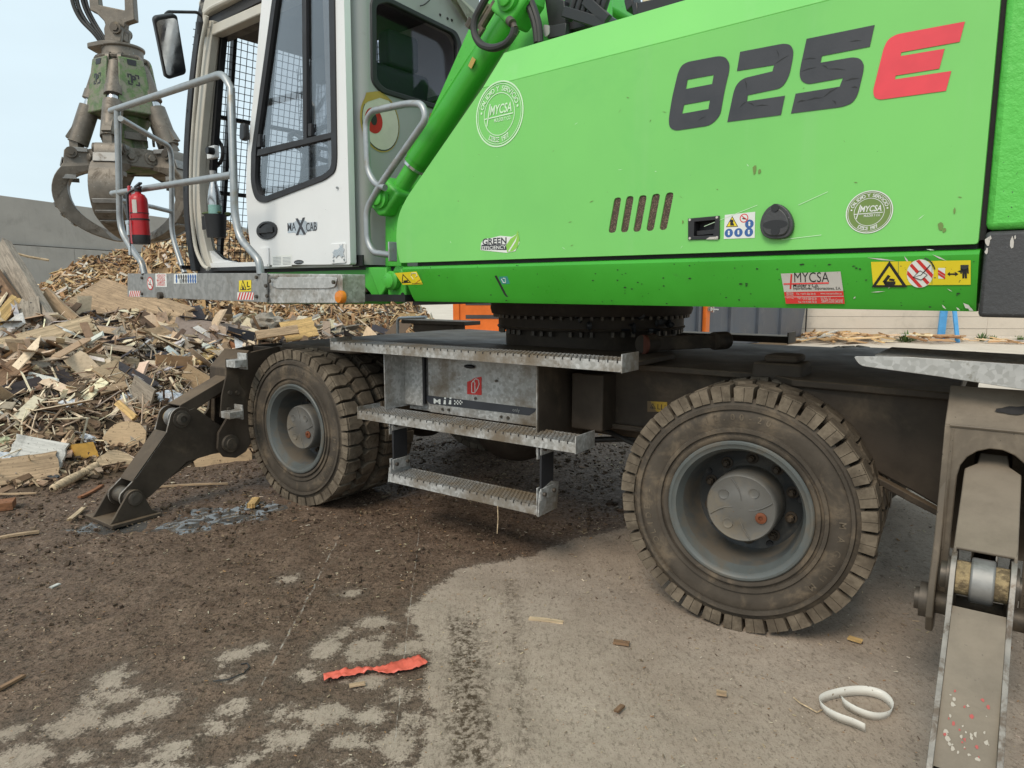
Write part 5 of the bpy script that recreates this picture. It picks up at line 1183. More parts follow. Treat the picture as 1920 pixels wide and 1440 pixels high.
# ---- counterweight
cw = MB(); cw.prism(fillet([V((2.270, -1.302, 1.625)), V((3.05, -1.302, 1.625)), V((3.3, -.9, 1.625)), V((3.3, .9, 1.625)), V((3.05, 1.3, 1.625)), V((2.270, 1.3, 1.625))], [0, .2, .2, .2, .2, 0], 5, True), (0, 0, 1.05)); part(cw, 'counterweight', M['cast'], bevel=.02)
cl = MB(); cl.prism(fillet([V((2.272, -1.299, 1.36)), V((3.05, -1.299, 1.36)), V((3.29, -.9, 1.36)), V((3.29, .9, 1.36)), V((3.05, 1.3, 1.36)), V((2.272, 1.3, 1.36))], [0, .2, .2, .2, .2, 0], 5, True), (0, 0, .262)); part(cl, 'counterweight_base', M['castgrey'], bevel=.012)
cp = MB(); r2 = random.Random(8)
for (px, py, rr) in ((1853, 452, .02), (1898, 455, .022), (1850, 470, .012), (1856, 447, .01), (1903, 445, .008)):
    c = FB(px, py, Y=-1.3012); cp.flat([c + V((math.cos(t) * rr * r2.uniform(.15, .5), 0, math.sin(t) * rr * r2.uniform(.5, 1))) for t in [k * .9 for k in range(7)]])
part(cp, 'chipped_paint', M['stickgrey'], smooth=0, stuff=True)
# ---- front frame under the cab, green
ff = MB(); yf = -1.225
q = fb_([(500, 508), (726, 500), (735, 545), (725, 570), (500, 570)], yf); lens = fillet(fb_([(664, 528), (676, 529), (697, 553), (690, 561), (672, 552)], yf), .05, 4, True)
ff.plate(q, [lens], (0, .03, 0)); ff.prism(fb_([(722, 392), (762, 380), (756, 470), (752, 500), (722, 500)], -1.17), (0, .05, 0))
fo = part(ff, 'front_frame', M['green'], bevel=.006)
f2 = MB(); f2.prism(fb_([(690, 502), (724, 502), (726, 535), (712, 560)], yf - .035), (0, .034, 0)); f2.prism(fb_([(660, 522), (700, 560), (690, 566), (655, 530)], yf + .10), (0, .01, 0)); f2.split('gusset', M['green'], fo, bevel=.008)
ey = MB(); 
e0 = FB(742, 533, Y=-1.24); ey.prism([e0 + V((math.cos(t) * .085, 0, math.sin(t) * .10 + .01)) for t in [i * math.pi / 8 for i in range(5)]] + fb_([(727, 500), (724, 560), (748, 572), (765, 566)][::1], -1.24)[0:0] + [e0 + V(p) for p in ((-.085, 0, .0), (-.07, 0, -.09), (.0, 0, -.115), (.085, 0, -.09), (.085, 0, 0))], (0, .05, 0)) 
ey.build('tow_eye', M['green'], fo, bevel=.01)
pn = MB(); c = FB(740, 526, Y=-1.245); pn.lathe([(.055, .0), (.055, -.03), (.045, -.04), (.042, -.05), (.03, -.055), (.0005, -.055)], c, (0, 1, 0), 24); pn.build('frame_pin', M['green'], fo)
p2 = MB(); c = FB(755, 554, Y=-1.2405); p2.cyl(c, c + V((0, -.001, 0)), .018, n=14); p2.build('eye_hole', M['black'], fo)

# ---- galvanised walkway platform beside the cab
YP = -1.62
pf = MB(); pf.plate(fb_([(239, 513), (500, 512), (500, 567), (239, 556)], YP), [], (0, .012, 0))
pt = FB(239, 513, Y=YP); pr = FB(500, 512, Y=YP)
plat = part(pf, 'walkway', M['galvplat'], bevel=.002)
p3 = MB(); p3.prism([V((pt.x, YP + .012, pt.z - .02)), V((pr.x + .1, YP + .012, pr.z - .02)), V((pr.x + .1, -1.32, pr.z - .02)), V((pt.x, -1.32, pt.z - .02))], (0, 0, -.02)); p3.build('walkway_tread', M['tread'], plat)
p4 = MB(); p4.prism(fillet(fb_([(500, 513), (641, 514), (642, 569), (500, 569)], YP + .02), .02, 3, True), (0, .012, 0)); 
e0 = FB(641, 514, Y=YP + .02); e1 = FB(641, 569, Y=YP + .02); p4.prism([e0, e1, e1 + V((0, .16, 0)), e0 + V((0, .16, 0))], (-.01, 0, 0)); p4.build('step_box', M['galv'], plat, bevel=.006)
p5 = MB(); p5.prism(fillet(fb_([(504, 520), (632, 520), (628, 538), (615, 541), (520, 541), (508, 536)], YP + .012), .015, 3, True), (0, .005, 0)); p5.build('step_insert', M['galvclean'], plat, bevel=.003)
p6 = MB(); c = FB(637, 557, Y=YP); p6.lathe([(.035, .02), (.036, .0), (.03, -.012), (.001, -.015)], c, (.35, -.93, 0) and (0, 1, 0), 20); p6.build('side_lamp', M['amber'], plat)
bt = MB()
for (px, py) in ((267, 521), (267, 551), (482, 520), (482, 556), (507, 527), (500, 536), (627, 529), (502, 555)):
    c = FB(px, py, Y=YP - .001); bt.cyl(c, c + V((0, -.012, 0)), .011, n=8)
c = FB(304, 554, Y=YP); bt.cyl(c, c + V((0, -.03, 0)), .026, n=14); bt.split('platform_bolt', M['pin'], plat)
wk = MB(); YS = YP - .0016; W = lambda px, py, k=0: FB(px, py, Y=YS - .0006 * k)
wk.flat([W(291, 513), W(312, 513), W(313, 538), W(292, 538)], 0)
for i, t in enumerate(('ATENCION', 'UTILIZAR LA', 'MAQUINA', 'SOLAMENTE EN', 'OPERARIO')): put_text(wk, t, W(302, 518.5 + i * 4.4, 1), UX, UZ, width=(W(310, 520) - W(294 + (i % 2) * 2, 520)).length, height=.016, mi=1, bold=.01)
wk.build('notice_sticker', [M['inkwhite'], M['stickred']], plat, smooth=0)
w4 = MB(); w4.flat([W(326, 514), W(369, 512), W(369, 531), W(326, 532)], 0)
for i in range(9):
    for j in range(2):
        if i in (1, 2) and j == 1: continue
        c = W(331 + i * 4.4, 519 + j * 7.5, 1); w4.flat([c + UX * math.cos(t) * .014 + UZ * math.sin(t) * .018 for t in [k * .785 for k in range(8)]], 1 if (i in (0, 5, 6, 7, 8)) else 2)
w4.flat([W(336, 524, 1), W(343, 523, 1), W(342, 531, 1), W(337, 531, 1)], 3); w4.build('pictogram_sheet', [M['inkwhite'], M['inkblue'], M['castgrey'], M['tube']], plat, smooth=0)
w5 = MB(); c = W(281.5, 531.5); 
w5.flat([c + UX * math.cos(t) * .055 + UZ * math.sin(t) * .050 for t in [i * math.pi / 12 for i in range(24)]], 1); w5.flat([c + UX * math.cos(t) * .045 + UZ * math.sin(t) * .041 + V((0, -.0006, 0)) for t in [i * math.pi / 12 for i in range(24)]], 0)
w5.flat([c + V(p) for p in ((-.03, -.0012, -.008), (.025, -.0012, -.014), (.025, -.0012, -.006), (-.03, -.0012, 0))], 2); w5.flat([c + V(p) for p in ((.01, -.0012, .0), (.016, -.0012, 0), (.012, -.0012, .025), (.005, -.0012, .025))], 2)
w5.flat([c + V(p) for p in ((-.032, -.0018, .024), (.028, -.0018, -.030), (.033, -.0018, -.024), (-.027, -.0018, .030))], 1); w5.build('no_smoking_sign', [M['inkwhite'], M['stickred'], M['inkblack']], plat, smooth=0)
w6 = MB(); w6.flat([W(448, 526), W(471, 525), W(471, 546), W(448, 547)], 0); c = W(456, 538, 1); warn_tri(w6, c, UX, UZ, .040, 0, 1)
w6.tube([W(x, y, 1) for x, y in ((464, 528), (464, 537), (468, 537))], .004, 5, mi=1); w6.tube([W(464, 543, 1), W(470, 541, 1)], .003, 5, mi=1); w6.build('warning_sticker', [M['yellow'], M['inkblack']], plat, smooth=0)
for (x0, x1, y0, y1) in ((242, 263, 545, 556.5), (445, 476, 548, 562.5)):
    w7 = MB(); w7.flat([W(x0, y0), W(x1, y0 + .4), W(x1, y1), W(x0, y1 - .5)], 0); n = 6
    for i in range(n):
        a = x0 + (x1 - x0) * (i + .05) / n; d = (x1 - x0) / n * .5; sh = (x1 - x0) / n * .75
        P = lambda x, y: W(min(max(x, x0), x1), y, 1)
        w7.flat([P(a, y1 - .6), P(a + d, y1 - .6), P(a + d + sh, y0 + .4), P(a + sh, y0 + .4)], 1)
    w7.build('hazard_stripe', [M['inkwhite'], M['stickred']], plat, smooth=0)
# ---- platform railing
rl = MB(); r_ = .024
def TB(L, Y): return [FB(px, py, Y=Y) for px, py in L]
side_loop = TB([(208, 208), (418, 138)], YP + .01) + TB([(433, 165), (440, 400), (449, 447), (486, 488), (489, 514)], YP + .01)
rl.tube(fillet(side_loop, [0, .14, .0, .05, .12, .10, 0], 6), r_, 12)
post = TB([(220, 208), (225, 430), (250, 472), (266, 492), (271, 514)], YP + .01); rl.tube(fillet(post, .12, 6), r_, 12)
rl.tube(TB([(211, 363), (436, 328)], YP + .01), r_, 12)
c0 = FB(226, 222, Y=YP + .01); far_post = [FB(px, py, X=c0.x) for px, py in [(226, 222), (290, 258), (321, 283), (322, 440), (334, 478), (345, 512)]]
def keepX(px, py, d): p = FB(px, py, Y=YP + .01 + d); return p
fpY = YP + .62
endp = [c0] + [keepX(262, 243, .25), keepX(293, 261, .45), keepX(318, 274, .60), keepX(322, 300, .62), keepX(322, 437, .62), keepX(333, 475, .62), keepX(346, 512, .62)]
rl.tube(fillet(endp, [0, 0, .05, .06, .1, .1, .1, 0], 5), r_ * .92, 12)
rl.tube([FB(222, 375, Y=YP + .01), keepX(286, 388, .40), keepX(322, 397, .62)], r_ * .8, 10)
part(rl, 'platform_railing', M['tube'])
# ---- boarding handrail behind the cab
hr = MB(); Y2 = -1.30
loop = TB([(734, 478), (700, 474), (689, 452), (687, 392), (714, 345), (800, 222), (792, 195), (764, 194), (698, 208), (686, 228), (690, 322), (704, 346), (722, 352)], Y2)
hr.tube(fillet(loop, [0, .05, .07, .06, .05, .07, .05, .05, .08, .06, .06, .05, 0], 5), .0195, 12)
ho = part(hr, 'boarding_handrail', M['tube'])
fl = MB(); c = FB(736, 472, Y=Y2); fl.box(c, (.01, .06, .11)); fl.cyl(c + V((-.012, -.01, .04)), c + V((.0, -.01, .04)), .012, n=8); fl.build('rail_flange', M['tube'], ho, bevel=.004)
# ================================================================== CAB
YC = -1.27; YD = -1.335; XB = -.85
def TX(L, X): return [FB(px, py, X=X) for px, py in L]
ZB, ZT = 1.59, 3.52; XFc = -3.16; YR = -.22
# rear wall with window, rounded near corner
c_r = .09
rw_out = [V((XB, YC + c_r, ZB)), V((XB, YR, ZB)), V((XB, YR, ZT)), V((XB, YC + c_r, ZT))]
win = fillet(TX([(699, 4), (722, -2), (852, 62), (861, 85), (852, 190), (838, 207), (716, 170), (700, 152)], XB), .035, 4, True)
cb = MB(); cb.plate(rw_out, [win], (-.03, 0, 0))
arc = [(XB - c_r + c_r * math.cos(R(a)), YC + c_r - c_r * math.sin(R(a))) for a in range(0, 91, 10)] + [(XB - .30, YC), (XB - .30, YC + .03), (XB - .12, YC + .03), (XB - .03, YC + c_r)]
cb.prism([V((x, y, ZB)) for x, y in arc], (0, 0, ZT - ZB))
cab = part(cb, 'cab', M['cabgrey'], bevel=.0, smooth=40)
# window seal and rear glass
def offs(lp, k, axis):
    c = sum(lp, V((0, 0, 0))) / len(lp); return [p + (c - p).normalized() * k for p in lp]
sw = MB(); sw.plate([p + V((.012, 0, 0)) for p in offs(win, -.022, 0)], [[p + V((.012, 0, 0)) for p in offs(win, .022, 0)]], (-.03, 0, 0)); sw.build('rear_window_seal', M['rubber'], cab, bevel=.006)
gw = MB(); gw.prism([p + V((-.004 - (p.z - 2.55) * .11, 0, 0)) for p in win], (-.006, 0, 0)); gw.build('rear_window', M['glassdark'], cab, smooth=0)
# roof, floor, dark interior panels, far-side posts
rf = MB(); rf.prism(fillet([V((-2.72, YC, 3.43)), V((XB - .1, YC, 3.43)), V((XB - .05, YR, 3.43)), V((-2.72, YR, 3.43))], .06, 3, True), (0, 0, .12)); rf.build('roof', M['cream'], cab, bevel=.02)
ri = MB(); ri.span((-2.7, YC + .05, 3.36), (XB - .05, YR - .02, 3.428)); ri.span((-2.65, YR - .09, 3.16), (-2.1, YR - .03, 3.42)); ri.build('roof_lining', M['castgrey'], cab)
fl = MB(); fl.span((-3.05, YC + .04, 1.56), (XB - .02, YR, 1.615)); fl.span((-1.75, -1.08, 1.62), (XB - .06, -.32, 2.0)); fl.build('cab_floor', M['darkint'], cab)
fp = MB()
for x, t in ((-3.05, .05), (-2.35, .04), (-1.75, .04), (-1.0, .12)): fp.bar((x, YR - .02, 1.6), (x + (.28 if x < -2.9 else .0), YR - .02, 3.42), .04, t, (1, 0, 0))
fp.span((-3.05, YR - .04, 2.23), (-1.0, YR - .01, 2.27)); fp.span((-3.05, YR - .04, 1.6), (-1.0, YR - .01, 1.70)); fp.span((-2.9, YR - .04, 2.80), (-1.0, YR - .01, 2.83)); fp.build('far_window_frame', M['black'], cab)
fpn = MB(); fpn.span((-1.70, YR - .005, 1.7), (XB - .04, YR + .02, 3.4)); fpn.build('far_side_panel', M['cabgrey'], cab)
fg = MB(); fg.span((-2.95, YR + .01, 1.7), (-1.72, YR + .014, 3.36)); fg.build('far_window', M['glass'], cab, smooth=0)
# guard mesh on the far side and across the front
gm = MB(); st = .052
x = -3.2
while x < -1.7: gm.box((x, YR + .09, 2.5), (.0045, .0045, 1.85)); x += st
z = 1.6
while z < 3.42: gm.box((-2.45, YR + .095, z), (1.5, .0045, .0045)); z += st
y = YC + .02
while y < YR + .1: gm.bar((-3.22, y, 1.6), (-2.78, y, 3.42), .0045, .0045, (1, 0, 0)); y += st
z = 1.6
while z < 3.42:
    xx = -3.22 + (z - 1.6) / 1.82 * .44; gm.box((xx, (YC + YR) / 2, z), (.0045, YR - YC, .0045)); z += st
tag(gm.build('guard_mesh', M['black'], cab, smooth=0), None, None, None, 'stuff')
gf = MB()
for yk in (YC + .32, YC + .66, YR): gf.bar((-3.24, yk, 1.6), (-2.78, yk, 3.42), .03, .05, (1, 0, 0))
for t in (.0, .34, .66): 
    xx = -3.25 + .44 * t; gf.box((xx, (YC + YR) / 2, 1.62 + 1.8 * t), (.03, YR - YC, .03))
gf.bar((-2.9, YR + .07, 3.0), (-2.3, YR + .07, 3.4), .025, .025); gf.bar((-3.0, YR + .07, 2.7), (-2.2, YR + .07, 3.38), .025, .025)
gf.build('guard_frame', M['black'], cab)
# front pillar: bowed, cream, with dark windscreen edge
def strip(pxs, Y, w_px, depth, mat, name, bevel=.006):
    L = TB([(x - w_px / 2, y) for x, y in pxs], Y); Rr = TB([(x + w_px / 2, y) for x, y in pxs], Y)
    mb = MB(); n = len(L); vs = []; 
    for a, b in zip(L, Rr): vs += [a, b, b + V((0, depth, 0)), a + V((0, depth, 0))]
    fs = [(0, 1, 2, 3), tuple(4 * (n - 1) + k for k in (3, 2, 1, 0))]
    for i in range(n - 1):
        for k in range(4): a = 4 * i + k; b = 4 * i + (k + 1) % 4; fs.append((b, a, a + 4, b + 4))
    mb.add(vs, fs); return mb.build(name, mat, cab, bevel=bevel)
def smooth_px(pts, n=6):
    out_ = []
    for i in range(len(pts) - 1):
        p0, p1, p2, p3 = [np.array(pts[min(max(k, 0), len(pts) - 1)], float) for k in (i - 1, i, i + 1, i + 2)]
        for j in range(n):
            t = j / n; out_.append(tuple(.5 * ((2 * p1) + (-p0 + p2) * t + (2 * p0 - 5 * p1 + 4 * p2 - p3) * t * t + (-p0 + 3 * p1 - 3 * p2 + p3) * t ** 3)))
    return out_ + [tuple(pts[-1])]
strip(smooth_px([(383, -12), (372, 40), (357, 160), (349, 260), (347, 350), (351, 430), (362, 508)]), YC + .0, 9, .10, M['rubber'], 'windscreen_edge')
strip(smooth_px([(393, 38), (382, 140), (371, 250), (366, 330), (370, 410), (381, 470), (391, 506)]), YC - .012, 13, .06, M['cream'], 'front_pillar')
strip(smooth_px([(398, 60), (391, 140), (382, 250), (378, 330), (381, 410), (389, 470), (397, 500)]), YC + .03, 9, .05, M['cream'], 'door_channel')
strip(smooth_px([(409, 62), (402, 140), (394, 250), (389, 330), (390, 365)]), YC + .07, 14, .05, M['black'], 'pillar_trim')
tb_ = MB(); tb_.tube(fillet(TB([(388, 30), (376, 90), (366, 190), (358, 300), (358, 400), (367, 470), (382, 500), (392, 503)], YC - .05), .15, 4), .014, 10); tb_.build('rain_tube', M['cream'], cab)
# roof edge above the doorway, top tube
tr = MB(); 
a, b = FB(388, 50, Y=YC - .012), FB(640, -62, Y=YC - .012); a2, b2 = FB(398, 66, Y=YC - .012), FB(640, -42, Y=YC - .012)
tr.prism([a, b, b2, a2], (0, .08, 0)); tr.build('door_header', M['cream'], cab, bevel=.008)
a3, b3 = FB(404, 72, Y=YC + .05), FB(640, -30, Y=YC + .05); MB().prism([FB(398, 66, Y=YC + .05), FB(640, -42, Y=YC + .05), b3, a3], (0, .1, 0)).build('header_trim', M['black'], cab)
tt = MB(); tt.tube(fillet(TB([(386, 42), (384, 26), (396, 15), (452, -12), (620, -80)], YC - .03), .05, 4), .018, 10); tt.build('roof_rail', M['cream'], cab)
# sill
si = MB(); si.prism(TB([(384, 494), (484, 491), (660, 489), (660, 500), (484, 504), (386, 507)], YC - .01), (0, .10, 0)); si.prism(fillet(TB([(384, 494), (380, 470), (383, 450), (392, 470), (410, 486), (440, 492)], YC + .01), .02, 3, True), (0, .04, 0)); si.build('door_sill', M['white'], cab, bevel=.005)
sb = MB(); sb.prism(TB([(392, 502), (484, 499), (484, 507), (392, 508)], YC - .02), (0, .2, 0)); sb.build('sill_step', M['black'], cab)
# ---- sliding door, pushed back
dr_out = fillet(TB([(497, -70), (474, 187), (462, 300), (461, 370), (465, 430), (472, 480), (484, 497), (657, 496), (643, -70)], YD), [.02, 0, .2, .2, .2, .08, .04, .015, .02], 4, True)
dwin = fillet(TB([(520, -55), (473, 288), (472, 345), (481, 376), (497, 381), (612, 337), (630, 322), (633, 300), (628, -55)], YD), [.02, .0, .1, .07, .05, .05, .06, .06, .02], 4, True)
dm = MB(); dm.plate(dr_out, [dwin], (0, .045, 0)); door = part(dm, 'cab_door', M['white'], bevel=.006, smooth=35)
gl_in = fillet(TB([(527, -50), (482, 280), (480, 342), (487, 366), (498, 369), (608, 328), (622, 316), (624, 300), (618, -50)], YD), [.02, .0, .1, .06, .05, .05, .06, .05, .02], 4, True)
sm = MB(); sm.plate([p + V((0, -.010, 0)) for p in dwin], [[p + V((0, -.010, 0)) for p in gl_in]], (0, .04, 0)); sm.build('window_seal', M['rubber'], door, bevel=.008, seg=3)
for (L, nm) in (([(483, 280), (624, 247), (624, 258), (481, 293)], 'cross_bar'), ([(565, -50), (573, -50), (575, 260), (568, 262)], 'slider_bar'), ([(481, 252), (487, 251), (487, 275), (481, 276)], 'slider_knob'), ([(577, 232), (583, 231), (583, 255), (577, 256)], 'slider_knob')):
    MB().prism(TB(L, YD - .008), (0, .025, 0)).build(nm, M['rubber'], door, bevel=.003)
g1 = MB(); g1.prism([p + V((0, .012, 0)) for p in gl_in], (0, .005, 0)); g1.build('door_window', M['glass'], door, smooth=0)
# handles and badges on the door
hm = MB(); c = FB(501.5, 432, Y=YD); rr = [c + V((math.cos(t) * .128, 0, math.sin(t) * .060)) for t in [i * math.pi / 14 for i in range(28)]]
hm.plate([p + V((0, -.010, 0)) for p in rr], [[c + (p - c) * .78 + V((0, -.010, 0)) for p in rr]], (0, .012, 0)); hm.prism([c + (p - c) * .8 + V((0, -.001, 0)) for p in rr], (0, -.001, 0)); hm.box(c + V((.0, -.012, 0)), (.19, .014, .034)); hm.build('door_handle', M['black'], door, bevel=.004)
h2 = MB(); h2.prism(fillet(TB([(459, 233), (468, 232), (469, 262), (463, 266), (458, 262)], YD - .002), .02, 3, True), (0, -.04, 0)); h2.build('pull_grip', M['black'], door, bevel=.01)
db = MB(); D = lambda px, py, k=0: FB(px, py, Y=YD - .0015 - .0006 * k)
db.flat(fillet([D(x, y) for x, y in ((540, 418), (552, 417), (556, 412), (572, 413), (576, 417), (595, 416), (594, 431), (576, 434), (570, 441), (555, 439), (552, 436), (539, 437))], .008, 2, True), 1)
lw = lambda a, b: (D(b, 430) - D(a, 430)).length
put_text(db, 'MA', D(547, 433, 1), UX, UZ, width=lw(539.5, 555), height=.052, bold=.004); put_text(db, 'CAB', D(584, 433, 1), UX, UZ, width=lw(574, 594), height=.052, bold=.01); put_text(db, 'X', D(564, 439, 1), UX, UZ, width=lw(555, 574), height=.098, bold=.03)
db.build('cab_badge', [M['ink'], M['silver']], door, smooth=0)
ds = MB(); ds.flat([D(510, 480), D(547, 477), D(547, 499), D(510, 501)][:4], 0)
for i in range(6):
    for (a, b) in ((512, 527), (530, 545)): ds.flat([D(a, 482.5 + i * 2.6, 1), D(b, 481.5 + i * 2.6, 1), D(b, 482.5 + i * 2.6, 1), D(a, 483.5 + i * 2.6, 1)], 1)
ds.build('label_sticker', [M['inkwhite'], M['tube']], door, smooth=0)
do = MB(); c = D(560, 491.5); do.flat([c + UX * math.cos(t) * .056 + UZ * math.sin(t) * .014 for t in [i * .35 for i in range(18)]], 0); put_text(do, 'SENNEBOGEN', c + V((0, -.0006, -.004)), UX, UZ, width=.09, height=.008, mi=1); do.build('maker_oval', [M['inkblack'], M['silver']], door, smooth=0)
be = MB(); be.prism(fillet(TB([(621, 457), (649, 455), (650, 493), (622, 495)], YD - .001), .012, 3, True), (0, -.006, 0)); be.build('hinge_cover', M['white'], door, bevel=.003)
bu = MB(); B_ = lambda px, py: FB(px, py, Y=YD - .0085)
bu.prism([B_(x, y) for x, y in ((624, 474), (628, 468), (634, 468), (638, 463), (637, 458), (640, 461), (643, 457), (643, 463), (646, 468), (644, 474), (647, 482), (643, 480), (641, 484), (637, 478), (633, 480), (631, 484), (628, 480), (624, 484), (626, 477))], (0, -.003, 0)); bu.build('emblem', M['silver'], door, smooth=0)
bc = MB(); 
for px, py in ((626, 489), (646, 487), (632, 352), (503, 497)): bc.cyl(FB(px, py, Y=YD - .006), FB(px, py, Y=YD - .010), .008, n=8)
bc.split('door_screw', M['tube'], door)
pb = MB(); pb.prism(TB([(488, 465), (505, 464), (507, 500), (488, 501)], YD - .001), (0, -.012, 0)); pb.build('lower_guide', M['white'], door, bevel=.004)
# dark gap and latch between door and rear corner
gp_ = MB(); gp_.span((-.99, YD + .01, 1.62), (-.93, YC - .002, 3.4)); gp_.prism(TB([(656, 478), (680, 478), (680, 498), (656, 500)], YC - .006), (0, .01, 0)); gp_.build('door_gap_seal', M['black'], cab)
# ---- eye decals on the rear wall
UYB = V((0, 1, 0))
def eye(cpx, cpy, name, sx=1.0):
    c = FB(cpx, cpy, X=XB + .002); mb = MB(); a, b = .150 * sx, .175
    E = lambda ka, kb, oy, oz, dx, ph=0: [c + UYB * (oy + a * ka * math.cos(t)) + UZ * (oz + b * kb * math.sin(t)) + V((dx, 0, 0)) for t in [i * math.pi / 16 for i in range(32)]]
    mb.flat(E(1, 1, 0, 0, 0), 1); mb.flat(E(.94, .93, .004, -.004, .0006), 3); mb.flat(E(.91, .90, 0.004, -.002, .0012), 0)
    mb.flat([c + V((.0018, -.13 * sx, .07)), c + V((.0018, -.10 * sx, .15)), c + V((.0018, .0, .178)), c + V((.0018, .10 * sx, .135)), c + V((.0018, .0, .140)), c + V((.0018, -.09 * sx, .10))], 1)
    mb.flat(E(.44, .42, -.050 * sx, .0, .0020), 2); mb.flat(E(.16, .20, -.050 * sx, .008, .0026), 4); mb.flat(E(.05, .05, -.065 * sx, .045, .003), 0)
    mb.build(name, [M['eyewhite'], M['gold'], M['iris'], M['ink'], M['inkblack']], cab, smooth=0)
eye(713, 229, 'eye_decal'); eye(828, 262, 'eye_decal')
# ---- interior
se = MB(); se.prism(fillet([V((-1.30, -1.0, 2.05)), V((-1.18, -1.0, 2.05)), V((-1.02, -1.0, 2.85)), V((-1.16, -1.0, 2.9)), V((-1.34, -1.0, 2.2))], .05, 3, True), (0, .48, 0)); se.span((-1.85, -1.02, 2.0), (-1.2, -.5, 2.14)); se.span((-1.75, -1.08, 2.2), (-1.3, -1.02, 2.27)); se.span((-1.13, -.88, 2.86), (-1.02, -.62, 3.08)); part(se, 'operator_seat', M['castgrey'], bevel=.02)
sw_ = MB(); c = V((-2.05, -.74, 2.50)); u = V((0, 1, 0)); v = V((-.75, 0, -.5)).normalized(); v2 = V((.62, 0, .78)); ax_ = V((.6, 0, .8)); e1 = V((0, 1, 0)); e2 = ax_.cross(e1)
sw_.tube([c + (e1 * math.cos(t) + e2 * math.sin(t)) * .20 for t in [i * math.pi / 12 for i in range(24)]], .018, 8, True); 
for t in (0, 2.1, 4.2): sw_.cyl(c, c + (e1 * math.cos(t) + e2 * math.sin(t)) * .2, .014, n=8)
sw_.cyl(c, c - ax_ * .55, .04, n=10); part(sw_, 'steering_wheel', M['black'])
# cup holder on the front pillar
cpos = FB(405, 424, Y=YC - .03); cu = MB(); cu.lathe([(.001, -.085), (.066, -.085), (.080, .085), (.074, .085), (.062, -.07), (.001, -.07)], cpos, (0, 0, 1), 24); cu.span(cpos + V((-.16, -.03, -.02)), cpos + V((-.055, -.02, .08))); cu.build('cup_holder', M['black'], cab)
lb_ = MB(); lp = FB(399, 286, Y=YC + .02); lb_.box(lp, (.12, .04, .09)); lb_.build('latch_plate', M['white'], cab, bevel=.006); lk2 = MB(); lk2.cyl(lp + V((.05, -.02, 0)), lp + V((.05, -.07, 0)), .026, n=14); lk2.build('latch_knob', M['black'], cab)
hs = MB(); hs.tube(fillet(TB([(418, 70), (408, 200), (406, 258), (418, 276), (417, 300), (404, 315), (388, 320)], YC + .14), .08, 4), .014, 8); hs.tube(fillet(TB([(390, 450), (405, 472), (425, 488), (445, 492)], YC + .2), .08, 4), .009, 6); hs.split('interior_cable', M['black'], cab)
# ---- mirror
mr = MB(); mc = FB(319, 88, Y=-1.62); 
pts = TB([(289, 37), (293, 31), (326, 26), (333, 30), (350, 134), (347, 140), (318, 149), (311, 146)], -1.62)
# tilt the plate about the vertical so that it looks back at the driver
camB = FB.i @ V((0, 0, CAM_H)); nrm = ((camB - mc).normalized() + (V((-1.9, -1.34, 2.75)) - mc).normalized()).normalized()
def on_mirror(px, py): d = FB.i.to_3x3() @ ray(px, py); return camB + d * ((mc - camB).dot(nrm) / d.dot(nrm))
pts2 = [on_mirror(px, py) for px, py in [(289, 37), (293, 31), (326, 26), (333, 30), (350, 134), (347, 140), (318, 149), (311, 146)]]
mr.prism(fillet(pts2, .03, 3, True), -nrm * .045); mo = part(mr, 'mirror', M['black'], bevel=.008)
mf = MB(); cc = sum(pts2, V((0, 0, 0))) / len(pts2); mf.flat([cc + (p - cc) * .88 + nrm * .002 for p in fillet(pts2, .03, 3, True)]); mf.build('mirror_glass', M['mirror'], mo, smooth=0)
ma = MB(); ma.tube(fillet([FB(314, 29, Y=-1.62) - nrm * .03, FB(316, 22, Y=-1.60), FB(370, 23, Y=-1.34), FB(381, 32, Y=YC - .03), FB(380, 60, Y=YC - .03)], .04, 4), .011, 8); ma.cyl(FB(378, 42, Y=YC - .04), FB(376, 66, Y=YC - .04), .032, n=12); ma.build('mirror_arm', M['black'], mo)

# ================================================================== BOOM TOWER, CYLINDER, HOSES, BOOM
tw = MB(); YT = -.62
TWP = [FB(px, py, Y=y) for px, py, y in ((876, 62, -.80), (930, -60, -.78), (1142, -60, -.70), (1142, 60, -.74), (1000, 110, -.80), (935, 110, -.84), (905, 150, -.87), (790, 340, -1.02), (775, 372, -1.05), (734, 376, -1.07))]
tw.prism(TWP, (0, .04, 0))
tw.prism([p + V((0, .75, 0)) for p in TWP], (0, .04, 0))
tower = part(tw, 'boom_tower', M['green'], bevel=.01)
cyb = MB(); YCy = -.93
c0, c1 = FB(737, 374, Y=-1.16), FB(975, 8, Y=-.98); ax_ = (c1 - c0).normalized(); Lc = (c1 - c0).length
barrel0 = c0 + ax_ * Lc * .22
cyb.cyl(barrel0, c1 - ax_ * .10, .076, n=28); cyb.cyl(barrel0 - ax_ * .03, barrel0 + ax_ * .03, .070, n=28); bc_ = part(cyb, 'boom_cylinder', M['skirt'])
cr = MB(); cr.cyl(c0 + ax_ * .02, barrel0, .05, n=20); cr.build('cylinder_rod', M['green'], bc_)
cg = MB(); cg.cyl(barrel0 - ax_ * .045, barrel0 - ax_ * .03, .072, n=24); cg.build('wiper_ring', M['silver'], bc_)
ce = MB(); side = ax_.cross(V((0, 1, 0))).normalized()
for c, s in ((c0, 1), (c1, -1)):
    ce.prism([c + side * .085 - ax_ * .05 * s, c + side * .05 - ax_ * .095 * s, c - side * .05 - ax_ * .095 * s, c - side * .085 - ax_ * .05 * s, c - side * .085 + ax_ * .10 * s, c + side * .085 + ax_ * .10 * s] , (0, .17, 0))
ce.v = [(x, y - .085, z) for x, y, z in ce.v]; ce.split('cylinder_clevis', M['green'], bc_, bevel=.02, seg=3)
cp_ = MB()
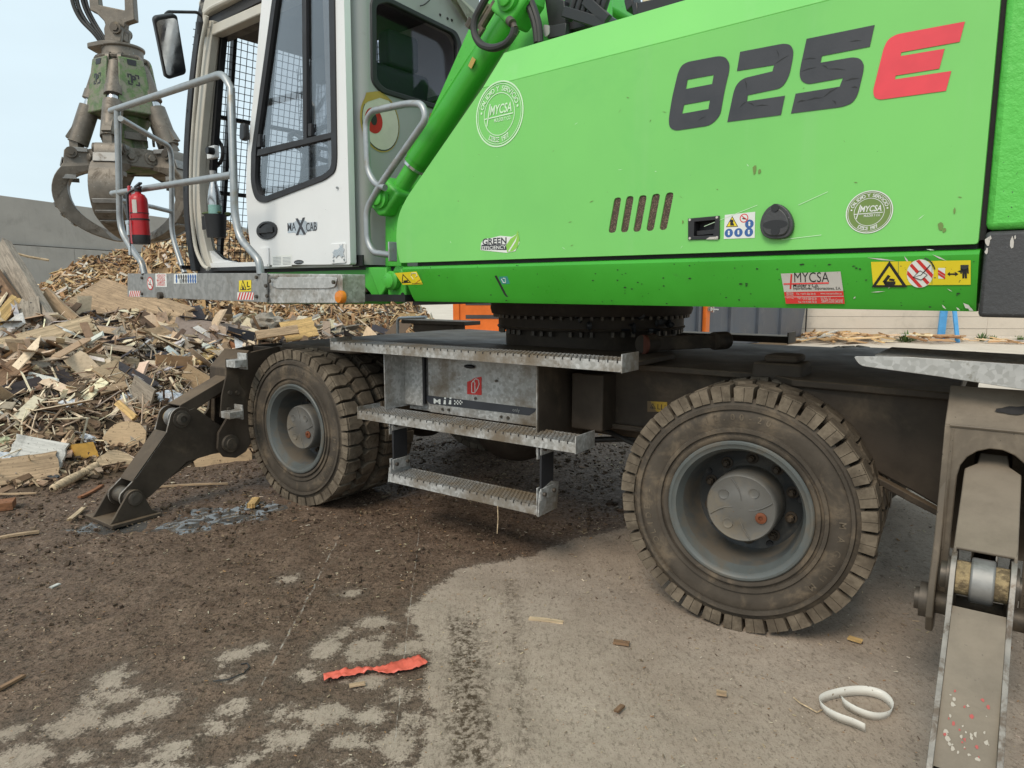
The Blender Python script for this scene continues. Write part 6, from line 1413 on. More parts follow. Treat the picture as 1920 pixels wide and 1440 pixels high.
for c in (c0, c1): cp_.lathe([(.062, -.085), (.062, -.11), (.044, -.115), (.044, -.13), (.034, -.135), (.0005, -.135)], c, (0, 1, 0), 26)
cp_.split('clevis_pin', M['green'], bc_)
lg = MB(); c = barrel0.lerp(c1, .62); lg.box(c + V((.03, -.083, 0)), (.05, .004, .03), Matrix.Rotation(R(-50), 3, 'Y')); lg.build('rating_plate', M['gold'], bc_)
sb2 = MB(); sb2.cyl(c0 + V((0, .085, 0)), c0 + V((0, .22, 0)), .07, n=20); sb2.build('bracket_boss', M['green'], bc_)
hz_ = MB()
hz_.tube(fillet(TB([(965, 52), (962, 66), (950, 82), (925, 92), (900, 84), (888, 62), (890, 35), (905, 8), (922, -25)], -1.17), .09, 6), .019, 10)
hz_.tube(fillet(TB([(978, -20), (996, 20), (1005, 48), (1008, 80)], -1.0), .1, 6), .021, 10); hz_.tube(fillet(TB([(986, -20), (1003, 20), (1011, 48), (1013, 80)], -1.0), .1, 6), .018, 10)
hz_.split('hydraulic_hose', M['hose'], ROOT, fr='B')
fi = MB()
for (a, b, r) in (((955, 38), (961, 44), .022), ((961, 44), (966, 54), .016), ((966, 54), (962, 66), .019)): fi.cyl(FB(*a, Y=-1.16), FB(*b, Y=-1.17), r, n=12)
for (a, b, r) in (((917, 10), (893, 48), .026), ((930, 5), (900, 55), .022), ((889, 36), (880, 52), .03), ((908, 52), (898, 68), .02)): fi.cyl(FB(*a, Y=-.97), FB(*b, Y=-.97), r, n=10)
fi.split('hose_fitting', M['pin'], ROOT, fr='B')
ck = MB()
q = TB([(1020, -10), (1058, 0), (1061, 58), (1031, 66)], -.88); ck.prism(q, (0, .12, 0)); q = TB([(1058, -8), (1100, 0), (1135, 25), (1136, 42), (1062, 58)], -.84); ck.prism(q, (0, .12, 0))
for i in range(6): 
    px = 1066 + i * 12; ck.cyl(FB(px, 40 - i * 1.5, Y=-.92), FB(px + 16, -12 - i, Y=-.92), .02, n=8)
ck.bar(FB(1058, 22, Y=-.94), FB(1136, 46, Y=-.94), .03, .05); ck.bar(FB(1030, 62, Y=-.94), FB(1064, 56, Y=-.94), .03, .06); ck.bar(FB(1098, 0, Y=-.94), FB(1140, 38, Y=-.94), .03, .05)
part(ck, 'hose_carrier', M['black'], bevel=.004)
cbk = MB(); cbk.prism(fillet(TB([(1019, 46), (1030, 47), (1030, 64), (1022, 70), (1018, 60)], -.96), .01, 2, True), (0, .02, 0)); part(cbk, 'carrier_bracket', M['cabgrey'])
# rain gutter at the cab rear corner
gu = MB(); a, b, c = FB(838, -20, X=XB + .03), FB(886, 22, X=XB + .03), FB(876, 48, X=XB + .03); gu.prism([a, b, c, b + V((0, 0, -.03)), a + V((0, 0, -.035))], (.03, 0, 0)); gu.build('rear_gutter', M['cream'], cab)
ah = MB(); 
for px, py in ((825, 28), (839, 35), (847, 38)): ah.cyl(FB(px, py, X=XB + .001), FB(px, py, X=XB + .004), .009, n=10)
ah.tube(fillet(TX([(788, 11), (796, 9), (806, 0)], XB + .02), .02, 3), .004, 6); ah.split('wall_plug', M['black'], cab)
# work lamps on the hood
wl_ = MB(); YL = -1.15
wl_.prism(TB([(1169, 0), (1184, -14), (1188, 8), (1174, 22)], YL), (0, .08, 0)); wl_.prism(TB([(1183, 6), (1195, 2), (1197, 28), (1186, 30)], YL), (0, .03, 0)); wl_.bar(FB(1200, 22, Y=YL), FB(1300, 0, Y=YL), .05, .06); wo = part(wl_, 'work_lamp', M['black'], bevel=.006)
ll = MB(); ll.prism(fillet(TB([(1203, -25), (1250, -35), (1250, 4), (1240, 9), (1209, 15), (1203, 8)], YL - .02), .015, 3, True), (0, .05, 0)); ll.build('lamp_lens', M['lamp'], wo, bevel=.008)
# main boom and stick (rise out of the picture, carry the grab)
bm_ = MB()
def boxbeam(mb, p0, p1, w0, h0, w1, h1):
    d = (p1 - p0).normalized(); s = V((0, 1, 0)); n_ = d.cross(s).normalized(); vs = []
    for p, w_, h_ in ((p0, w0, h0), (p1, w1, h1)): vs += [p + s * w_ / 2 + n_ * h_ / 2, p - s * w_ / 2 + n_ * h_ / 2, p - s * w_ / 2 - n_ * h_ / 2, p + s * w_ / 2 - n_ * h_ / 2]
    mb.add(vs, [(0, 1, 2, 3), (7, 6, 5, 4), (1, 0, 4, 5), (2, 1, 5, 6), (3, 2, 6, 7), (0, 3, 7, 4)])
bm_.add([], [])
boxbeam(bm_, V((.12, -.33, 2.9)), V((-.8, -.33, 7.6)), .42, .55, .36, .5); boxbeam(bm_, V((-.8, -.33, 7.6)), V((-3.0, -.33, 9.2)), .36, .5, .34, .42)
part(bm_, 'boom', M['green'], bevel=.02)
# ================================================================== GRAB (hangs from the stick)
DG = 8.6
gc = FW(245, 300, Y=DG); gw = lambda px, py: FW(px, py, Y=DG)
AXX = gc.x; pxs = (gw(345, 300) - gw(245, 300)).length / 100
ztop = lambda py: gw(245, py).z
GR = empty('orange_peel_grab', (AXX, DG, ztop(455))); tag(GR, 'five-tine orange-peel scrap grab hanging closed beside the cab front', 'grab')
z0g = ztop(455); Z = lambda py: ztop(py) - z0g
def gpt(r, py, a): return V((r * math.cos(R(a)), r * math.sin(R(a)), Z(py)))
K = pxs
# tine outline as (radius px, photo row): outer edge then inner edge
tin_out = [(96, 286), (116, 290), (121, 318), (136, 338), (144, 362), (141, 388), (128, 411), (104, 430), (74, 444), (36, 454), (20, 452)]
tin_in = [(24, 443), (62, 430), (92, 412), (112, 390), (120, 366), (116, 346), (96, 330), (66, 324), (52, 312), (50, 300), (70, 292)]
tin_out = [(r * .88, y) for r, y in tin_out]; tin_in = [(r * .86, y) for r, y in tin_in]
def tine(a):
    ca, sa = math.cos(R(a)), math.sin(R(a)); tv = V((-sa, ca, 0)); rv = V((ca, sa, 0))
    out_ = smooth_px(tin_out, 3); mb = MB()
    no = len(out_)
    inn = smooth_px(tin_in[::-1], 3)
    n = 26
    def samp(L, t):
        k = t * (len(L) - 1); i = min(int(k), len(L) - 2); f = k - i; return (L[i][0] * (1 - f) + L[i + 1][0] * f, L[i][1] * (1 - f) + L[i + 1][1] * f)
    rows = []
    for i in range(n + 1):
        t = i / n; o = samp(out_, t); q = samp(inn, t); wd = (.135 if t < .2 else .165 if t < .62 else .165 * (1 - (t - .62) / .38 * .72))
        rows.append([rv * o[0] * K + V((0, 0, Z(o[1]))) + tv * wd, rv * o[0] * K + V((0, 0, Z(o[1]))) - tv * wd, rv * q[0] * K + V((0, 0, Z(q[1]))) - tv * wd * .8, rv * q[0] * K + V((0, 0, Z(q[1]))) + tv * wd * .8])
    vs = [p for r in rows for p in r]; fs = [(0, 1, 2, 3), tuple(4 * n + k for k in (3, 2, 1, 0))]; mi = [0, 1]
    mb.add(vs, [(0, 1, 2, 3)], 0); mb.f.append(tuple(4 * n + k for k in (3, 2, 1, 0))); mb.m.append(1)
    for i in range(n):
        for k in range(4):
            p, q = 4 * i + k, 4 * i + (k + 1) % 4; mb.f.append((q, p, p + 4, q + 4)); mb.m.append(1 if (k == 2 and i > n * .3) or i > n * .86 else 0)
    o = mb.build('tine', [M['grab'], M['grabworn']], GR, bevel=.012)
    # wear plates, welded strips
    ex = MB()
    for t0, t1 in ((.16, .22), (.50, .53), (.58, .60), (.66, .68)):
        A, B_ = samp(out_, t0), samp(out_, t1)
        for s_ in (1,):
            p = rv * (A[0] + 1.6) * K + V((0, 0, Z(A[1]))); q = rv * (B_[0] + 1.6) * K + V((0, 0, Z(B_[1]))); ex.bar(p, q, .27, .016, rv)
    for t in (.08, .30):
        A = samp(out_, t); 
        for s_ in (-1, 1): ex.box(rv * (A[0] - 20) * K + V((0, 0, Z(A[1]) - .02)) + tv * s_ * .150, (.16, .012, .05), Matrix((rv, tv, V((0, 0, 1)))).transposed())
    ex.split('wear_plate', M['grabworn'], o, bevel=.004)
    pn = MB()
    for (rr, py, r) in ((92, 297, .062), (52, 306, .055)):
        c = rv * rr * K + V((0, 0, Z(py))); pn.cyl(c - tv * .16, c + tv * .16, r, n=16); pn.cyl(c - tv * .172, c + tv * .172, r * .55, n=6)
    pn.split('tine_pin', M['pin'], o)
    # hydraulic ram
    top_ = rv * 34 * K + V((0, 0, Z(132))); bot = rv * 87 * K + V((0, 0, Z(289))); d = (bot - top_)
    cy = MB(); cy.cyl(top_, top_ + d * .34, .095, n=16); cy.cyl(top_ + d * .30, top_ + d * .40, .104, n=16); ro = cy.build('ram', M['grab'], GR)
    c2 = MB(); c2.cyl(top_ + d * .38, top_ + d * .50, .068, n=16); c2.build('ram_rod', M['chrome'], ro)
    c3 = MB(); 
    sh = d.normalized(); nn = tv.cross(sh)
    c3.tube([top_ + d * .48, top_ + d * .92], .108, 14); c3.box(bot - sh * .04, (.10, .12, .14)); c3.prism([top_ + d * .70 - tv * .05 - nn * .085, top_ + d * .9 - tv * .05 - nn * .13, top_ + d * .9 - tv * .05 - nn * .06], tv * .1); c3.build('ram_guard', M['grab'], ro)
    c4_ = MB(); 
    for s_ in (-1, 1): c4_.cyl(top_ + tv * .085 * s_ + V((0, 0, .05)), top_ + tv * .045 * s_ + V((0, 0, .05)), .085, n=16)
    c4_.cyl(top_ - tv * .1 + V((0, 0, .05)), top_ + tv * .1 + V((0, 0, .05)), .04, n=10); c4_.split('ram_clevis', M['grab'], ro)
A0 = -82
for k in range(5): tine(A0 + 72 * k)
# body: five tapered green panels between the rams, hub below
for k in range(5):
    a = A0 + 36 + 72 * k; rv = V((math.cos(R(a)), math.sin(R(a)), 0)); tv = V((-rv.y, rv.x, 0)); bd = MB()
    P = lambda r, w_, py: [rv * r * K + tv * w_ * K + V((0, 0, Z(py))), rv * r * K - tv * w_ * K + V((0, 0, Z(py)))]
    up = P(46, 21, 120); lo = P(60, 30, 222); up2 = P(18, 14, 120); lo2 = P(24, 16, 228)
    bd.add(up + lo + up2 + lo2, [(0, 1, 3, 2), (4, 6, 7, 5), (0, 2, 6, 4), (1, 5, 7, 3), (0, 4, 5, 1), (2, 3, 7, 6)])
    o = bd.build('body_panel', M['grabgreen'], GR, bevel=.015)
    sl = MB(); nrm = (up[0] - up[1]).cross(lo[0] - up[0]).normalized(); nrm = nrm if nrm.dot(rv) > 0 else -nrm
    mid_ = (up[0] + up[1]) / 2; dn_ = ((lo[0] + lo[1]) / 2 - mid_)
    c = mid_ + dn_ * .08 + nrm * .003; e2 = dn_.normalized(); sl.prism(fillet([c + tv * .05 - e2 * .03, c - tv * .05 - e2 * .03, c - tv * .045 + e2 * .035, c + tv * .045 + e2 * .035], .01, 2, True), nrm * .001)
    c = mid_ + dn_ * .40 + nrm * .003; sgn = -1 if tv.cross(-e2).dot(nrm) < 0 else 1; U_ = tv * sgn
    for sx in (-1, 1):
        for sy in (-1, 1): q_ = c + U_ * sx * .062 - e2 * sy * .062; sl.flat([q_, q_ - U_ * sx * .045, q_ - U_ * sx * .045 + e2 * sy * .014, q_ - U_ * sx * .014 + e2 * sy * .014, q_ - U_ * sx * .014 + e2 * sy * .045, q_ + e2 * sy * .045])
    put_text(sl, 'P', c + e2 * .036 + nrm * .001, U_, -e2, height=.08, bold=.04)
    sl.build('panel_cutout', M['black'], o, smooth=0, stuff=True)
hb = MB(); hb.lathe([(.14, Z(110)), (.18, Z(125)), (.16, Z(200)), (.26, Z(228)), (.20, Z(245)), (.19, Z(285)), (.30, Z(288)), (.32, Z(298)), (.32, Z(318)), (.26, Z(322)), (.05, Z(326))], (0, 0, 0), (0, 0, 1), 10); hb.build('hub', M['grabgreen'], GR, bevel=.01)
hp = MB()
for k in range(5):
    a = A0 + 36 + 72 * k; rv = V((math.cos(R(a)), math.sin(R(a)), 0)); tv = V((-rv.y, rv.x, 0)); c = rv * .36 + V((0, 0, Z(304)))
    hp.prism([c + tv * .2 + V((0, 0, .1)), c - tv * .2 + V((0, 0, .1)), c - tv * .2 - V((0, 0, .06)), c - tv * .14 - V((0, 0, .11)), c + tv * .14 - V((0, 0, .11)), c + tv * .2 - V((0, 0, .06))], rv * .05)
    for s_ in (-1, 1): hp.cyl(c + tv * .11 * s_ + rv * .05, c + tv * .11 * s_ + rv * .085, .045, n=6); hp.cyl(c + tv * .11 * s_ + rv * .05, c + tv * .11 * s_ + rv * .06, .075, n=16)
    c = rv * .26 + V((0, 0, Z(262))); hp.box(c, (.03, .24, .09), Matrix((rv, tv, V((0, 0, 1)))).transposed())
hp.split('hub_plate', M['grab'], GR, bevel=.008)
# rotator and suspension
ro = MB(); ox = (236 - 245) * K
ro.lathe([(.27, Z(120)), (.28, Z(114)), (.23, Z(112)), (.22, Z(108)), (.22, Z(96)), (.24, Z(95)), (.24, Z(90)), (.1, Z(87))], (ox * .0, 0, 0), (0, 0, 1), 32); ro.prism(fillet([V((-.36, -.12, Z(96))), V((-.12, -.22, Z(96))), V((.10, -.2, Z(96))), V((.10, .2, Z(96))), V((-.12, .22, Z(96))), V((-.36, .12, Z(96)))], .05, 3, True), (0, 0, Z(87) - Z(96)))
ro.build('rotator', M['grab'], GR, bevel=.008)
yk = MB(); X_ = lambda px: (px - 245) * K
for yy in (-.10, .055): yk.prism([V((X_(222), yy, Z(88))), V((X_(222), yy, Z(60))), V((X_(226), yy, Z(48))), V((X_(250), yy, Z(48))), V((X_(255), yy, Z(62))), V((X_(250), yy, Z(88)))], (0, .045, 0))
yk.prism([V((X_(p[0]), -.05, Z(p[1]))) for p in ((195, -30), (195, 22), (206, 27), (219, 42), (226, 72), (240, 84), (252, 78), (257, 46), (262, 44), (275, 40), (275, -30), (260, -30), (258, 22), (212, 12), (210, -30))], (0, .10, 0))
yk.split('suspension_yoke', M['grab'], GR, bevel=.01)
yp = MB(); c = V((X_(245), 0, Z(59))); yp.cyl(c - V((0, .13, 0)), c + V((0, .13, 0)), .065, n=18); yp.cyl(c - V((0, .145, 0)), c + V((0, .14, 0)), .04, n=6); yp.build('yoke_pin', M['pin'], GR)
gh = MB()
for i, (a, b, c, d) in enumerate(((162, -30, 172, 25), (167, -30, 178, 28), (173, -30, 186, 22), (177, -30, 190, 30))):
    gh.tube(fillet([V((X_(a), -.05 + i * .03, Z(-30))), V((X_(c - 6), -.05 + i * .03, Z(15))), V((X_(c + 4), -.04 + i * .03, Z(40))), V((X_(200 + i * 3), -.03 + i * .02, Z(66))), V((X_(212 + i * 3), 0, Z(90)))], .25, 5), .024 if i < 2 else .02, 8)
gh.split('grab_hose', M['hose'], GR)
# stick of the boom reaching down to the grab
gl = FB.i @ V((AXX, DG, z0g + Z(-28)))
sk_ = MB(); boxbeam(sk_, V((-3.0, -.33, 9.2)), V((gl.x - .0, gl.y, gl.z + .35)), .32, .40, .24, .30); sk_.cyl(gl + V((0, -.2, .3)), gl + V((0, .2, .3)), .09, n=16); sk_.span(gl + V((-.08, -.1, -.05)), gl + V((.08, .1, .35)))
part(sk_, 'stick', M['green'], bevel=.02)

# ================================================================== FIRE EXTINGUISHER strapped to the railing
YE = YP - .045
e_t, e_b = FB(262, 362, Y=YE), FB(266, 458, Y=YE); EX = empty('fire_extinguisher', FB.m @ e_b, PHB); tag(EX, 'red fire extinguisher strapped upright to the platform railing', 'fire extinguisher')
He = e_t.z - e_b.z; rE = 15.5 * (FB.m @ e_b).y / 1302
m = MB(); m.lathe([(.001, 0), (rE * .92, .0), (rE, .02), (rE, He * .18)], (0, 0, 0), (0, 0, 1), 28); m.build('base', M['black'], EX)
m = MB(); m.lathe([(rE * .985, He * .17), (rE * .985, He * .82), (rE * .93, He * .90), (rE * .70, He * .97), (rE * .34, He * 1.0), (rE * .3, He * 1.04), (.001, He * 1.04)], (0, 0, 0), (0, 0, 1), 28); m.build('body', M['red'], EX)
m = MB(); m.cyl((0, 0, He * 1.03), (0, 0, He * 1.14), .025, n=12); m.bar((-.02, 0, He * 1.14), (.13, -.03, He * 1.16), .022, .012); m.bar((-.02, 0, He * 1.10), (.12, -.03, He * 1.09), .022, .01); m.tube(fillet([V((-.03, 0, He * 1.1)), V((-rE * 1.1, -.05, He * 1.02)), V((-rE * 1.05, -.06, He * .4))], .06, 4), .010, 8); m.build('valve', M['black'], EX)
m = MB(); m.span((-rE * 3.0, -.02, He * .02), (-rE * 1.1, .05, He * .98)); m.span((-rE * 3.2, .0, He * .4), (-rE * 2.7, .02, He * 1.2)); m.build('bracket', M['red'], EX, bevel=.008)
m = MB(); m.lathe([(rE + .003, He * .47), (rE + .003, He * .50)], (0, 0, 0), (0, 0, 1), 28); m.lathe([(rE + .002, He * .60), (rE + .002, He * .615)], (0, 0, 0), (0, 0, 1), 28)
m.prism([V((-rE * .55, -rE - .01, He * 1.0)), V((-rE * .18, -rE - .012, He * 1.0)), V((-rE * .08, -rE - .012, -.10)), V((-rE * .42, -rE - .01, -.10))], (0, -.004, 0)); m.build('strap', M['black'], EX)
m = MB(); m.box((-rE * .3, -rE - .02, He * .30), (.035, .012, .10)); m.box((-rE * .3, -rE - .02, He * .42), (.05, .014, .03)); m.box((-rE * .24, -rE - .02, -.05), (.03, .012, .07)); m.split('buckle', M['silver'], EX, bevel=.003)
m = MB(); aa = [R(t) for t in range(-66, -30, 6)]; vs = [V(((rE + .002) * math.cos(t), (rE + .002) * math.sin(t), z)) for z in (He * .60, He * .86) for t in aa]; k = len(aa); m.add(vs, [(i, i + 1, k + i + 1, k + i) for i in range(k - 1)]); m.build('label_plate', M['stickgrey'], EX)
m = MB()
for z in (He * .52, He * 1.02): m.bar((-rE * 2.6, .03, z), (-rE * 1.0, .02, z), .03, .018)
m.build('clamp', M['tube'], EX)
# ================================================================== BOTTLE AND CLOTH in the cup holder
bp = FB.m @ (cpos + V((0, 0, -.06))); BO = empty('water_bottle', bp, 0); BO.scale = (1.35, 1.35, 1.25); tag(BO, 'steel and teal water bottle standing in the cup holder', 'bottle')
MB().lathe([(.001, 0), (.033, .0), (.035, .01), (.035, .17)], (0, 0, 0), (0, 0, 1), 20).build('lower_body', M['bottlegreen'], BO)
MB().lathe([(.035, .17), (.035, .21), (.030, .25), (.018, .30), (.015, .33)], (0, 0, 0), (0, 0, 1), 20).build('upper_body', M['steel'], BO)
MB().lathe([(.017, .33), (.017, .37), (.001, .372)], (0, 0, 0), (0, 0, 1), 20).build('cap', M['cabgrey'], BO)
cl = MB(); r2 = random.Random(2)
for i in range(9): cl.ball((r2.uniform(-.075, .075), r2.uniform(-.05, .05), .155 + r2.uniform(-.01, .012)), (.03, .02, .012), 8)
co = cl.build('rag', paint('rag_green', (.09, .12, .05), .9)); co.location = bp; tag(co, 'crumpled dark green rag tucked round the cup holder', 'rag')

# ================================================================== INDIVIDUAL SCRAP PIECES
def hit_pile(px, py):
    d = ray(px, py); d = d / d.y; ts = np.linspace(3.0, 16, 1300); P = np.stack([d.x * ts, ts], 1); z = CAM_H + d.z * ts; h = np.maximum(H1(P), 0); k = np.where(z <= h)[0]
    t = ts[k[0]] if len(k) else 9.0
    return V((d.x * t, t, CAM_H + d.z * t))
def plank_mesh(L, W_, T_, mat, seed, jag=.06, shape='plank'):
    r2 = random.Random(seed); mb = MB(); n = 6
    if shape == 'oval': out_ = [V((L / 2 * math.cos(t) * r2.uniform(.93, 1.04), W_ / 2 * math.sin(t) * r2.uniform(.93, 1.04), 0)) for t in [i * math.pi / 11 for i in range(22)]]
    else:
        e1 = [V((L / 2 - r2.uniform(0, jag) * L * (i % 2), -W_ / 2 + W_ * i / n, 0)) for i in range(n + 1)]; e2 = [V((-L / 2 + r2.uniform(0, jag) * L * (i % 2), W_ / 2 - W_ * i / n, 0)) for i in range(n + 1)]
        m1 = [V((L * t, W_ / 2 * r2.uniform(.93, 1.0), 0)) for t in (.25, 0, -.25)]; m2 = [V((L * t, -W_ / 2 * r2.uniform(.93, 1.0), 0)) for t in (-.25, 0, .25)]
        out_ = e1 + m1 + e2 + m2
    mb.plate([p - V((0, 0, T_ / 2)) for p in out_], [], (0, 0, T_))
    bow = r2.uniform(-.02, .02)
    mb.v = [(x, y, z + bow * (2 * x / L) ** 2 * L) for x, y, z in mb.v]
    return mb
def plank(name, a, b, W_, T_, mat, label, cat='plank', seed=0, lift=.03, up=None, jag=.06, shape='plank', da=0, db=0, grp=None, roll=0, parent=None):
    """lay a piece on the heap between two spots seen in the photo"""
    pa = hit_pile(*a); pb = hit_pile(*b)
    if da: pa = FW(a[0], a[1], Y=da)
    if db: pb = FW(b[0], b[1], Y=db)
    pa.z += lift; pb.z += lift
    x = (pb - pa).normalized(); u = V(up) if up else V((0, -.85, .55)); y = u.cross(x).normalized(); z = x.cross(y)
    if roll: q = Matrix.Rotation(R(roll), 3, x); y = q @ y; z = q @ z
    o = plank_mesh((pb - pa).length, W_, T_, mat, seed or hash(label) % 999, jag, shape).build(name, WOOD[mat] if isinstance(mat, str) else mat)
    o.matrix_world = Matrix.Translation((pa + pb) / 2) @ Matrix((x, y, z)).transposed().to_4x4()
    tag(o, label, cat, grp); return o
GP = 'timber on the scrap heap'
S = [
 ('timber_slab', (2, 482), (84, 628), .34, .10, 'grey', 'big splintered grey timber slab leaning at the left edge, topmost', 8.6, 7.3, 25),
 ('timber_slab', (-30, 520), (60, 650), .30, .09, 'brown', 'dark brown slab leaning below the big grey timber slab', 8.1, 7.1, 15),
 ('timber_slab', (52, 575), (72, 700), .22, .08, 'grey', 'short split grey slab standing steeply beside the yellow plank end', 7.4, 6.9, -20),
 ('plank', (-6, 618), (34, 572), .12, .05, 'yellow', 'clean yellow plank end poking up at the left edge', 7.0, 7.4, 40),
 ('plywood_sheet', (150, 560), (322, 622), .75, .02, 'tan', 'large tan plywood sheet lying tilted under the walkway', 8.9, 8.2, -18),
 ('plank', (62, 600), (150, 640), .16, .04, 'grey', 'grey plank sloping down from the big slabs', 7.6, 7.3, 0),
 ('plank', (84, 560), (140, 615), .14, .04, 'tan', 'tan plank in the gap between grey slabs and plywood', 8.0, 7.6, 20),
 ('plank', (-10, 668), (176, 618), .17, .06, 'pale', 'long pale plank running up from the left edge', 6.7, 7.2, 20),
 ('plank', (-10, 636), (42, 622), .12, .05, 'pale', 'short pale plank at the left edge above the long pale one', 7.3, 7.5, 0),
 ('dark_plank', (124, 694), (206, 644), .16, .045, 'dark', 'blackish wet plank lying above the pale board', 0, 0, 30),
 ('plank', (158, 684), (262, 696), .10, .035, 'pale', 'pale board below the blackish plank', 0, 0, 15),
 ('dark_plank', (-6, 762), (134, 722), .18, .05, 'dark', 'long dark brown plank low at the left edge', 0, 0, 10),
 ('cardboard_sheet', (292, 702), (362, 704), .26, .012, 'card', 'brown cardboard sheet beside crumpled foil', 0, 0, 35),
 ('board', (200, 726), (242, 706), .30, .02, 'board', 'pale rectangular board standing below the pale plank', 0, 0, 40),
 ('beam', (-10, 745), (44, 702), .20, .12, 'brown', 'thick brown beam end at the left edge', 0, 0, 0),
 ('white_board', (22, 862), (122, 880), .26, .025, 'white', 'white painted board flecked with mud at the heap foot', 0, 0, 5),
 ('plank', (-8, 906), (112, 888), .22, .03, 'tan', 'tan plank flat on the ground before the white board', 0, 0, 0),
 ('plank', (344, 650), (400, 626), .07, .03, 'red', 'reddish plank on the crest right of the cardboard', 0, 0, 0),
 ('plank', (386, 626), (446, 668), .10, .035, 'red', 'reddish brown plank sloping to the front wheel guard', 0, 0, 25),
 ('black_panel', (424, 640), (476, 652), .24, .015, 'black', 'black panel on the crest beside the fender', 0, 0, 20),
 ('black_panel', (404, 700), (424, 668), .20, .015, 'black', 'small black panel behind the boarding bracket', 0, 0, 30),
 ('board', (362, 692), (410, 664), .16, .02, 'yellow', 'yellow board under the thin steel strip', 0, 0, 20),
 ('white_moulding', (308, 648), (364, 632), .07, .04, 'white', 'white moulding across the crest', 0, 0, 20),
 ('board', (268, 650), (340, 636), .26, .015, 'tan', 'torn tan hardboard on the crest left of the white moulding', 0, 0, 25),
 ('board', (322, 640), (372, 690), .22, .03, 'grey', 'grey rotten board above the cardboard sheet', 0, 0, 30),
 ('board', (248, 744), (286, 772), .28, .02, 'grey', 'grey panel in the lower middle of the heap', 0, 0, 35),
 ('board', (340, 716), (398, 748), .26, .012, 'board', 'torn pale board behind the stabiliser', 0, 0, 20),
 ('plank', (222, 770), (256, 800), .06, .03, 'yellow', 'short yellow batten pointing at the round board', 0, 0, 0),
 ('plank', (188, 750), (238, 736), .07, .03, 'tan', 'tan batten below the pale rectangular board', 0, 0, 0),
 ('dark_plank', (300, 600), (420, 632), .14, .03, 'dark', 'dark board along the crest under the walkway', 0, 0, 0),
 ('plank', (140, 618), (176, 600), .13, .03, 'tan', 'short tan plank below the plywood sheet', 0, 0, 0),
 ('plank', (60, 700), (128, 706), .09, .03, 'grey', 'grey batten in the left middle of the heap', 0, 0, 0),
 ('plank', (30, 640), (100, 668), .08, .03, 'brown', 'brown batten under the long pale plank', 0, 0, 0),
 ('plank', (400, 612), (482, 640), .10, .03, 'tan', 'tan plank on the crest near the deck corner', 0, 0, 0),
 ('board', (530, 634), (592, 622), .30, .02, 'yellow', 'folded yellow board on the crest behind the deck', 8.6, 8.8, 0),
 ('board', (480, 640), (560, 628), .12, .03, 'tan', 'tan board left of the folded yellow board', 8.3, 8.5, 0),
]
for i, (nm, a, b, W_, T_, mt, lab, da, db, rl_) in enumerate(S):
    plank(nm, a, b, W_, T_, mt, lab, nm.split('_')[-1] if nm != 'timber_slab' else 'timber', 100 + i, .07, None, .10 if nm == 'timber_slab' else .05, 'plank', da, db, GP, rl_)
plank('round_board', (194, 830), (276, 838), .34, .03, 'board', 'round chipboard top with a grey offcut on it', 'board', 201, .04, shape='oval', grp='round and oval boards')
plank('round_board', (178, 876), (252, 882), .26, .02, 'pale', 'pale broken oval board on the wet ground before the heap', 'board', 202, .02, shape='oval', grp='round and oval boards')
plank('round_board', (362, 876), (476, 862), .34, .02, 'board', 'oval tan board between stabiliser arm and front wheel', 'board', 203, .02, shape='oval', grp='round and oval boards')
plank('offcut', (246, 832), (276, 830), .14, .025, 'grey', 'small grey offcut on the round chipboard top', 'offcut', 204, .08)
plank('foam_block', (138, 858), (180, 852), .15, .05, paint('foam_orange', (.52, .29, .06), .9, var=.2, vscale=12, bump=.6), 'yellow orange foam piece at the heap foot', 'foam', 205, .03)
# broken pallet
pa = FW(268, 585, Y=8.5); pl_ = empty('broken_pallet', pa); tag(pl_, 'broken pale pallet with open slats under the walkway', 'pallet')
pb = FW(345, 625, Y=8.1); x = (pb - pa).normalized(); y = V((0, -.45, .9)).cross(x).normalized(); z = x.cross(y); Rp = Matrix((x, y, z)).transposed()
for i in range(5):
    t = (i + .4) / 5; o = plank_mesh(.50, .095, .02, 'pale', 300 + i, .04).build('slat', WOOD['pale'] if i % 2 else WOOD['tan'], pl_)
    o.matrix_local = Matrix.Translation((pb - pa) * t) @ (Rp @ Matrix.Rotation(R(90), 3, 'Z')).to_4x4()
for s_ in (-.18, .2):
    o = plank_mesh((pb - pa).length, .07, .06, 'tan', 310, .04).build('runner', WOOD['tan'], pl_); o.matrix_local = Matrix.Translation((pb - pa) * .5 + y * s_ - z * .045) @ Rp.to_4x4()
# turned chair leg
a, b = hit_pile(98, 928), hit_pile(182, 880); a.z = .04; b.z = max(b.z, .06) + .02; d = b - a; L = d.length
lg = MB(); lg.lathe([(.012, 0), (.026, .02 * L), (.03, .06 * L), (.022, .10 * L), (.03, .16 * L), (.034, .30 * L), (.03, .62 * L), (.024, .68 * L), (.035, .72 * L), (.024, .77 * L), (.034, .84 * L), (.034, .99 * L), (.001, L)], (0, 0, 0), (0, 0, 1), 14)
o = lg.build('chair_leg', WOOD['pale']); o.matrix_world = Matrix.Translation(a) @ d.to_track_quat('Z', 'Y').to_matrix().to_4x4(); tag(o, 'turned pale wooden furniture leg lying at the heap foot', 'furniture leg')
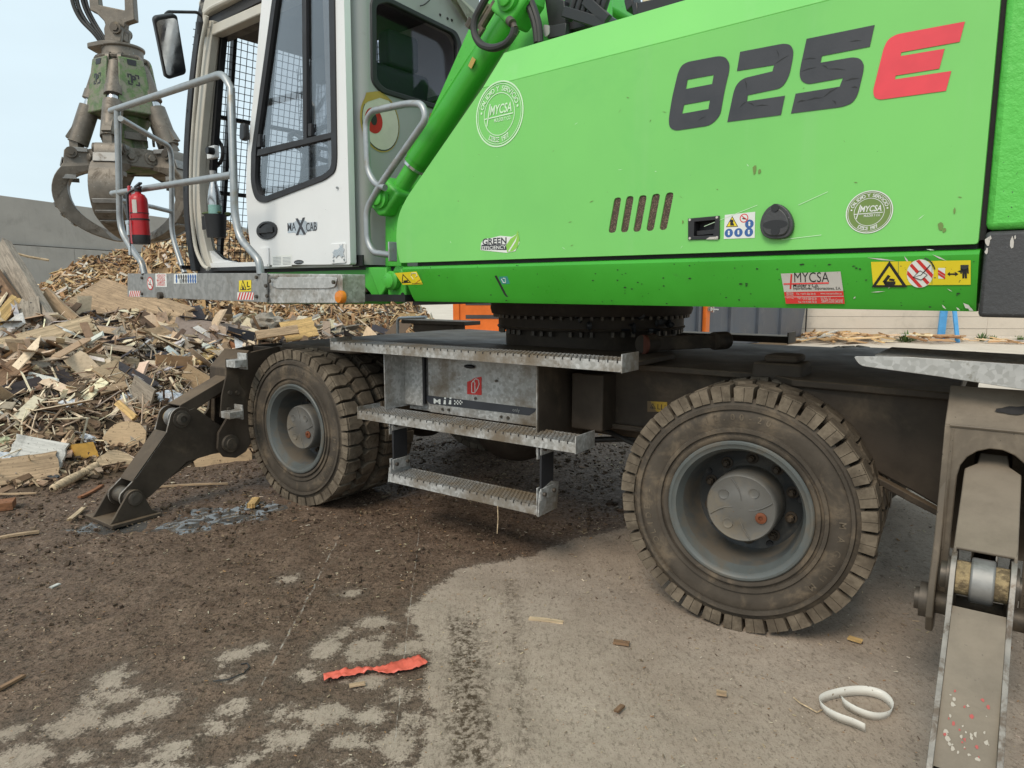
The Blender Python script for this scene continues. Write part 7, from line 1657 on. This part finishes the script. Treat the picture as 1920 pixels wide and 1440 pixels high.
# crumpled film and foil
def crumple(px, py, s, mat, label, cat, seed, flat=.5, name='crumpled_foil'):
    c = hit_pile(px, py); r2 = random.Random(seed); bm = bmesh.new(); bmesh.ops.create_icosphere(bm, subdivisions=3, radius=1)
    for v in bm.verts:
        n = mnoise.noise(v.co * 1.8 + V((seed, 0, 0))) * .55 + mnoise.noise(v.co * 5 + V((0, seed, 0))) * .35; v.co *= 1 + n; v.co.z *= flat; v.co *= s
    me = bpy.data.meshes.new(name); bm.to_mesh(me); bm.free(); me.materials.append(mat); o = bpy.data.objects.new(name, me); col.objects.link(o)
    o.location = c + V((0, 0, s * .3)); o.rotation_euler = (r2.uniform(-.5, .5), r2.uniform(-.5, .5), r2.uniform(0, 6)); tag(o, label, cat, 'foil and film litter'); return o
white_f = plain('white_film', (.62, .64, .67), .45, 0, .12, .5); grey_f = paint('grey_rag', (.30, .265, .22), .95, var=.2, vscale=14, bump=.8)
crumple(318, 752, .10, M['foil'], 'crumpled silver foil below the cardboard sheet', 'foil', 1); crumple(340, 698, .08, M['foil'], 'crumpled silver foil on the cardboard sheet', 'foil', 2)
crumple(225, 650, .07, white_f, 'white film scrap right of the blackish plank', 'film', 3); crumple(72, 632, .12, white_f, 'white bag with a dark blot under the left slabs', 'film', 4, .4, 'plastic_bag')
crumple(50, 608, .09, white_f, 'white film wad beside the clean yellow plank end', 'film', 5); crumple(262, 668, .17, grey_f, 'shaggy grey rag bundle in the middle of the heap', 'rag', 6, .45, 'rag_bundle')
crumple(12, 868, .09, white_f, 'white film wad at the left edge by the heap foot', 'film', 7); crumple(165, 828, .07, white_f, 'white film scrap above the orange foam', 'film', 8)
crumple(132, 762, .08, white_f, 'white film scrap under the long dark brown plank', 'film', 9); crumple(100, 898, .05, plain('dark_film', (.05, .055, .06), .3), 'black film scrap beside the turned leg', 'film', 10)
crumple(505, 614, .20, grey_f, 'grey fibre heap behind the deck corner', 'rag', 11, .6, 'rag_bundle'); crumple(8, 832, .06, paint('pale_film', (.45, .47, .30), .6), 'greenish film wad at the left edge', 'film', 12)
crumple(236, 748, .06, white_f, 'white film scrap by the grey panel', 'film', 13); crumple(400, 645, .05, white_f, 'white film scrap on the crest by the black panel', 'film', 14)
# thin steel strip and rods
def rod(name, a, b, r, mat, label, da=0, db=0, lift=.06, flat=None):
    pa = FW(*a, Y=da) if da else hit_pile(*a) + V((0, 0, lift)); pb = FW(*b, Y=db) if db else hit_pile(*b) + V((0, 0, lift)); mb = MB()
    mid_ = (pa + pb) / 2 + V((0, 0, -.02)); d = (pb - pa)
    if flat: mb.bar(V((0, 0, 0)), d, flat, .004)
    else: mb.tube([V((0, 0, 0)), d * .5 + V((0, 0, -.015)), d], r, 6)
    o = mb.build(name, mat); o.location = pa; tag(o, label, 'strip'); return o
rod('steel_strip', (342, 690), (486, 622), .01, M['tube'], 'long thin steel strip slanting up across the crest', 0, 0, .12, .03)
rod('timber_lath', (52, 636), (312, 644), .012, WOOD['tan'], 'long straight lath lying across the heap', 7.3, 7.6, .1)
rod('timber_lath', (12, 470), (92, 488), .018, WOOD['pale'], 'pale lath sticking out behind the left slabs', 9.0, 9.2, .1)
rod('wire', (205, 818), (352, 770), .004, M['pin'], 'thin wire looping over the heap behind the stabiliser')
# ================================================================== THINGS LYING ON THE YARD
def splinter(a, b, W_, T_, mat, label, name='splinter', seed=0, cat='splinter', jag=.12):
    pa, pb = G(*a), G(*b); d = pb - pa; o = plank_mesh(d.length, W_, T_, mat, seed, jag).build(name, WOOD[mat]); o.location = (pa + pb) / 2 + V((0, 0, T_ / 2 + .008)); o.rotation_euler.z = math.atan2(d.y, d.x); tag(o, label, cat, 'splinters on the yard')
splinter((992, 1163), (1056, 1171), .022, .008, 'pale', 'pale splinter lying on dry concrete below the steps', seed=1)
splinter((-4, 1012), (74, 1000), .03, .012, 'tan', 'tan stick on the mud at the left edge', seed=2)
splinter((130, 980), (158, 956), .03, .012, 'pale', 'pale splinter in the puddle beside the foot', seed=3)
splinter((296, 915), (428, 909), .022, .012, 'tan', 'long straight stick on the mud behind the foot', seed=4, jag=.02)
splinter((-6, 957), (28, 953), .13, .05, 'red', 'small reddish wood block on the mud at the left edge', 'wood_block', 5, 'block', .01)
splinter((470, 956), (481, 942), .05, .03, 'yellow', 'yellow wood chip in the puddle before the front wheel', 'wood_chip', 6, 'chip')
splinter((150, 938), (192, 915), .03, .015, 'red', 'reddish splinter between chair leg and foot', seed=7)
splinter((655, 1291), (685, 1286), .02, .006, 'tan', 'tan splinter just below the red film strip', seed=8)
splinter((-4, 1300), (46, 1272), .018, .01, 'brown', 'brown twig at the left edge in the foreground', seed=9)
splinter((-4, 930), (70, 928), .02, .01, 'tan', 'thin tan lath at the left edge by the heap foot', seed=10, jag=.02)
splinter((95, 1106), (112, 1098), .02, .006, 'white', 'white chip on the mud at left', 'wood_chip', 11, 'chip')
splinter((1150, 1208), (1180, 1212), .03, .008, 'brown', 'brown chip just below the rear tyre', 'wood_chip', 12, 'chip'); splinter((1590, 1200), (1616, 1208), .03, .008, 'yellow', 'yellowish flake right of the rear tyre', 'wood_chip', 13, 'chip')
splinter((1680, 922), (1720, 908), .05, .015, 'tan', 'pale plank end on the ground behind the rear tyre', 'plank', 14, 'plank'); splinter((1343, 1304), (1362, 1307), .025, .008, 'tan', 'small tan flake on the dry concrete in the middle foreground', 'wood_chip', 15, 'chip')
splinter((1155, 1340), (1168, 1328), .018, .008, 'brown', 'small brown chip on the dry concrete in the foreground', 'wood_chip', 16, 'chip')
# red film strip
def ribbon(name, pts, wdt, mat, label, cat, wob=.01, nz=9, seed=1):
    pts = [V(p) for p in pts]; r2 = random.Random(seed); dense = []
    for i in range(len(pts) - 1):
        for j in range(8): dense.append(pts[i].lerp(pts[i + 1], j / 8))
    dense.append(pts[-1]); vs = []; n = len(dense); m = 5
    for i, p in enumerate(dense):
        t = (dense[min(i + 1, n - 1)] - dense[max(i - 1, 0)]); t.z = 0; t.normalize(); s = V((-t.y, t.x, 0)); ww = wdt[0] + (wdt[1] - wdt[0]) * i / n if len(wdt) == 2 else float(np.interp(i / (n - 1), np.linspace(0, 1, len(wdt)), wdt))
        for j in range(m + 1):
            q = p + s * ww * (j / m - .5); z = abs(mnoise.noise(V((q.x * 34, q.y * 34, seed)))) * wob * 1.3 + abs(mnoise.noise(V((q.x * 90, q.y * 90, seed)))) * wob * .5
            vs.append(V((q.x, q.y, .012 + z)))
    c = vs[0].copy(); mb = MB(); mb.add([v - V((c.x, c.y, 0)) for v in vs], [(i * (m + 1) + j, i * (m + 1) + j + 1, (i + 1) * (m + 1) + j + 1, (i + 1) * (m + 1) + j) for i in range(n - 1) for j in range(m)])
    o = mb.build(name, mat, smooth=50); o.location = (c.x, c.y, 0); sdm = o.modifiers.new('thick', 'SOLIDIFY'); sdm.thickness = .001; tag(o, label, cat); return o
ribbon('film_strip', [G(607, 1276), G(640, 1270), G(680, 1264), (G(700, 1262)), G(725, 1262), G(760, 1254), G(795, 1243)], [.05, .055, .045, .022, .07, .085, .07], M['strip'], 'torn red plastic film strip on the ground in the foreground', 'film', .016, seed=5)
# white packing strap, standing on edge
def strap():
    L = [(1622, 1376), (1600, 1368), (1570, 1357), (1548, 1342), (1539, 1326), (1546, 1317), (1570, 1311), (1600, 1309), (1630, 1311), (1655, 1318), (1669, 1332), (1664, 1346), (1640, 1352), (1610, 1346), (1588, 1335), (1580, 1326)]
    pts = [G(*p) for p in smooth_px(L, 5)]; c = pts[0]; mb = MB(); h = .033; vs = []; n = len(pts)
    for i, p in enumerate(pts):
        t = pts[min(i + 1, n - 1)] - pts[max(i - 1, 0)]; t.normalize(); s = V((-t.y, t.x, 0)); lean = s * .2 * h; lift = .006 + .006 * math.sin(i * .2) 
        vs += [p - c + V((0, 0, lift)), p - c + V((0, 0, lift + h)) + lean]
    mb.add(vs, [(2 * i, 2 * i + 2, 2 * i + 3, 2 * i + 1) for i in range(n - 1)]); o = mb.build('packing_strap', M['strap'], smooth=20); o.location = c; so = o.modifiers.new('thick', 'SOLIDIFY'); so.thickness = .0015; tag(o, 'white packing strap curled in a loop on the dry concrete', 'strap')
strap()
st_ = MB(); pts = [G(*p) for p in ((1488, 1312), (1500, 1322), (1515, 1330), (1532, 1340), (1540, 1335))]; st_.tube([p - pts[0] + V((0, 0, .008)) for p in pts], .003, 5); o = st_.build('fibre_strand', WOOD['pale']); o.location = pts[0]; tag(o, 'pale fibre strand beside the white strap', 'fibre')
hg_ = MB(); p = FA.m @ V((.14, -1.30, .32)); hg_.tube([V((0, 0, 0)), V((.002, 0, -.07)), V((-.003, 0, -.15))], .0025, 5); o = hg_.build('hanging_straw', WOOD['pale']); o.location = p; tag(o, 'thin straw hanging below the lower step', 'straw')
wr_ = MB(); pts = [G(*p) for p in ((400, 1282), (430, 1278), (458, 1266), (468, 1256), (464, 1248), (452, 1250))]; wr_.tube([q - pts[0] + V((0, 0, .01)) for q in pts], .003, 5); o = wr_.build('wire_curl', M['hose']); o.location = pts[0]; tag(o, 'thin dark wire curl on the mud left of the red strip', 'wire')
